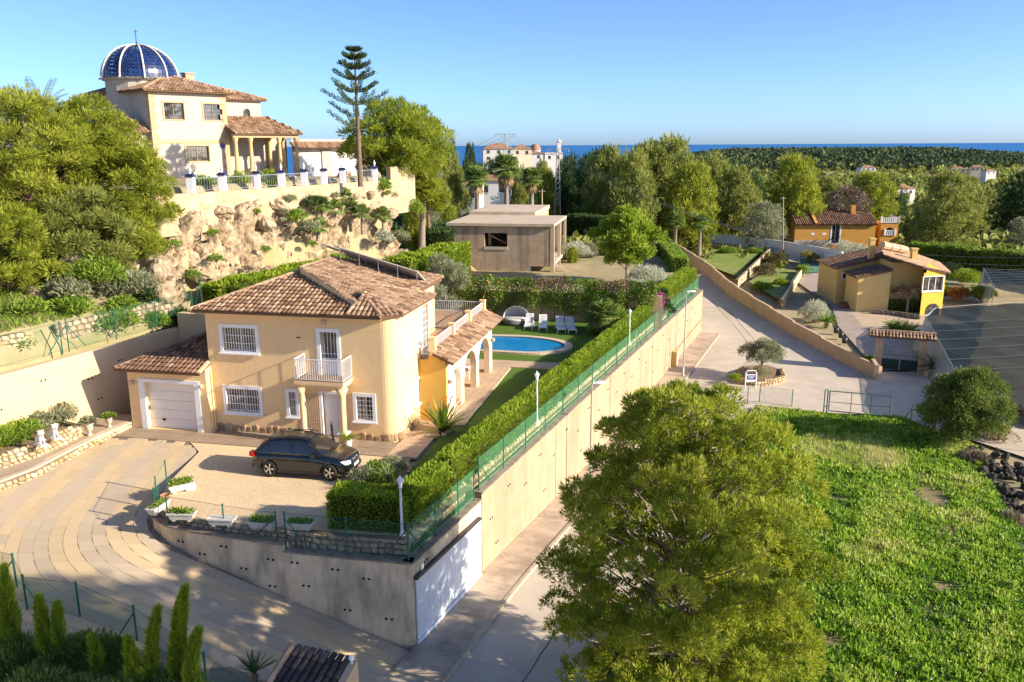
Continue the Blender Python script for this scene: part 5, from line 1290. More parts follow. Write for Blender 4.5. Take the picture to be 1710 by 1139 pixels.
# main hipped roof
def hip(parent,x0,x1,y0,y1,z,h,seed,ov=.45,m=None):
    x0-=ov;x1+=ov;y0-=ov;y1+=ov; w_=min(x1-x0,y1-y0)/2
    if x1-x0>=y1-y0: A=(x0+w_,(y0+y1)/2,z+h); B_=(x1-w_,(y0+y1)/2,z+h)
    else: A=((x0+x1)/2,y0+w_,z+h); B_=((x0+x1)/2,y1-w_,z+h)
    c=[(x0,y0,z),(x1,y0,z),(x1,y1,z),(x0,y1,z)]
    if x1-x0>=y1-y0: faces=[([c[0],c[1],B_,A],(0,-1,-.4)),([c[1],c[2],B_],(1,0,-.4)),([c[2],c[3],A,B_],(0,1,-.4)),([c[3],c[0],A],(-1,0,-.4))]
    else: faces=[([c[0],c[1],A],(0,-1,-.4)),([c[1],c[2],B_,A],(1,0,-.4)),([c[2],c[3],B_],(0,1,-.4)),([c[3],c[0],A,B_],(-1,0,-.4))]
    for i,(f,d) in enumerate(faces):
        f=[Vector(q) for q in f]; 
        if (f[0]-f[-1]).length<.01: f=f[:-1]
        tile_roof(parent,f,d,pitch=.30,course=.42,name='tile_field',seed=seed+i,m=m)
    e=[(c[0],A),(c[1],B_ if x1-x0>=y1-y0 else A),(c[2],B_),(c[3],A if x1-x0>=y1-y0 else B_),(A,B_)]
    for p,q in e:
        if (Vector(p)-Vector(q)).length>.1: ridge(parent,Vector(p)+Vector((0,0,.08)),Vector(q)+Vector((0,0,.05)),.13,name='hip_tiles')
hip(dh,0,W0,0,LD,zev,1.5,30,.6)
# dome
dc=Yp(234,132,75.); dl=dh.matrix_basis.inverted() if False else None
q=Matrix.Translation((DF.o.x,DF.o.y,gz))@Matrix.Rotation(DF.rz,4,'Z'); dcl=q.inverted()@dc
rd=3.1; hd_=Yp(234,75,75.).z-dc.z
mb=MB(); mb.lathe([(rd*.90,-4.5),(rd*.90,-.25),(rd*.98,-.2),(rd*.98,0)],16,dcl); mb.build('drum',CREAM,dh)
BLUE=tintmat('blue_glazed_tiles',[(.008,.016,.07),(.012,.026,.10),(.018,.036,.13)],.22,0,0,.6)
prof=[(rd*1.06,-.05)]+[(rd*math.cos(a)**.92*1.0,hd_*math.sin(a)) for a in [math.pi/2*i/13 for i in range(14)]]; prof[-1]=(.06,hd_)
dm=MB(); n8=10
for j in range(n8):
    A0=2*math.pi*j/n8;A1=2*math.pi*(j+1)/n8
    for i in range(len(prof)-1):
        for t in range(5):
            def pt(f,k): 
                r,z=prof[k]; p0=Vector((r*math.cos(A0),r*math.sin(A0),z)); p1=Vector((r*math.cos(A1),r*math.sin(A1),z)); p=p0.lerp(p1,f); b=1+.035*math.sin(math.pi*f); return Vector((p.x*b,p.y*b,p.z))+dcl
            dm.add([pt(t/5,i),pt((t+.93)/5,i),pt((t+.93)/5,i+1)-Vector((0,0,.03)),pt(t/5,i+1)-Vector((0,0,.03))],[(0,1,2,3)],random.random())
dm.build('dome',BLUE,dh)
for j in range(n8):
    A0=2*math.pi*j/n8; mb=MB(); mb.tube([Vector((r*1.015*math.cos(A0),r*1.015*math.sin(A0),z))+dcl for r,z in prof],.075,6); mb.build('dome_rib',PLW,dh)
mb=MB(); zt_=hd_; mb.tube([dcl+Vector((0,0,zt_-.1)),dcl+Vector((0,0,zt_+1.25))],.03,6); mb.lathe([(0,.0),(.12,.12),(0,.25)],8,dcl+Vector((0,0,zt_))); mb.bar(dcl+Vector((-.28,0,zt_+.75)),dcl+Vector((.28,0,zt_+.75)),.025); mb.add([dcl+Vector(p) for p in ((-.2,0,zt_+1.0),(.25,0,zt_+1.05),(.1,.01,zt_+1.2),(-.05,0,zt_+1.1))],[(0,1,2,3)]); mb.build('weather_vane',IRON,dh)
# lower wing on the left, right wing, chimney
lw=MB(); xl0=hitx(DF,240,250)[0]; zl=lz(221); lw.box(-2.6,-.02,.6,5.,-1.5,zl); lw.build('left_wing_wall',CREAM,dh); hip(dh,-2.6,.3,.6,5.,zl,1.1,40,.45)
mb=MB(); mb.lathe([(0,.03),(.28,.03),(.28,0)],16); o=mb.build('wall_plaque',plain('blue_ceramic',(.04,.06,.2),.3),dh); o.location=(-1.2,.59,2.3); o.rotation_euler=(math.pi/2,0,0)
mb=MB(); mb.lathe([(0,.03),(.25,.03),(.25,0)],16); o=mb.build('wall_plaque',MATS['blue_ceramic'],dh); o.location=(a5+1.3,-.01,2.4); o.rotation_euler=(math.pi/2,0,0)
W1=hitx(DF,436,190,2.2)[0]; zr=lz(164,76.)
mb=MB(); wallface(mb,Matrix.Translation((0,2.2,0)),W1,-1.5,zr,[],.2,W0+.01); mb.add([(W1,2.2,-1.5),(W1,7.5,-1.5),(W1,7.5,zr),(W1,2.2,zr)],[(0,1,2,3)]); mb.add([(W1,7.5,-1.5),(W0,7.5,-1.5),(W0,7.5,zr),(W1,7.5,zr)],[(0,1,2,3)]); mb.build('right_wing_wall',CREAM,dh); hip(dh,W0+.1,W1,2.2,7.5,zr,1.0,50,.45)
mb=MB(); xx=hitx(DF,412,188,2.2)[0]; zz=lz(196,76.); pts=[(xx-.35,zz),(xx+.35,zz),(xx+.35,zz+.5)]+[(xx+.35*math.cos(a),zz+.5+.35*math.sin(a)) for a in [math.pi*i/6 for i in range(1,6)]]+[(xx-.35,zz+.5)]; mb.add([(x,2.17,z) for x,z in pts],[tuple(range(len(pts)))]); mb.build('arched_window',GLASS,dh)
mb=MB(); cx=W0*.95; mb.box(cx-.4,cx+.4,5.2,6.0,zev+.3,zev+1.9); mb.box(cx-.5,cx+.5,5.1,6.1,zev+1.9,zev+2.0); mb.build('chimney',QUOIN,dh)
# portico
pz0=lz(222,70.); px0=W0-.3; px1=hitx(DF,490,240,-.6)[0]
tile_roof(dh,[(px0,-1.6,pz0),(px1+.4,-1.6,pz0),(px1-1.0,2.2,pz0+1.5),(px0,2.2,pz0+1.5)],(0,-1,-.4),pitch=.30,course=.42,name='tile_field',seed=61)
tile_roof(dh,[(px1+.4,-1.6,pz0),(px1+.4,3.6,pz0),(px1-1.0,2.2,pz0+1.5)],(1,0,-.7),pitch=.30,course=.42,name='tile_field',seed=62)
mb=MB(); mb.box(px0,px1+.1,-1.35,-1.05,pz0-.35,pz0-.05); mb.box(px1-.2,px1+.1,-1.05,3.5,pz0-.35,pz0-.05); mb.build('lintel',QUOIN,dh)
for x,y in ((px0+.25,-1.2),(px0+1.7,-1.2),(px1-1.9,-1.2),(px1-.1,-1.2),(px1-.1,1.0),(px1-.1,3.3)):
    mb=MB(); mb.box(x-.24,x+.24,y-.24,y+.24,-1.2,.3); mb.lathe([(.2,.3),(.19,.5),(.15,pz0-.75),(.22,pz0-.6),(.26,pz0-.36)],12,(x,y,0)); mb.build('column',mat('ochre_stone',(.66,.46,.23),(.60,.41,.20),3),dh,True)
mb=MB(); mb.box(W0+.3,px1+2.,3.6,3.9,-1.2,pz0-.1); mb.build('portico_back_wall',CREAM,dh)
mb=MB(); mb.box(W0+2.2,W0+3.1,3.54,3.6,-.1,2.1); mb.build('door',plain('blue_door',(.03,.07,.22),.4),dh)
tag(dh,'cream hilltop house with blue-tiled dome, portico and tiled roofs','house')
# garage block behind
g0=Yp(489,272,82.); g1=Yp(624,272,92.); an=math.degrees(math.atan2(g1.y-g0.y,g1.x-g0.x)); GF=Fr(g0.x,g0.y,an); gb=empty('garage_block',(g0.x,g0.y,11.7),GF.rz); GW=(g1-g0).xy.length; gzt=Yp(489,232,82.).z-11.7
ga=[hitx(GF,u,255)[0] for u in (492,538,553,602)]; gd_h=Yp(500,249,82.).z-11.7
mb=MB(); wallface(mb,I4,GW,-1.5,gzt,[(ga[0],ga[1],-.6,gd_h),(ga[2],ga[3],-.6,gd_h)],.3); mb.add([(GW,0,-1.5),(GW,5,-1.5),(GW,5,gzt),(GW,0,gzt)],[(0,1,2,3)]); mb.add([(0,0,gzt),(GW,0,gzt),(GW,5,gzt),(0,5,gzt)],[(0,1,2,3)]); mb.build('wall',CREAM,gb)
for a,b in ((ga[0],ga[1]),(ga[2],ga[3])): 
    mb=MB(); mb.box(a,b,.2,.26,-.6,gd_h); mb.build('garage_door',MATS['garage_cream'],gb)
tile_roof(gb,[(-.2,-.7,gzt-.85),(GW+.2,-.7,gzt-.85),(GW+.2,.0,gzt-.3),(-.2,.0,gzt-.3)],(0,-1,-.7),pitch=.3,course=.42,name='tile_field',seed=70)
tag(gb,'long low cream garage block with two pale doors beside the portico','garage')
# terrace wall and pillared fence
w0=Yp(300,319,52.5); w1=Yp(652,288,72.5); wz=11.2
tw=empty('terrace_wall',(0,0,0)); TWM=mat('flaking_render',(.46,.345,.22),(.34,.245,.15),2.2,.95,.9,7.,c3=(.56,.45,.31),s3=.9,amt=.7)
wp=[w0.xy.lerp(w1.xy,t) for t in (-.12,0,.25,.5,.75,1.)]; o=wall_path('panel',[tuple(p) for p in wp],11.15,[8.6]*6,.5,TWM); o.parent=tw
dT=(w1.xy-w0.xy).normalized(); o=wall_path('return_panel',[tuple(w1.xy),tuple(w1.xy+Vector((1.6,4.2)))],[12.2,12.4],8.2,.4,TWM); o.parent=tw
tag(tw,'sunlit flaking terrace wall above the rock face','wall')
pf=empty('pillar_fence',(w0.x,w0.y,wz)); BW=mat('white_pillar',(.74,.73,.76),(.66,.65,.70),4,.8); NB=plain('navy_trim',(.02,.03,.10),.4)
# pillars at surveyed bearings along the wall
pil=[]
for u in (318,371,428,470,508,541,572,601,626):
    r=ray(u,300); P0=w0.xy+Vector((-dT.y,dT.x))*.25; den=r[0]*dT.y-r[1]*dT.x; t=(P0.x*dT.y-P0.y*dT.x)/den; pil.append(Vector((r[0]*t,r[1]*t,wz))-pf.location)
pf.location.z=11.15
for p in pil:
    p.z=0; mb=MB(); mb.box(p.x-.22,p.x+.22,p.y-.22,p.y+.22,0,1.0); po_=mb.build('pillar',BW,pf); mb=MB(); mb.box(p.x-.27,p.x+.27,p.y-.27,p.y+.27,1.0,1.12); mb.box(p.x-.2,p.x+.2,p.y-.2,p.y+.2,1.12,1.2); mb.build('pillar_cap',NB,po_); mb=MB(); mb.lathe([(.06,1.2),(.05,1.28),(.12,1.4),(.07,1.55),(.0,1.72)],8,p); mb.build('finial',BW,po_)
for a,b in zip(pil,pil[1:]):
    mb=MB(); rail(mb,a+Vector((0,0,.05)),b+Vector((0,0,.05)),.85,12,.022,.08); mb.build('railing',IRON if False else plain('grey_rail',(.22,.24,.30),.5),pf)
tag(pf,'white pillars with navy caps and railings along the terrace wall','fence')
# ================================================================ unfinished concrete building
CF=Fr(-6.62,88.8,-10.5); RAW=mat('raw_concrete',(.52,.395,.275),(.40,.30,.205),1.1,.95,.4,10.,c3=(.12,.095,.075),s3=.5,amt=.75,streak=(2.2,2.2,.18)); RAWL=mat('pale_concrete',(.56,.46,.34),(.47,.38,.28),1.,.95,.3,10.,c3=(.36,.29,.21),s3=.4,amt=.5)
cb=empty('concrete_building',(CF.o.x,CF.o.y,0.),CF.rz); RT=6.0
mb=MB(); mb.box(-.3,11.3,-.3,10.6,RT-.28,RT); mb.build('roof_slab',RAWL,cb)
mb=MB(); mb.box(-.3,7.6,10.62,23.,RT-.1,RT+.35); mb.build('rear_roof_slab',RAWL,cb)
ha=hitx(CF,809,400)[0]; hb=hitx(CF,847,400)[0]; hz0=hitx(CF,820,412)[1]; hz1=hitx(CF,820,389)[1]; la=hitx(CF,879,450)[0]; lb_=hitx(CF,924,450)[0]; lz1=hitx(CF,900,445)[1]
mb=MB(); wallface(mb,I4,10.85,-.6,RT-.281,[(ha,hb,hz0,hz1),(la,lb_,-.6,lz1)],.3,.15); mb.add([(.15,10.5,-.6),(.15,0,-.6),(.15,0,RT-.281),(.15,10.5,RT-.281)],[(0,1,2,3)]);
mb.build('front_wall',RAW,cb)
mb=MB(); mb.box(.2,7.5,10.6,22.8,-.6,RT-.1); mb.build('rear_block',RAW,cb)
mb=MB(); mb.box(-.02,.14,-.02,.1,1.,RT-.3); mb.build('rusty_strip',plain('rust',(.22,.09,.05),.9),cb)
mb=MB(); mb.box(8.2,8.4,.4,10.3,1.9,RT-.29); mb.box(8.4,10.84,10.2,10.4,1.9,RT-.29); mb.build('inner_wall',RAW,cb)
mb=MB(); mb.box(8.2,11.3,.31,10.5,1.65,1.95); mb.build('floor_slab',RAWL,cb)
mb=MB(); mb.box(10.86,11.28,-.02,.28,-.6,RT-.285); mb.build('corner_column',RAWL,cb)
for y in (5.,10.2): mb=MB(); mb.box(11.0,11.28,y,y+.28,-.6,RT-.285); mb.build('column',RAWL,cb)
mb=MB(); mb.box(ha-.05,hb+.05,-.08,.26,hz0-.3,hz0-.0); mb.build('window_sill',RAWL,cb)
mb=MB(); mb.box(ha+.2,ha+.5,1.,1.2,hz0,hz1); mb.bar((ha+.3,.6,hz1-.2),(hb-.3,.9,hz0+.3),.12); mb.build('timber_props',mat('old_timber',(.50,.33,.20),(.38,.24,.14),5),cb)
mb=MB(); mb.box(la+.0,la+.4,.32,.6,-.6,lz1); mb.build('white_pier',WHITE,cb); mb=MB(); mb.box(lb_-.4,lb_,.32,.6,-.6,lz1); mb.build('white_pier',WHITE,cb)
for q in ((11.3,14.5),): mb=MB(); mb.bar((11.15,.4,1.8),(14.3,.8,-.3),.25,.3); mb.bar((11.2,9.5,1.8),(14.3,9.5,-.3),.25,.3); mb.build('stair_beam',RAWL,cb)
tag(cb,'unfinished grey concrete building with flat roof and open window','building')
mb=MB(); A=[Yp(722,421,93.),Yp(752,421,90.5),Yp(806,459,85.),Yp(744,459,84.)]
for p in A: pass
mb.slab(A,.3); tag(mb.build('concrete_ramp',mat('ochre_concrete',(.58,.37,.16),(.52,.33,.14),1.)),'ochre sloping ramp slab left of the concrete building','ramp')
# garden wall behind the pool
GWM=mat('garden_wall_render',(.52,.37,.23),(.40,.28,.17),1.4,.95,.4,12.,c3=(.22,.16,.10),s3=.5,amt=.6)
gwp=[(-7.5,68.2),(-3.,67.6),(7.,65.6),(11.9,64.6)]; gw=empty('garden_wall',(0,0,0)); o=wall_path('panel',gwp,[2.3]*4,-.3,.3,GWM); o.parent=gw
for t in (.25,.45,.62,.8): 
    p,d=pathpt(gwp,t*19.7); mb=MB(); mb.box(p.x-.18,p.x+.18,p.y-.1,p.y+.02,-.1,2.4); mb.build('pilaster',GWM,gw)
tag(gw,'weathered garden wall behind the loungers, half hidden by creepers','wall')
# ================================================================ right side: boundary wall, gate, houses
SWM=mat('boundary_render',(.58,.42,.27),(.48,.34,.21),1.6,.95,.4,14.,c3=(.32,.22,.14),s3=.7,amt=.5)
sw=empty('stepped_wall',(0,0,0)); pth=[P2(1466,634,-4.8)]+ROADR[::-1][1:]+[P2(1146,438,-4.7),P2(1108,414,-4.6)]
pth=[tuple(p) for p in pth]; tot=sum((Vector(b)-Vector(a)).length for a,b in zip(pth,pth[1:])); n=26
for i in range(n):
    t0=i*tot/n; t1=(i+1)*tot/n; p,_=pathpt(pth,t0+.001); q,_=pathpt(pth,t1-.001); zt=-3.65+.035*(i%1)+(.9*sstep((i-14)/12.))+( .0)
    zt=-3.7+1.2*i/n+.06*(i%2); o=wall_path('step_panel',[tuple(p),tuple(q)],zt,-5.3,.28,SWM,left=False); o.parent=sw
tag(sw,'long stepped cream boundary wall on the far side of the street','wall')
# white wall, curved
ww=empty('white_wall',(0,0,0)); pts=[P2(1108,408,-4.5),P2(1160,409,-4.5),P2(1230,413,-4.5),P2(1300,421,-4.5),P2(1360,434,-4.5),P2(1404,445,-4.5)]
o=wall_path('panel',pts,[-2.3,-2.3,-2.4,-2.5,-2.3,-2.2],-5.4,.25,mat('white_wash',(.80,.78,.74),(.72,.70,.66),1.,.9)); o.parent=ww; tag(ww,'curved whitewashed wall below the orange house','wall')
# terraced beds between the boundary wall and the driveway
WEED=mat('weedy_bed',(.20,.27,.04),(.13,.19,.025),1.5,.95,.8,10.,c3=(.40,.31,.18),s3=.4,amt=.5,world=True)
def flat(name,pix,z,m,cell=4.): return struct(surf(name,[P2(u,v,z) for u,v in pix],lambda x,y:z,cell,m))
flat('upper_bed',[(1168,438),(1196,407),(1282,411),(1250,440),(1232,462)],-4.3,WEED)
flat('lower_bed',[(1250,470),(1290,448),(1340,452),(1318,478),(1300,500)],-4.3,WEED)
stone_wall('bed_wall',[P2(1232,478,-4.6),P2(1262,448,-4.6),P2(1296,414,-4.6)],[-4.9]*3,1.2,.4,'pale rubble wall between the two planted terraces',.5,maxn=120)
stone_wall('bed_wall',[P2(1306,512,-4.7),P2(1322,488,-4.7),P2(1338,462,-4.7)],[-5.]*3,1.3,.4,'rubble wall at the right side of the lower terrace',.5,maxn=120)
stone_wall('slope_wall',[P2(1135,412,-4.2),P2(1190,413,-4.2),P2(1235,416,-4.2)],[-4.6]*3,1.2,.4,'golden stone bank below the white wall',.6,maxn=120)
PAVR=mat('property_paving',(.40,.33,.28),(.33,.27,.22),1.,.9,.2,8.,c3=(.26,.21,.17),s3=.3,amt=.5,world=True)
flat('house_drive',[(1340,455),(1400,455),(1412,470),(1425,505),(1480,540),(1528,590),(1530,618),(1468,618),(1440,590),(1400,545),(1388,510),(1330,470)],-4.74,PAVR)
flat('house_yard',[(1410,508),(1470,505),(1540,512),(1552,525),(1540,560),(1500,545),(1440,545)],-4.735,mat('pale_paving',(.52,.40,.27),(.45,.34,.23),1.,.9,world=True))
flat('tennis_court',[(1335,430),(1396,432),(1398,452),(1340,456)],-4.6,mat('court_green',(.10,.24,.15),(.08,.19,.12),1.,.9,world=True))
# gate with tiled canopy
gl=Vector((*P2(1470,616,-4.8),-4.8)); gr_=Vector((*P2(1532,621,-4.8),-4.8)); GFm=Fr(gl.x,gl.y,math.degrees(math.atan2(gr_.y-gl.y,gr_.x-gl.x)),-4.8); gwid=(gr_-gl).xy.length
gt=empty('driveway_gate',(gl.x,gl.y,-4.8),GFm.rz)
for x in (-.25,gwid+.25):
    mb=MB(); mb.box(x-.28,x+.28,-.28,.28,-.3,2.75); mb.build('pier',SWM,gt)
mb=MB(); mb.box(-.9,gwid+.9,-.22,.22,2.75,2.95); mb.build('lintel',mat('brown_beam',(.16,.10,.06),(.12,.075,.045),4),gt)
tile_roof(gt,[(-1.1,-.7,2.96),(gwid+1.1,-.7,2.96),(gwid+1.1,0,3.3),(-1.1,0,3.3)],(0,-1,-.5),pitch=.26,course=.4,name='tile_field',seed=80)
tile_roof(gt,[(-1.1,.7,2.96),(gwid+1.1,.7,2.96),(gwid+1.1,0,3.3),(-1.1,0,3.3)],(0,1,-.5),pitch=.26,course=.4,name='tile_field',seed=81)
ridge(gt,(-1.1,0,3.36),(gwid+1.1,0,3.36),.12)
GG=plain('dark_green_iron',(.015,.05,.035),.5)
for s in (0,1):
    x0=.05+s*gwid/2; x1=x0+gwid/2-.1; mb=MB(); mb.box(x0,x1,-.03,.03,.05,.95); lf=mb.build('gate_leaf',GG,gt); mb=MB()
    for i in range(10): x=x0+(x1-x0)*i/9; h=1.55+.35*abs((x-gwid/2)/(gwid/2)); mb.bar((x,0,.95),(x,0,h),.025)
    mb.bar((x0,0,1.3),(x1,0,1.3),.03); mb.build('gate_bars',GG,lf)
tag(gt,'green iron gate between piers under a small tiled canopy','gate')
o=wall_path('gate_flank_wall',[P2(1466,634,-4.8),P2(1459,622,-4.8)],-3.6,-5.2,.3,SWM); tag(o,'short wall stub left of the driveway gate','wall')
# yellow house
YG=-5.2
def monoroof(parent,c,th=.18,seed=1,tiles=True,down=(0,-1,-.3),m=None): tile_roof(parent,[Vector(q) for q in c],down,pitch=.3,course=.45,name='tile_field',seed=seed,m=m,th=th)
o0=Yp(1432,497,93.); YF=Fr(o0.x,93.,-3.); yh=empty('yellow_house',(o0.x,93.,YG),YF.rz)
def ya(u,v,off=0.): a,z=hitx(YF,u,v,off); return a,z-YG
DULL=mat('shaded_yellow_render',(.70,.49,.19),(.64,.44,.165),2.,.95,.3,14.); BRY=mat('bright_yellow_render',(.74,.47,.07),(.68,.42,.06),2.,.95,.3,14.)  # fronts get a duller yellow than the right block, shade put into the colour
b0,zA=ya(1434,463); b1,zB=ya(1489,451); 
mb=MB(); mb.add([(b0,0,-.5),(b1,0,-.5),(b1,0,zB),(b0,0,zA),(b0,4,-.5),(b1,4,-.5),(b1,4,zB),(b0,4,zA)],[(0,1,2,3),(3,2,6,7),(4,0,3,7),(1,5,6,2)]); mb.build('porch_wall',DULL,yh)
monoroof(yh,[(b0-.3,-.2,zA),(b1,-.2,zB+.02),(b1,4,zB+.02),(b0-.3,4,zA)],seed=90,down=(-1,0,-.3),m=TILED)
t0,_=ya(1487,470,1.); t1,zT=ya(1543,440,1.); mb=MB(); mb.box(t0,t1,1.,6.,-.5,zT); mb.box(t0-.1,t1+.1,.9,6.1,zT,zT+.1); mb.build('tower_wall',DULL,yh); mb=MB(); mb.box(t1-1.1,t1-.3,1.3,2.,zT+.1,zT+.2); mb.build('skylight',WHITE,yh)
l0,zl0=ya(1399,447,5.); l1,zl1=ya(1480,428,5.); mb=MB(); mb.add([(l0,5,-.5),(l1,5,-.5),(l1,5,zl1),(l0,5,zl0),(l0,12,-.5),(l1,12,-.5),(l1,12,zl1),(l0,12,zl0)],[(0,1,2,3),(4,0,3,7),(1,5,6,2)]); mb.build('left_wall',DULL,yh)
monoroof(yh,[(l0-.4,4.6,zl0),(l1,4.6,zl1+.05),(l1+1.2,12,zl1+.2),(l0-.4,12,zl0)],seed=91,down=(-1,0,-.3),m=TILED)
wa,wz0=ya(1406,465,5.); wb,wz1=ya(1420,456,5.); window(yh,Matrix.Translation((0,4.9,0)),wa,wb,wz0,wz1,depth=.1,bars=0,surround=.1,sill=False)
# right block, turned towards the sun
q0=Yp(1541,512,91.); RF=Fr(q0.x,q0.y,14.); M_=Matrix.Translation(-Vector((o0.x,93.,YG)))
Ml=(Matrix.Translation((o0.x,93.,YG))@Matrix.Rotation(YF.rz,4,'Z')).inverted()@Matrix.Translation((q0.x,q0.y,YG))@Matrix.Rotation(RF.rz,4,'Z')
def ra(u,v): a,z=hitx(RF,u,v); return a,z-YG
r1,zr0=ra(1580,454); _,zr1=ra(1541,440); ha_,hz_=ra(1541.5,463); hb_,hy_=ra(1573,485)
mb=MB(); wallface(mb,Ml,r1,-.5,zr0,[(ha_+.1,hb_,hy_,hz_)],.25); mb.add([Ml@Vector(p) for p in ((0,0,zr0),(r1,0,zr0),(0,0,zr1))],[(0,1,2)]); mb.add([Ml@Vector(p) for p in ((r1,0,-.5),(r1,7,-.5),(r1,7,zr0),(r1,0,zr0))],[(0,1,2,3)]); mb.build('right_wall',BRY,yh)
window(yh,Ml,ha_+.1,hb_,hy_,hz_,depth=.2,bars=0,split=2,surround=.09,sill=True)
mb=MB(); cc=r1*.5; pts=[(cc-.95,-.4),(cc+.95,-.4),(cc+.95,.9)]+[(cc+.95*math.cos(a),.9+.8*math.sin(a)) for a in [math.pi*i/8 for i in range(1,8)]]+[(cc-.95,.9)]; mb.add([Ml@Vector((x,-.012,z)) for x,z in pts],[tuple(range(len(pts)))]); mb.build('arched_opening',GLASS,yh)
# light tiled roof falling to the right
tp=[Yp(1481,427,93.),Yp(1587,456,91.5),Yp(1512,419,103.),Yp(1472,414,98.),Yp(1543,445,90.8),Yp(1568,438,99.)]
inv=(Matrix.Translation((o0.x,93.,YG))@Matrix.Rotation(YF.rz,4,'Z')).inverted()
P_=[inv@p for p in tp]; n_=(P_[1]-P_[0]).cross(P_[2]-P_[0]).normalized(); P_=[p-n_*((p-P_[0]).dot(n_)) for p in P_]; P_=[P_[0],P_[4],P_[1],P_[5],P_[2],P_[3]]; TPALE=tintmat('pale_roof_tiles',[(.36,.22,.12),(.50,.33,.19),(.62,.44,.28)],.85,0,0,.2,4.)
monoroof(yh,P_,seed=93,down=(1,-.2,-.4),m=TPALE); 
cR=inv@Yp(1473,412,97.); dR=inv@Yp(1512,420,98.5); ridge(yh,cR+Vector((0,0,.2)),dR+Vector((0,0,.2)),.45,1.2,TPALE,'vault_tiles')
for u,v,y in ((1456,408,98.),(1526,425,95.)):
    p=inv@Yp(u,v,y); mb=MB(); mb.box(p.x-.3,p.x+.3,p.y-.3,p.y+.3,p.z-2.6,p.z+.6); mb.box(p.x-.38,p.x+.38,p.y-.38,p.y+.38,p.z+.6,p.z+.75); mb.build('chimney',DULL,yh)
mb=MB(); sx,sz=ya(1423,490,.5)
for i in range(6): mb.box(sx-.6,sx+.6,1.2+i*.3,1.5+i*.3,-.5,.18+i*.18)
mb.build('stairs',mat('brown_steps',(.28,.15,.09),(.22,.12,.07),3),yh)
tag(yh,'yellow house with sloping tiled roofs and white bay window','house')
# orange house
OG=-4.6; o1=Yp(1326,404,158.); OF=Fr(o1.x,o1.y,-4.); oh=empty('orange_house',(o1.x,o1.y,OG),OF.rz)
def oa(u,v,off=0.): a,z=hitx(OF,u,v,off); return a,z-OG
ORA=mat('orange_render',(.58,.30,.07),(.52,.265,.06),2.,.95,.2,10.)
w1_,zw=oa(1463,374); h0,_=oa(1389,390); h1,_=oa(1402,390); _,hzt=oa(1395,374)
ORL=ORA
mb=MB(); wallface(mb,I4,w1_,-1.,zw,[(h0,h1,.05,hzt-.05)],.3); mb.add([(w1_,0,-1.),(w1_,9,-1.),(w1_,9,zw),(w1_,4.5,zw+1.9),(w1_,0,zw)],[(0,1,2,3,4)]); mb.add([(0,9,-1.),(0,0,-1.),(0,0,zw),(0,4.5,zw+1.9),(0,9,zw)],[(0,1,2,3,4)]); mb.build('wall',ORA,oh)
mb=MB(); mb.box(0,h0-.2,-.06,0,-.8,.75); mb.box(h1+.2,h1+1.6,-.06,0,-.8,.75); mb.build('plinth',RAWL,oh)
window(oh,I4,h0,h1,.05,hzt-.05,depth=.3,bars=0,split=1,surround=.25,sill=False,name='door')
for u in (1358,1377): a,_=oa(u,381); mb=MB(); mb.box(a-.35,a+.35,-.03,.0,1.7,2.1); mb.build('vent_grille',WHITE,oh)
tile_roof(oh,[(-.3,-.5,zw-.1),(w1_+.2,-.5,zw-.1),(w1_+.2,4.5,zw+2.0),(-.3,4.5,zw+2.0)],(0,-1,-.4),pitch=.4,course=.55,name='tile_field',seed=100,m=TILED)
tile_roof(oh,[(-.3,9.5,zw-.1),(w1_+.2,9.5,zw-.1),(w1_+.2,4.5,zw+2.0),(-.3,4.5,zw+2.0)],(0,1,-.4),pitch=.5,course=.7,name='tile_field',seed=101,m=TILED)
xp,_=oa(1362,375); mb=MB(); mb.bar((xp,-.6,zw+.05),(xp,4.5,zw+2.2),.5,.4); mb.build('parapet_rib',ORA,oh)
xc,_=oa(1425,345,3.5); mb=MB(); mb.box(xc-.4,xc+.4,3.2,4.,zw+1.2,zw+3.2); mb.build('chimney',ORA,oh)
p0,_=oa(1470,390,1.); p1,zp=oa(1500,372,1.); p1=max(p1,p0+3.2)
# loggia tower with balustrade
mb=MB()
def loggia(M,W_):
    a,b=W_*.28,W_*.80; z0,z1=1.6,zp-1.4; c=(a+b)/2; r=(b-a)/2
    def ad(v,f): mb.add([M@Vector(q) for q in v],f)
    ad([(0,0,-1),(W_,0,-1),(W_,0,z0),(0,0,z0)],[(0,1,2,3)]); ad([(0,0,z0),(a,0,z0),(a,0,zp),(0,0,zp)],[(0,1,2,3)]); ad([(b,0,z0),(W_,0,z0),(W_,0,zp),(b,0,zp)],[(0,1,2,3)])
    q=[(c-r*math.cos(math.pi*i/8),z1+r*.6*math.sin(math.pi*i/8)) for i in range(9)]
    for (x0,za),(x1,zb) in zip(q,q[1:]): ad([(x0,0,za),(x1,0,zb),(x1,0,zp),(x0,0,zp)],[(0,1,2,3)])
    ad([(a,0,z0),(b,0,z0),(b,.3,z0),(a,.3,z0)],[(0,1,2,3)])
Wt=p1-p0; Mt=Matrix.Translation((p0,1.,0)); Mr=Matrix.Translation((p1,1.,0))@Matrix.Rotation(math.pi/2,4,'Z')
loggia(Mt,Wt); loggia(Mr,4.); mb.add([(p0,1,zp),(p1,1,zp),(p1,5,zp),(p0,5,zp)],[(0,1,2,3)]); mb.add([(p0,5,-1),(p0,1,-1),(p0,1,zp),(p0,5,zp)],[(0,1,2,3)]); mb.add([(p0,5,-1),(p1,5,-1),(p1,5,zp),(p0,5,zp)],[(3,2,1,0)]); mb.build('loggia_wall',ORA,oh)
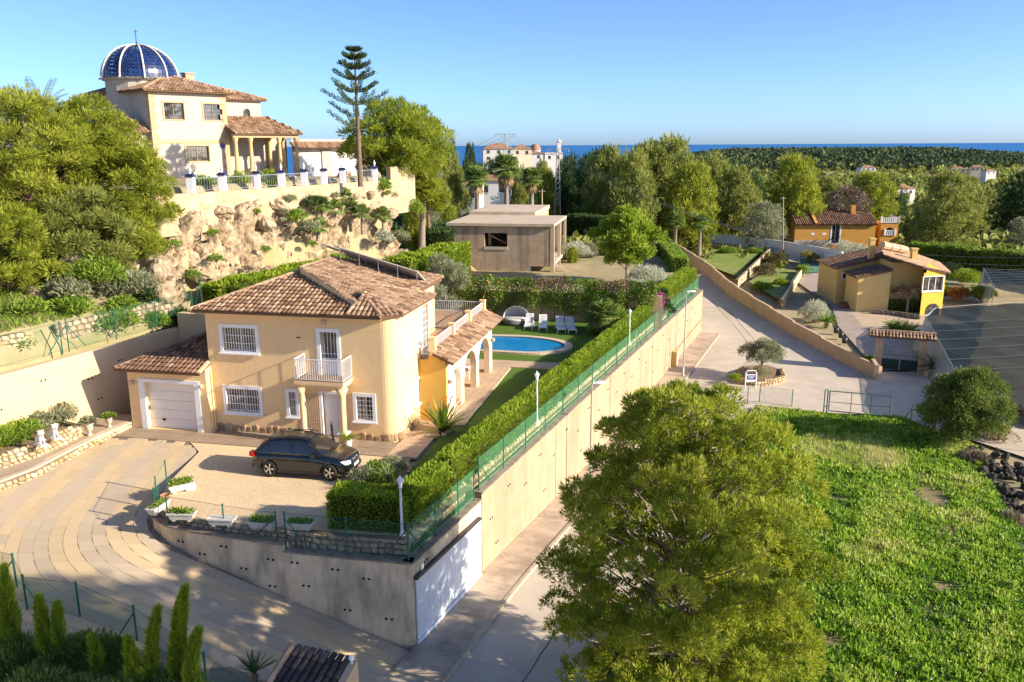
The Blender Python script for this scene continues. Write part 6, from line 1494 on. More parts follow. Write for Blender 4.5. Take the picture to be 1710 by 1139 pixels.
def balus(M,W_,z,h):
    m_=MB(); m_.box(0,W_,-.12,.12,z+h-.12,z+h,0,M); m_.box(0,W_,-.12,.12,z,z+.08,0,M)
    for i in range(max(3,int(W_/.32))): x=W_*(i+.5)/max(3,int(W_/.32)); m_.box(x-.08,x+.08,-.08,.08,z+.08,z+h-.12,0,M)
    for x in (0,W_): m_.box(x-.16,x+.16,-.16,.16,z,z+h+.25,0,M)
    m_.build('balustrade',WHITE,oh)
balus(Mt,Wt,zp,.95); balus(Mr,4.,zp,.95); balus(Mt@Matrix.Translation((Wt*.25,-.05,0)),Wt*.58,1.55,.95); balus(Mr@Matrix.Translation((1.1,-.05,0)),2.1,1.55,.95)
tag(oh,'orange house with long tiled roof and balustraded loggia tower','house')
# shade-net house
NET=netmat('dark_shade_net',(.012,.024,.030),.88,-1); NETW=netmat('pale_net_curtain',(.30,.36,.40),.62); zn=-2.2
def net_house(name,pix,z,zb,label,curtains):
    P=[G(u,v,z) for u,v in pix]; o_=P[0].copy(); root=empty(name,(o_.x,o_.y,zb)); off=Vector((o_.x,o_.y,zb))
    bm=bmesh.new(); bm.faces.new([bm.verts.new(p-off) for p in P]); x0,x1=min(p.x for p in P),max(p.x for p in P); y0,y1=min(p.y for p in P),max(p.y for p in P)
    v=x0
    while v<x1: bmesh.ops.bisect_plane(bm,geom=bm.verts[:]+bm.edges[:]+bm.faces[:],plane_co=(v-off.x,0,0),plane_no=(1,0,0)); v+=1.
    v=y0
    while v<y1: bmesh.ops.bisect_plane(bm,geom=bm.verts[:]+bm.edges[:]+bm.faces[:],plane_co=(0,v-off.y,0),plane_no=(0,1,0)); v+=1.
    for q in bm.verts: q.co.z += -.14*abs(math.sin(q.co.x*.785+.3*math.sin(q.co.y*.4)))-.10*abs(math.sin(q.co.y*.9))
    me=bpy.data.meshes.new('net_roof'); bm.to_mesh(me); bm.free(); me.materials.append(NET); link(bpy.data.objects.new('net_roof',me),root)
    for a,b in curtains:
        A=P[a]-off;B_=P[b]-off; C=Vector((A.x-.9,A.y-.3,0));D=Vector((B_.x-.9,B_.y-.3,0)); mb=MB(); mb.add([C,D,B_,A],[(0,1,2,3)]); mb.build('net_curtain',NETW,root)
    n=0; yv=y0+1.
    for i in range(len(P)):
        A=P[i]-off; mb=MB(); mb.tube([(A.x,A.y,-.2),(A.x,A.y,A.z+.05)],.04,6); mb.build('post',GALV,root)
        B_=P[(i+1)%len(P)]-off; mb=MB(); mb.tube([A,B_],.02,4); mb.build('edge_cable',GALV,root)
    for i in range(1,7):
        mb=MB(); f=i/7; A=P[0].lerp(P[1],f)-off; B_=P[-1].lerp(P[-2],f)-off if False else A+Vector((16,3,0)); mb.tube([A,B_],.025,4); mb.build('seam_cable',plain('dark_cable',(.03,.04,.045),.7),root)
    tag(root,label,'net house'); return root
net_house('shade_net_house',[(1546,528),(1607,641),(1670,664),(1760,690),(1760,502),(1638,508),(1562,514)],zn,-4.85,'large dark shade-net house behind the bushy tree',[(0,1),(1,2),(0,6)])
net_house('shade_net_house',[(1643,448),(1660,478),(1760,500),(1760,456)],-1.8,-4.9,'second dark shade net beyond the orange-leaved shrub',[(0,1)])
# netting side bank
stone_wall('road_kerb_wall',[P2(1608,655,-4.8),P2(1672,688,-4.8),P2(1760,720,-4.8)],[-4.9]*3,[.7,.9,1.],.3,'low rendered kerb wall along the road by the shade net',.5,True,maxn=60)
# steel gate frame by the field
FZ=-4.85
f0=Vector((*P2(1383,692,FZ),FZ));f1=Vector((*P2(1485,702,FZ),FZ)); fg=empty('field_gate',f0); SG=plain('green_grey_steel',(.10,.20,.18),.5,.2); dv=(f1-f0); Hh=1.75
mb=MB(); Z=Vector((0,0,1)); mb.tube([Z*.25,Z*Hh],.04,8); mb.tube([dv+Z*.25,dv+Z*Hh],.04,8); mb.tube([Z*Hh,dv+Z*Hh],.04,8); mb.tube([Z*.28,dv+Z*.28],.04,8); mb.build('frame',SG,fg)
mb=MB()
for t in (.36,.68): mb.tube([dv*t+Z*.28,dv*t+Z*Hh],.025,6)
mb.tube([Z*.95,dv+Z*.95],.022,6); mb.build('crossbars',SG,fg)
for p in (Vector((-.35,0,0)),Vector((-.12,.05,0))): mb=MB(); mb.tube([p-Z*.1,p+Z*1.85],.045,8); mb.build('gate_post',SG,fg)
mb=MB(); mb.tube([Vector((-.35,0,1.82)),Vector((-.1,.05,1.82))],.04,6); mb.tube([Vector((-.35,0,.6)),Vector((-.1,.05,.6))],.03,6); mb.build('post_brace',SG,fg)
tag(fg,'open steel gate frame at the top edge of the green field','gate')
fence('wire_fence',[(*P2(1520,712,FZ),FZ),(*P2(1560,722,FZ),FZ),(*P2(1608,742,FZ),FZ)],1.5,'grey fence posts with stays right of the steel gate',netmat('thin_wire',(.3,.3,.28),.10),braces=[(0,(-.8,.2)),(0,(.6,-.5))])
fence('wire_fence',[(*P2(1248,676,FZ),FZ),(*P2(1268,672,FZ),FZ),(*P2(1322,680,FZ),FZ)],1.3,'leaning wire fence at the left end of the field edge',netmat('thin_wire',(.3,.3,.28),.10),braces=[(1,(.5,-.3))])
# island with olive, low wall and sign
isl=[P2(1224,634,-4.8),P2(1236,642,-4.8),P2(1262,645,-4.8),P2(1290,643,-4.8),P2(1311,638,-4.8),P2(1306,624,-4.8),P2(1280,616,-4.8),P2(1250,617,-4.8),P2(1232,622,-4.8)]
struct(surf('traffic_island',isl,lambda x,y:-4.45,2.,EARTH))
stone_wall('island_wall',isl[:6],[-4.85]*6,[.3,.45,.5,.6,.65,.5],.3,'low golden rubble wall round the olive tree island',.26)
sg=Vector((*P2(1253,648,-4.8),-4.8)); sr=empty('advertising_sign',sg,.0); mb=MB()
mb.tube([(-.42,0,0),(-.42,0,1.25),(-.32,0,1.42),(.32,0,1.42),(.42,0,1.25),(.42,0,0)],.045,6); mb.build('frame',WMET,sr); mb=MB(); mb.box(-.40,.40,-.02,.02,.52,1.12); mb.build('board',WMET,sr); mb=MB(); mb.box(-.34,.34,-.028,-.02,.70,1.04); bd=mb.build('blue_panel',plain('sign_blue',(.02,.05,.28),.5),sr)
mb=MB()
for z,k in ((.93,5),(.83,4)):
    for i in range(k): mb.box(-.24+i*.11,-.24+i*.11+.08,-.033,-.0285,z-.03,z+.03)
mb.build('lettering',WMET,bd); tag(sr,'small white-framed sign with blue panel beside the olive island','sign')
# ================================================================ rock face
ROCK=mat('limestone_face',(.50,.395,.265),(.24,.175,.11),1.9,.95,1.0,3.,c3=(.19,.125,.07),s3=.4,amt=.7,detail=10,world=True)
def facet(q,sc,seed):
    """angular block relief: every Voronoi cell is its own tilted plane"""
    d,p=noise.voronoi(q*sc+Vector((seed,0,0))); h=noise.cell_vector(p[0]*13.7+Vector((3.3,1.7,9.1))); v=(q*sc+Vector((seed,0,0)))-p[0]
    return h.x*.5+(v.x*(h.y-.5)+v.y*(h.z-.5)+v.z*(h.x-.5))*1.6-.22*math.exp(-(d[1]-d[0])*9)
def rockpatch(name,y0,y1,d0,d1,amp,step=.11,zoff=.0):
    ny=int((y1-y0)/step);nd=int((d1-d0)/step)+4; V=np.zeros((ny,nd,3),np.float32)
    for j in range(ny):
        y=y0+(y1-y0)*j/(ny-1)
        for i in range(nd):
            dn=d0+(d1-d0)*i/(nd-1); d=dn*dwall(y)/4.3; x=xh(y)-d/.919; z=Hf(x,y)
            e=min(1,min(i,nd-1-i)/3.)*min(1,min(j,ny-1-j)/5.); q=Vector((x,y,z*1.2))
            k=facet(q,.5,0)*.8+facet(q,1.2,5.)*.62+facet(q,2.8,9.)*.36+facet(q,6.,2.)*.15-.75+.5*noise.noise(q*.3)
            V[j,i]=(x+amp*k*e*.8,y-amp*k*e*.5,z+zoff+amp*k*e*.6)
    ii=np.arange(ny-1)[:,None]*nd+np.arange(nd-1)[None,:]; F=np.stack([ii,ii+nd,ii+nd+1,ii+1],-1).reshape(-1,4)
    o=link(bpy.data.objects.new(name,npmesh(name,V.reshape(-1,3),F,None,ROCK))); return struct(o)
for _n in ROCK.node_tree.nodes:
    if _n.type=='BUMP': _n.inputs['Distance'].default_value=.2
rockpatch('rock_face',47.5,80.,.35,4.45,1.35,zoff=.2)
BOUL=[]
for k in range(5):
    bm=bmesh.new(); bmesh.ops.create_icosphere(bm,subdivisions=3,radius=.5)
    for v in bm.verts:
        q=v.co*2.0+Vector((k*7.3,0,0)); v.co*= .8+.35*facet(q,1.,k)+.1*facet(q,2.6,k)
    me=bpy.data.meshes.new('boulder'); bm.to_mesh(me); bm.free(); me.materials.append(ROCK); BOUL.append(me)
rg=random.Random(11)
for i in range(34):
    y=rg.uniform(49.5,73); d=rg.uniform(.8,4.4); x=xh(y)-d/.919; s=rg.uniform(.5,1.5); o=inst('boulder',rg.choice(BOUL),None,(x,y,Hf(x,y)+.1),(rg.uniform(-.5,.5),rg.uniform(-.5,.5),rg.uniform(0,6)),(s*1.2,s,s*.8)); tag(o,'pale limestone boulder jutting from the sunlit rock face','boulder','boulders of the rock face')
for i,(u,v,y,s) in enumerate(((60,500,44,2.2),(100,492,45,1.8),(95,515,43.5,1.3),(45,520,43.,1.4))):
    p=Yp(u,v,y); o=inst('boulder',BOUL[i%5],None,(p.x,p.y,p.z-.3),(.2*i,.3,i),(s,s*.8,s)); tag(o,['largest pale outcrop under the left pines','pale outcrop right of the largest one under the left pines','low outcrop in front of the grey-green scrub','outcrop beside the pine trunk at the left edge'][i],'boulder','outcrops under the left pines')
for i,(u,v,y,s) in enumerate(((262,455,48.5,2.4),(250,430,49.5,2.),(272,480,48,1.6),(240,470,48.5,1.4))):
    p=Yp(u,v,y); o=inst('boulder',BOUL[(i+2)%5],None,(p.x,p.y,p.z-.3),(.3*i,.2,i*2),(s,s*.8,s*1.1)); tag(o,['tall pale outcrop left of the short braced fence','pale outcrop at the top, just under the pine lobe','low outcrop at the foot of the short braced fence','outcrop on the pine side of the tall one'][i],'boulder','outcrops by the short wire fence')
rg=random.Random(19); crs=['green scrub tuft rooted in the rock face','grey-green scrub tuft rooted in the rock face','dry brown scrub tuft rooted in the rock face']
for i in range(24):
    y=rg.uniform(50,74); dn=rg.uniform(.9,4.0); x=xh(y)-dn*dwall(y)/4.3/.919; k=rg.choice((0,0,1,1,2)); r=rg.uniform(.3,.7)
    bush('rock_scrub',(x+.35,y-.2,Hf(x,y)+.25),r,r,r*.8,crs[k],(GREEN,OLIVE,TWIG)[k],seed=700+i,n=int(900*r),L=.15,W=.045,group='scrub tufts on the rock face',lumps=5)
# ================================================================ hedges
HCORE=mat('hedge_core',(.030,.035,.012),(.05,.04,.02),3,.95)
def hedge(name,path,w_,zt,zb,label,m=None,dens=330,L=.17,W=.05,seed=1,up=.9,wob=.10,lo=.1,hi=1.):
    rg=np.random.default_rng(seed); P=[Vector(p) for p in path]; root=empty(name,(P[0].x,P[0].y,zb)); off=np.array([P[0].x,P[0].y,zb]); Cs=[];Ds=[]
    core=MB()
    for a,b in zip(P,P[1:]):
        d=(b-a).normalized(); s=Vector((-d.y,d.x)); l=(b-a).length
        q=[a-s*(w_/2-.13)-d*.0,b-s*(w_/2-.13),b+s*(w_/2-.13),a+s*(w_/2-.13)]; core.prism([(p.x-off[0],p.y-off[1]) for p in q],0,zt-zb-.14)
        for side,area in ((-1,l*(zt-zb)),(1,l*(zt-zb)),(0,l*w_*1.3)):
            n=int(area*dens); t=rg.random(n)*l; f=rg.random(n)
            lump=np.array([noise.noise(Vector((float((a+d*float(tt)).x)*1.1,float((a+d*float(tt)).y)*1.1,side*3.+float(ff)*1.6))) for tt,ff in zip(t[::1],f)]) if n<9000 else wob*0+np.sin(t*3.1+f*2)*.35+np.sin(t*7.7+side+f*5)*.3+rg.normal(size=n)*.2
            if side: x=side*(w_/2-.06+lump*wob+rg.random(n)*.07-.05); z=f*(zt-zb)*.99; dd=np.stack([s.x*side*np.ones(n),s.y*side*np.ones(n),np.full(n,up)],1)
            else: x=(f-.5)*w_; z=(zt-zb)-.08+lump*wob*1.3+rg.random(n)*.07; dd=np.stack([np.zeros(n),np.zeros(n),np.full(n,1.2)],1)
            C=np.stack([a.x+d.x*t+s.x*x,a.y+d.y*t+s.y*x,z+zb],1)-off; Cs.append(C); Ds.append(dd+rg.normal(size=(n,3))*.42)
        # end faces
    for e,dirv in ((P[0],(P[0]-P[1]).normalized()),(P[-1],(P[-1]-P[-2]).normalized())):
        n=int(w_*(zt-zb)*dens); s=Vector((-dirv.y,dirv.x)); x=(rg.random(n)-.5)*w_; z=rg.random(n)*(zt-zb); C=np.stack([e.x+s.x*x+dirv.x*(rg.random(n)*.1-.05),e.y+s.y*x+dirv.y*(rg.random(n)*.1-.05),z+zb],1)-off; Cs.append(C); Ds.append(np.stack([dirv.x*np.ones(n),dirv.y*np.ones(n),np.full(n,up)],1)+rg.normal(size=(n,3))*.42)
    C=np.concatenate(Cs);D=np.concatenate(Ds); n=len(C); Lx=L*(.55+.9*rg.random(n)); patch=.5+.5*np.sin(C[:,0]*1.9+C[:,1]*1.3)*np.sin(C[:,1]*.9+1)
    leafobj('foliage',C,D,Lx,Lx*W/L,np.clip(lo+(hi-lo)*(.7*rg.random(n)+.3*patch),0,1),m or LIME,root,rg); core.build('core',HCORE,root); tag(root,label,'hedge'); return root
hedge('clipped_hedge',[(-6.75,29.25),(-4.0,28.85)],1.2,1.35,-.05,'clipped dark-faced hedge block at the corner of the gravel yard',dens=520,seed=2)
hc=lambda t,o=-1.12: along(t,o)
hedge('clipped_hedge',[hc(1.6),hc(4.4)],.85,1.4,-.1,'short run of clipped hedge between the yard corner and the dark gap',dens=520,seed=3)
hedge('clipped_hedge',[hc(4.9),hc(18.),hc(30.),hc(41.5)],.85,1.5,-.1,'long bright clipped hedge between the lawn and the green fence',dens=300,seed=4)
hedge('clipped_hedge',[hc(46.),hc(52.),hc(58.5)],1.3,2.0,.2,'clipped hedge at the far end of the retaining wall',dens=230,seed=5,L=.2)
hedge('clipped_hedge',[(17.6,86.),(18.6,98.),(19.2,112.)],1.6,2.4,-.5,'dark clipped hedge along the far street beyond the wall end',m=GREEN,dens=120,seed=6,L=.25,W=.09)
hb_=[(xl(y)-.3,y) for y in (50.,56.,63.,71.)]
hedge('loose_hedge',hb_[:3],1.7,5.75,3.2,'loose green hedge at the foot of the rock face behind the villa',dens=170,seed=7,L=.24,W=.09,wob=.28)
hedge('loose_hedge',[(-8.6,63.),(-6.2,69.),(-4.9,74.)],2.4,5.4,1.,'tall bright green hedge left of the concrete building',dens=150,seed=8,L=.28,W=.10,wob=.35)
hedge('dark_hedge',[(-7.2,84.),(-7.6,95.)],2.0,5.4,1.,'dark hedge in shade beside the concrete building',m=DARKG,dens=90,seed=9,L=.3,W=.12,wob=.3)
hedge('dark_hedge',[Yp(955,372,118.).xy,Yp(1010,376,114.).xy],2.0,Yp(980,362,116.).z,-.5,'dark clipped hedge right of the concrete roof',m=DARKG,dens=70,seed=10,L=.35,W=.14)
hedge('cypress_hedge',[Yp(1520,445,128.).xy,Yp(1620,455,120.).xy,Yp(1760,470,112.).xy],2.,-1.2,-5.5,'tall dark cypress hedge behind the yellow house',m=GREEN,dens=80,seed=11,L=.4,W=.14,wob=.35)
hedge('clipped_hedge',[P2(1424,512,-4.9),P2(1480,520,-4.9),P2(1540,522,-4.9)],1.6,-3.6,-5.,'clipped green hedge in front of the yellow house',m=GREEN,dens=120,seed=12,L=.22,W=.09)
stone_wall('hedge_wall',[P2(1452,526,-4.9),P2(1500,530,-4.9),P2(1534,536,-4.9)],[-5.]*3,.75,.3,'low stone edging under the clipped hedge of the yellow house',.4,True,maxn=60)
# creepers on the garden wall
rgc=np.random.default_rng(21); root=empty('flowering_creeper',(0,66,0)); n=22000; t=rgc.random(n)*19.2; C=np.zeros((n,3)); D=np.zeros((n,3))
for i in range(n):
    p,d=pathpt(gwp,float(t[i])); dep=max(0,.5+.5*noise.noise(Vector((t[i]*.6,0,3)))); lowz=1.0+.9*noise.noise(Vector((t[i]*.9,1.7,0)))
    z=lowz+(3.5-lowz+.35*noise.noise(Vector((t[i]*.8,5,0))))*rgc.random()**.7; k=(-.15-.95*dep*math.sin(min(1,max(0,(z-.6)/2.9))*math.pi)**.5)*(.7+.45*rgc.random()) if rgc.random()<.8 else rgc.random()*.8
    C[i]=(p.x,p.y-66+k,z); D[i]=(rgc.normal()*.6,-.6+rgc.normal()*.5,.2+rgc.normal()*.5)
tn=np.clip(.15+.7*rgc.random(n)+.15*np.sin(t*2),0,1); leafobj('foliage',C,D,.17*(.6+.8*rgc.random(n)),.09,tn,GREEN,root,rgc)
FLP=tintmat('pink_bracts',[(.36,.10,.18),(.55,.20,.30),(.68,.40,.42)],.7,.4); FLO=tintmat('orange_flowers',[(.65,.25,.04),(.75,.40,.05),(.8,.6,.2)],.7,.3)
sel=(C[:,2]>2.7)&(t>9)&(rgc.random(n)<.5*np.clip(np.sin(t*1.3)+.6,0,1)); leafobj('pink_flowers',C[sel]+rgc.normal(size=(sel.sum(),3))*.06+np.array([0,-.08,.06]),D[sel],.10,.08,rgc.random(sel.sum()),FLP,root,rgc)
sel=(t<10)&(rgc.random(n)<.014); leafobj('orange_flowers',C[sel]+np.array([0,-.12,.05]),D[sel],.16,.12,rgc.random(sel.sum()),FLO,root,rgc)
mb=MB()
for tt in np.arange(.8,19,1.3): p,d=pathpt(gwp,float(tt)); mb.tube([(p.x,p.y-66-.12,-.05),(p.x+R(-.3,.3),p.y-66-.2,1.0),(p.x+R(-.5,.5),p.y-66-.15,2.2)],[.05,.04,.02],5)
mb.build('stems',BARK,root); tag(root,'creeper with pink and orange flowers over the garden wall','creeper')
# ================================================================ trees and shrubs
# big pine in the foreground
pt_=Yp(1160,655,24.0); pbz=zstreet(pt_.x,24.0)-.05
tree('pine_tree',(pt_.x,24.0,pbz),pt_.z-pbz+.15,4.65,'big pine tree in the right foreground between street and field',seed=5,nl=250,lr=.14,per=46,bn=23,L=.16,W=.034,trunk_h=.08,tr=.2,tuft=.11,up=.5,flat=.62,bark=GBARK,lo=.0,hi=1.,m=PINEF)
# tall pine standing right of the view; the shade over the lower driveway is its own
tree('pine_tree',(20.5,11.2,-4.2),21.5,5.6,'tall pine outside the right edge whose shade falls on the lower driveway',seed=15,nl=120,lr=.22,per=24,bn=14,L=.34,W=.10,trunk_h=.58,tr=.3,tuft=.25,bark=GBARK)
# left hillside pines
def onhill(u,y): 
    x=(u-855)/FPX*y*1.02; return (x,y,Hf(x,y)-.2)
def pine_at(u,vtop,y,Rw,label,seed,shape='dome',th=.12,m=None,nl=120,lr=.165,per=20,bn=20,L=.28,W=.045,zb=None,**k):
    x,yy,z=onhill(u,y)
    if zb is not None: z=zb
    h=Yp(u,vtop,y).z-z; return tree('pine_tree',(x,yy,z),h,Rw,label,seed=seed,shape=shape,trunk_h=th,m=m,nl=nl,lr=lr,per=per,bn=bn,L=L,W=W,**k)
pine_at(75,152,48.5,4.5,'large yellow-green pine on the left hillside, below the palm fronds',31,nl=170)
pine_at(192,166,51.5,3.1,'dense bright green pine nearest the domed house',32,nl=110,hi=.9)
pine_at(20,345,43.5,2.9,'low pine crown at the left edge with its trunk by the rocks',33,nl=90)
pine_at(165,318,47.,2.9,'spreading dull green pine in the middle of the left slope',34,nl=90,m=PINE2)
pine_at(262,250,50.2,2.1,'narrow pine lobe against the end of the terrace wall',35,nl=60,lr=.2)
pine_at(235,352,48.8,1.9,'low pine crown hanging over the tall outcrop',37,nl=50,lr=.2)
pine_at(-20,250,52.,4.5,'pine half out of frame at the left edge',36,nl=90,m=PINE2)
for i,(u,v,y,r,rz,m_,lb) in enumerate(((150,455,45.,1.9,1.5,GREEN,'wide green scrub below the left pines'),(215,470,47.,1.6,1.5,OLIVE,'grey-green scrub beside the tall outcrop'),(110,475,44.,1.4,1.2,OLIVE,'grey-green scrub beside the cave-like outcrop'),(180,530,44.5,1.8,1.0,GREEN,'bright green ground scrub above the wire fence'),(250,525,47.,1.2,.9,GREEN,'small green scrub at the corner of the rubble wall'),(90,540,42.5,1.0,.8,OLIVE,'low palm-like scrub above the golden rubble wall'),(30,560,40.5,1.5,.8,GREEN,'bright green weeds above the side wall at the left edge'),(130,425,46.,1.5,.9,TWIG,'grey leafless scrub under the pines'),(205,395,48.5,1.3,.8,TWIG,'pile of dry brown twigs on the slope'),(300,520,48.,.9,.8,DARKG,'dark creeper bush beside the villa roof'))):
    p=Yp(u,v,y); bush('hill_shrub',(p.x,p.y,p.z-.7),r,r*.9,rz,lb,m_,seed=200+i,L=.22,W=.07,n=int(1900*r))
for i,(y,d,r,m_,lb) in enumerate(((45.5,1.6,.9,GREEN,'creeper spilling over the rubble wall above the garage'),(47.3,1.7,.8,DARKG,'dark creeper over the far end of the rubble wall'),(43.2,2.3,1.1,GREEN,'green scrub behind the rubble wall, above the braced post'),(46.6,3.0,1.2,OLIVE,'grey-green scrub at the foot of the tall outcrop'),(41.5,2.6,1.0,GREEN,'green scrub at the fence corner'),(38.5,2.4,.9,GREEN,'green scrub behind the sunlit rubble wall'))):
    x_=xh(y)-d/.919; bush('hill_shrub',(x_,y,Hf(x_,y)+.1),r,r,r*.8,lb,m_,seed=260+i,L=.2,W=.07,n=int(1700*r))
# weeds on the left terrace
rgw=np.random.default_rng(61); n=9000; yy=rgw.uniform(30,44,n); dd=rgw.uniform(1.8,6,n); xx=np.array([xl(y)-d/.919 for y,d in zip(yy,dd)]); zz=np.array([Hf(x,y) for x,y in zip(xx,yy)]); D=rgw.normal(size=(n,3))*.5; D[:,2]=1
stuff(leafobj('hillside_weeds',np.stack([xx,yy,zz],1),D,.3*(.5+rgw.random(n)),.05,rgw.random(n),GREEN,None,rgw)); tag(bpy.data.objects['hillside_weeds'],'green weeds on the terrace above the side wall','weeds')
# domed-house garden
featherpalm('feather_palm',Yp(70,205,66.).xy.to_3d()+Vector((0,0,12.)),4.6,'date palm behind the left pines with drooping fronds',seed=3,n=26,L=3.2,leaf=.55,droop=1.0)
featherpalm('feather_palm',Yp(315,150,86.).xy.to_3d()+Vector((0,0,11.7)),7.0,'palm top peeping over the main roof of the domed house',seed=4,n=16,L=1.8,leaf=.4)
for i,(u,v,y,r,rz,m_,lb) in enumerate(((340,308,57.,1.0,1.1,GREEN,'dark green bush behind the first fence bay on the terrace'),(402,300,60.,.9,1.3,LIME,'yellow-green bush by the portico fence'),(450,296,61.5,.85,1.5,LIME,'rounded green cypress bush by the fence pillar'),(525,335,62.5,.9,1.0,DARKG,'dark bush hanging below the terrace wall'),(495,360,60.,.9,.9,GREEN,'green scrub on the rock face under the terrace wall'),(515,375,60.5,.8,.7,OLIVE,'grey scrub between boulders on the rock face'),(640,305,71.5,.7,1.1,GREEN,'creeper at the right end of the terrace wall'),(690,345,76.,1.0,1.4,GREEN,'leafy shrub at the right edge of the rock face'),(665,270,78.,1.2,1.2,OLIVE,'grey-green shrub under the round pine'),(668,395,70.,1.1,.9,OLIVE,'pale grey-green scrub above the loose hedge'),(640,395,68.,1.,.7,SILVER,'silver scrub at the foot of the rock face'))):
    p=Yp(u,v,y); bush('terrace_shrub',(p.x,p.y,p.z-rz*.5),r,r,rz,lb,m_,seed=230+i,L=.2,W=.07,n=int(1500*r))
for i,(u,v,y,h) in enumerate(((605,375,66.,1.1),(585,370,66.5,1.4),(560,362,65.,.9),(575,350,67.,1.2),(538,360,63.5,1.0),(530,385,62.,.5),(640,372,69.,.9))):
    p=Yp(u,v,y); fanpalm('fan_palm',(p.x,p.y,p.z-.4),h,['small fan palm, tallest of those on the rock face, above the loose hedge','small fan palm with leaning trunk beside the tallest one','small fan palm at the left of the rock-face palms','small fan palm highest up the rock face','small fan palm under the dark hanging bush','dwarf fan palm among the boulders','small fan palm at the right end of the rock face'][i],seed=40+i,n=20,r=.55,L=.5,tr=.12,skirt=False)
def norfolk(loc,H,label):
    rg=np.random.default_rng(8); root=empty('norfolk_pine',loc); mb=MB(); mb.tube([(0,0,-.3),(0,0,H*.5),(0,0,H)],[.22,.15,.03],8); mb.build('trunk',BARK,root,True)
    Cs=[];Ds=[]; br=MB(); zs_=[.41,.49,.58,.67,.76,.84,.91,.97]
    for wi,z in enumerate(zs_):
        l=(1-z)**.8*H*.43+.15; nb=6 if wi<8 else 5
        for b in range(nb):
            if wi<2 and b%2: continue
            a=2*math.pi*b/nb+wi*.6+rg.normal()*.1; ll=l*(.8+.35*rg.random()); k=12; p=Vector((0,0,z*H)); d=Vector((math.cos(a),math.sin(a),.16)); pts=[]
            for i in range(k+1): t=i/k; pts.append(p+Vector((d.x*ll*t,d.y*ll*t,ll*(.16*t+.28*t*t))))
            br.tube(pts,[.035*(1-i/k*.8) for i in range(k+1)],4,cap=False)
            for i in range(2,k):
                n=28; q=np.array(pts[i].lerp(pts[i+1],.5)); o=sph(n,rg); wdt=.17*(1-.45*i/k); Cs.append(q+o*np.array([wdt,wdt,.09])+np.array([d.x,d.y,.2])*rg.normal(size=(n,1))*ll/k*.5); Ds.append(o*.5+np.array([d.x*.6,d.y*.6,.55]))
    br.build('branches',BARK,root); C=np.concatenate(Cs); n=len(C); leafobj('foliage',C,np.concatenate(Ds),.20*(.6+.7*rg.random(n)),.05,.1+.7*rg.random(n),tintmat('norfolk_needles',[(.04,.075,.025),(.08,.13,.04),(.16,.21,.06)],.6,.2),root,rg); tag(root,label,'tree')
p=Yp(601,285,66.); norfolk((p.x,66.,11.2),Yp(598,78,66.).z-11.2,'tall tiered norfolk pine standing alone behind the pillar fence')
x,y,z=onhill(655,77.); p=Yp(652,170,77.)
tree('umbrella_pine',(p.x+.3,77.,8.6),p.z-8.6,5.2,'broad dense umbrella pine right of the norfolk pine',seed=44,shape='umbrella',nl=150,lr=.155,per=19,bn=18,L=.36,W=.065,trunk_h=.30,hi=.8,m=PINEF)
x,y,z=onhill(715,82.); tree('pine_tree',(Yp(712,230,82.).x,82.,6.5),Yp(712,222,82.).z-6.5,1.9,'drooping green pine at the right edge of the umbrella pine',seed=45,shape='dome',nl=22,lr=.34,per=40,bn=22,L=.4,W=.06,trunk_h=.1)
# garden behind the pool
p=G(742,505,.8); tree('olive_tree',(Yp(742,480,63.).x,63.,.0),Yp(742,428,63.).z,2.1,'silvery olive tree behind the villa terrace',cat='tree',seed=51,m=OLIVE,nl=26,lr=.34,per=60,bn=16,L=.20,W=.05,trunk_h=.12,bark=GBARK)
fp_=Yp(1008,545,61.5); root=fanpalm('fan_palm_clump',(fp_.x,61.5,.0),1.3,'bushy fan palm clump beside the loungers',seed=52,n=60,r=.75,L=.8,tr=.25,skirt=False)
bush('round_shrub',(fp_.x+.2,62.3,.2),1.7,1.5,2.2,'feathery round shrub behind the fan palm clump',GREEN,seed=53,n=6500,L=.28,W=.06)
p=G(1000,480,1.); bush('tall_shrub',(Yp(1000,470,66.).x,66.8,1.2),.9,.8,2.6,'upright green climber beside the young tree',GREEN,seed=54,n=2600,L=.22,W=.09)
tp_=Yp(1046,462,80.); tree('broadleaf_tree',(tp_.x,80.,1.0),Yp(1042,350,80.).z-1.0,3.3,'lime green leafy tree in front of the concrete building',seed=55,m=tintmat('lime_leaves',[(.12,.19,.02),(.27,.37,.035),(.45,.52,.07)],.5,.45),nl=34,lr=.30,per=56,bn=16,L=.30,W=.15,trunk_h=.26,shape='ball',bark=GBARK)
for i,(u,v,y,r,h,lb) in enumerate(((1085,470,76.,2.4,2.2,'white-silver shrub right of the lime green tree'),(960,395,96.,2.2,2.0,'silver-grey shrub beside the concrete building'),(1060,480,72.,1.6,1.5,'silver-grey shrub in front of the young tree'))): p=Yp(u,v,y); bush('silver_shrub',(p.x,y,1.),r,r*.8,h,lb,SILVER,seed=56+i,n=4200,L=.30,W=.06,up=1.)
p=Yp(1085,510,66.5); bush('bougainvillea',(p.x,67.,.6),2.2,1.3,2.1,'dark bougainvillea with magenta flowers above the fence',DARKG,seed=60,n=4200,L=.2,W=.1); rgb=np.random.default_rng(77); n=380; q=Yp(1100,505,65.5); C=np.array([q.x,q.y,q.z])+rgb.normal(size=(n,3))*np.array([.25,.3,.4]); o=leafobj('magenta_flowers',C-np.array([p.x,67.,.6]),sph(n,rgb),.14,.11,rgb.random(n),tintmat('magenta_bracts',[(.35,.02,.20),(.55,.05,.35),(.65,.15,.45)],.6,.3),bpy.data.objects['bougainvillea'],rgb)
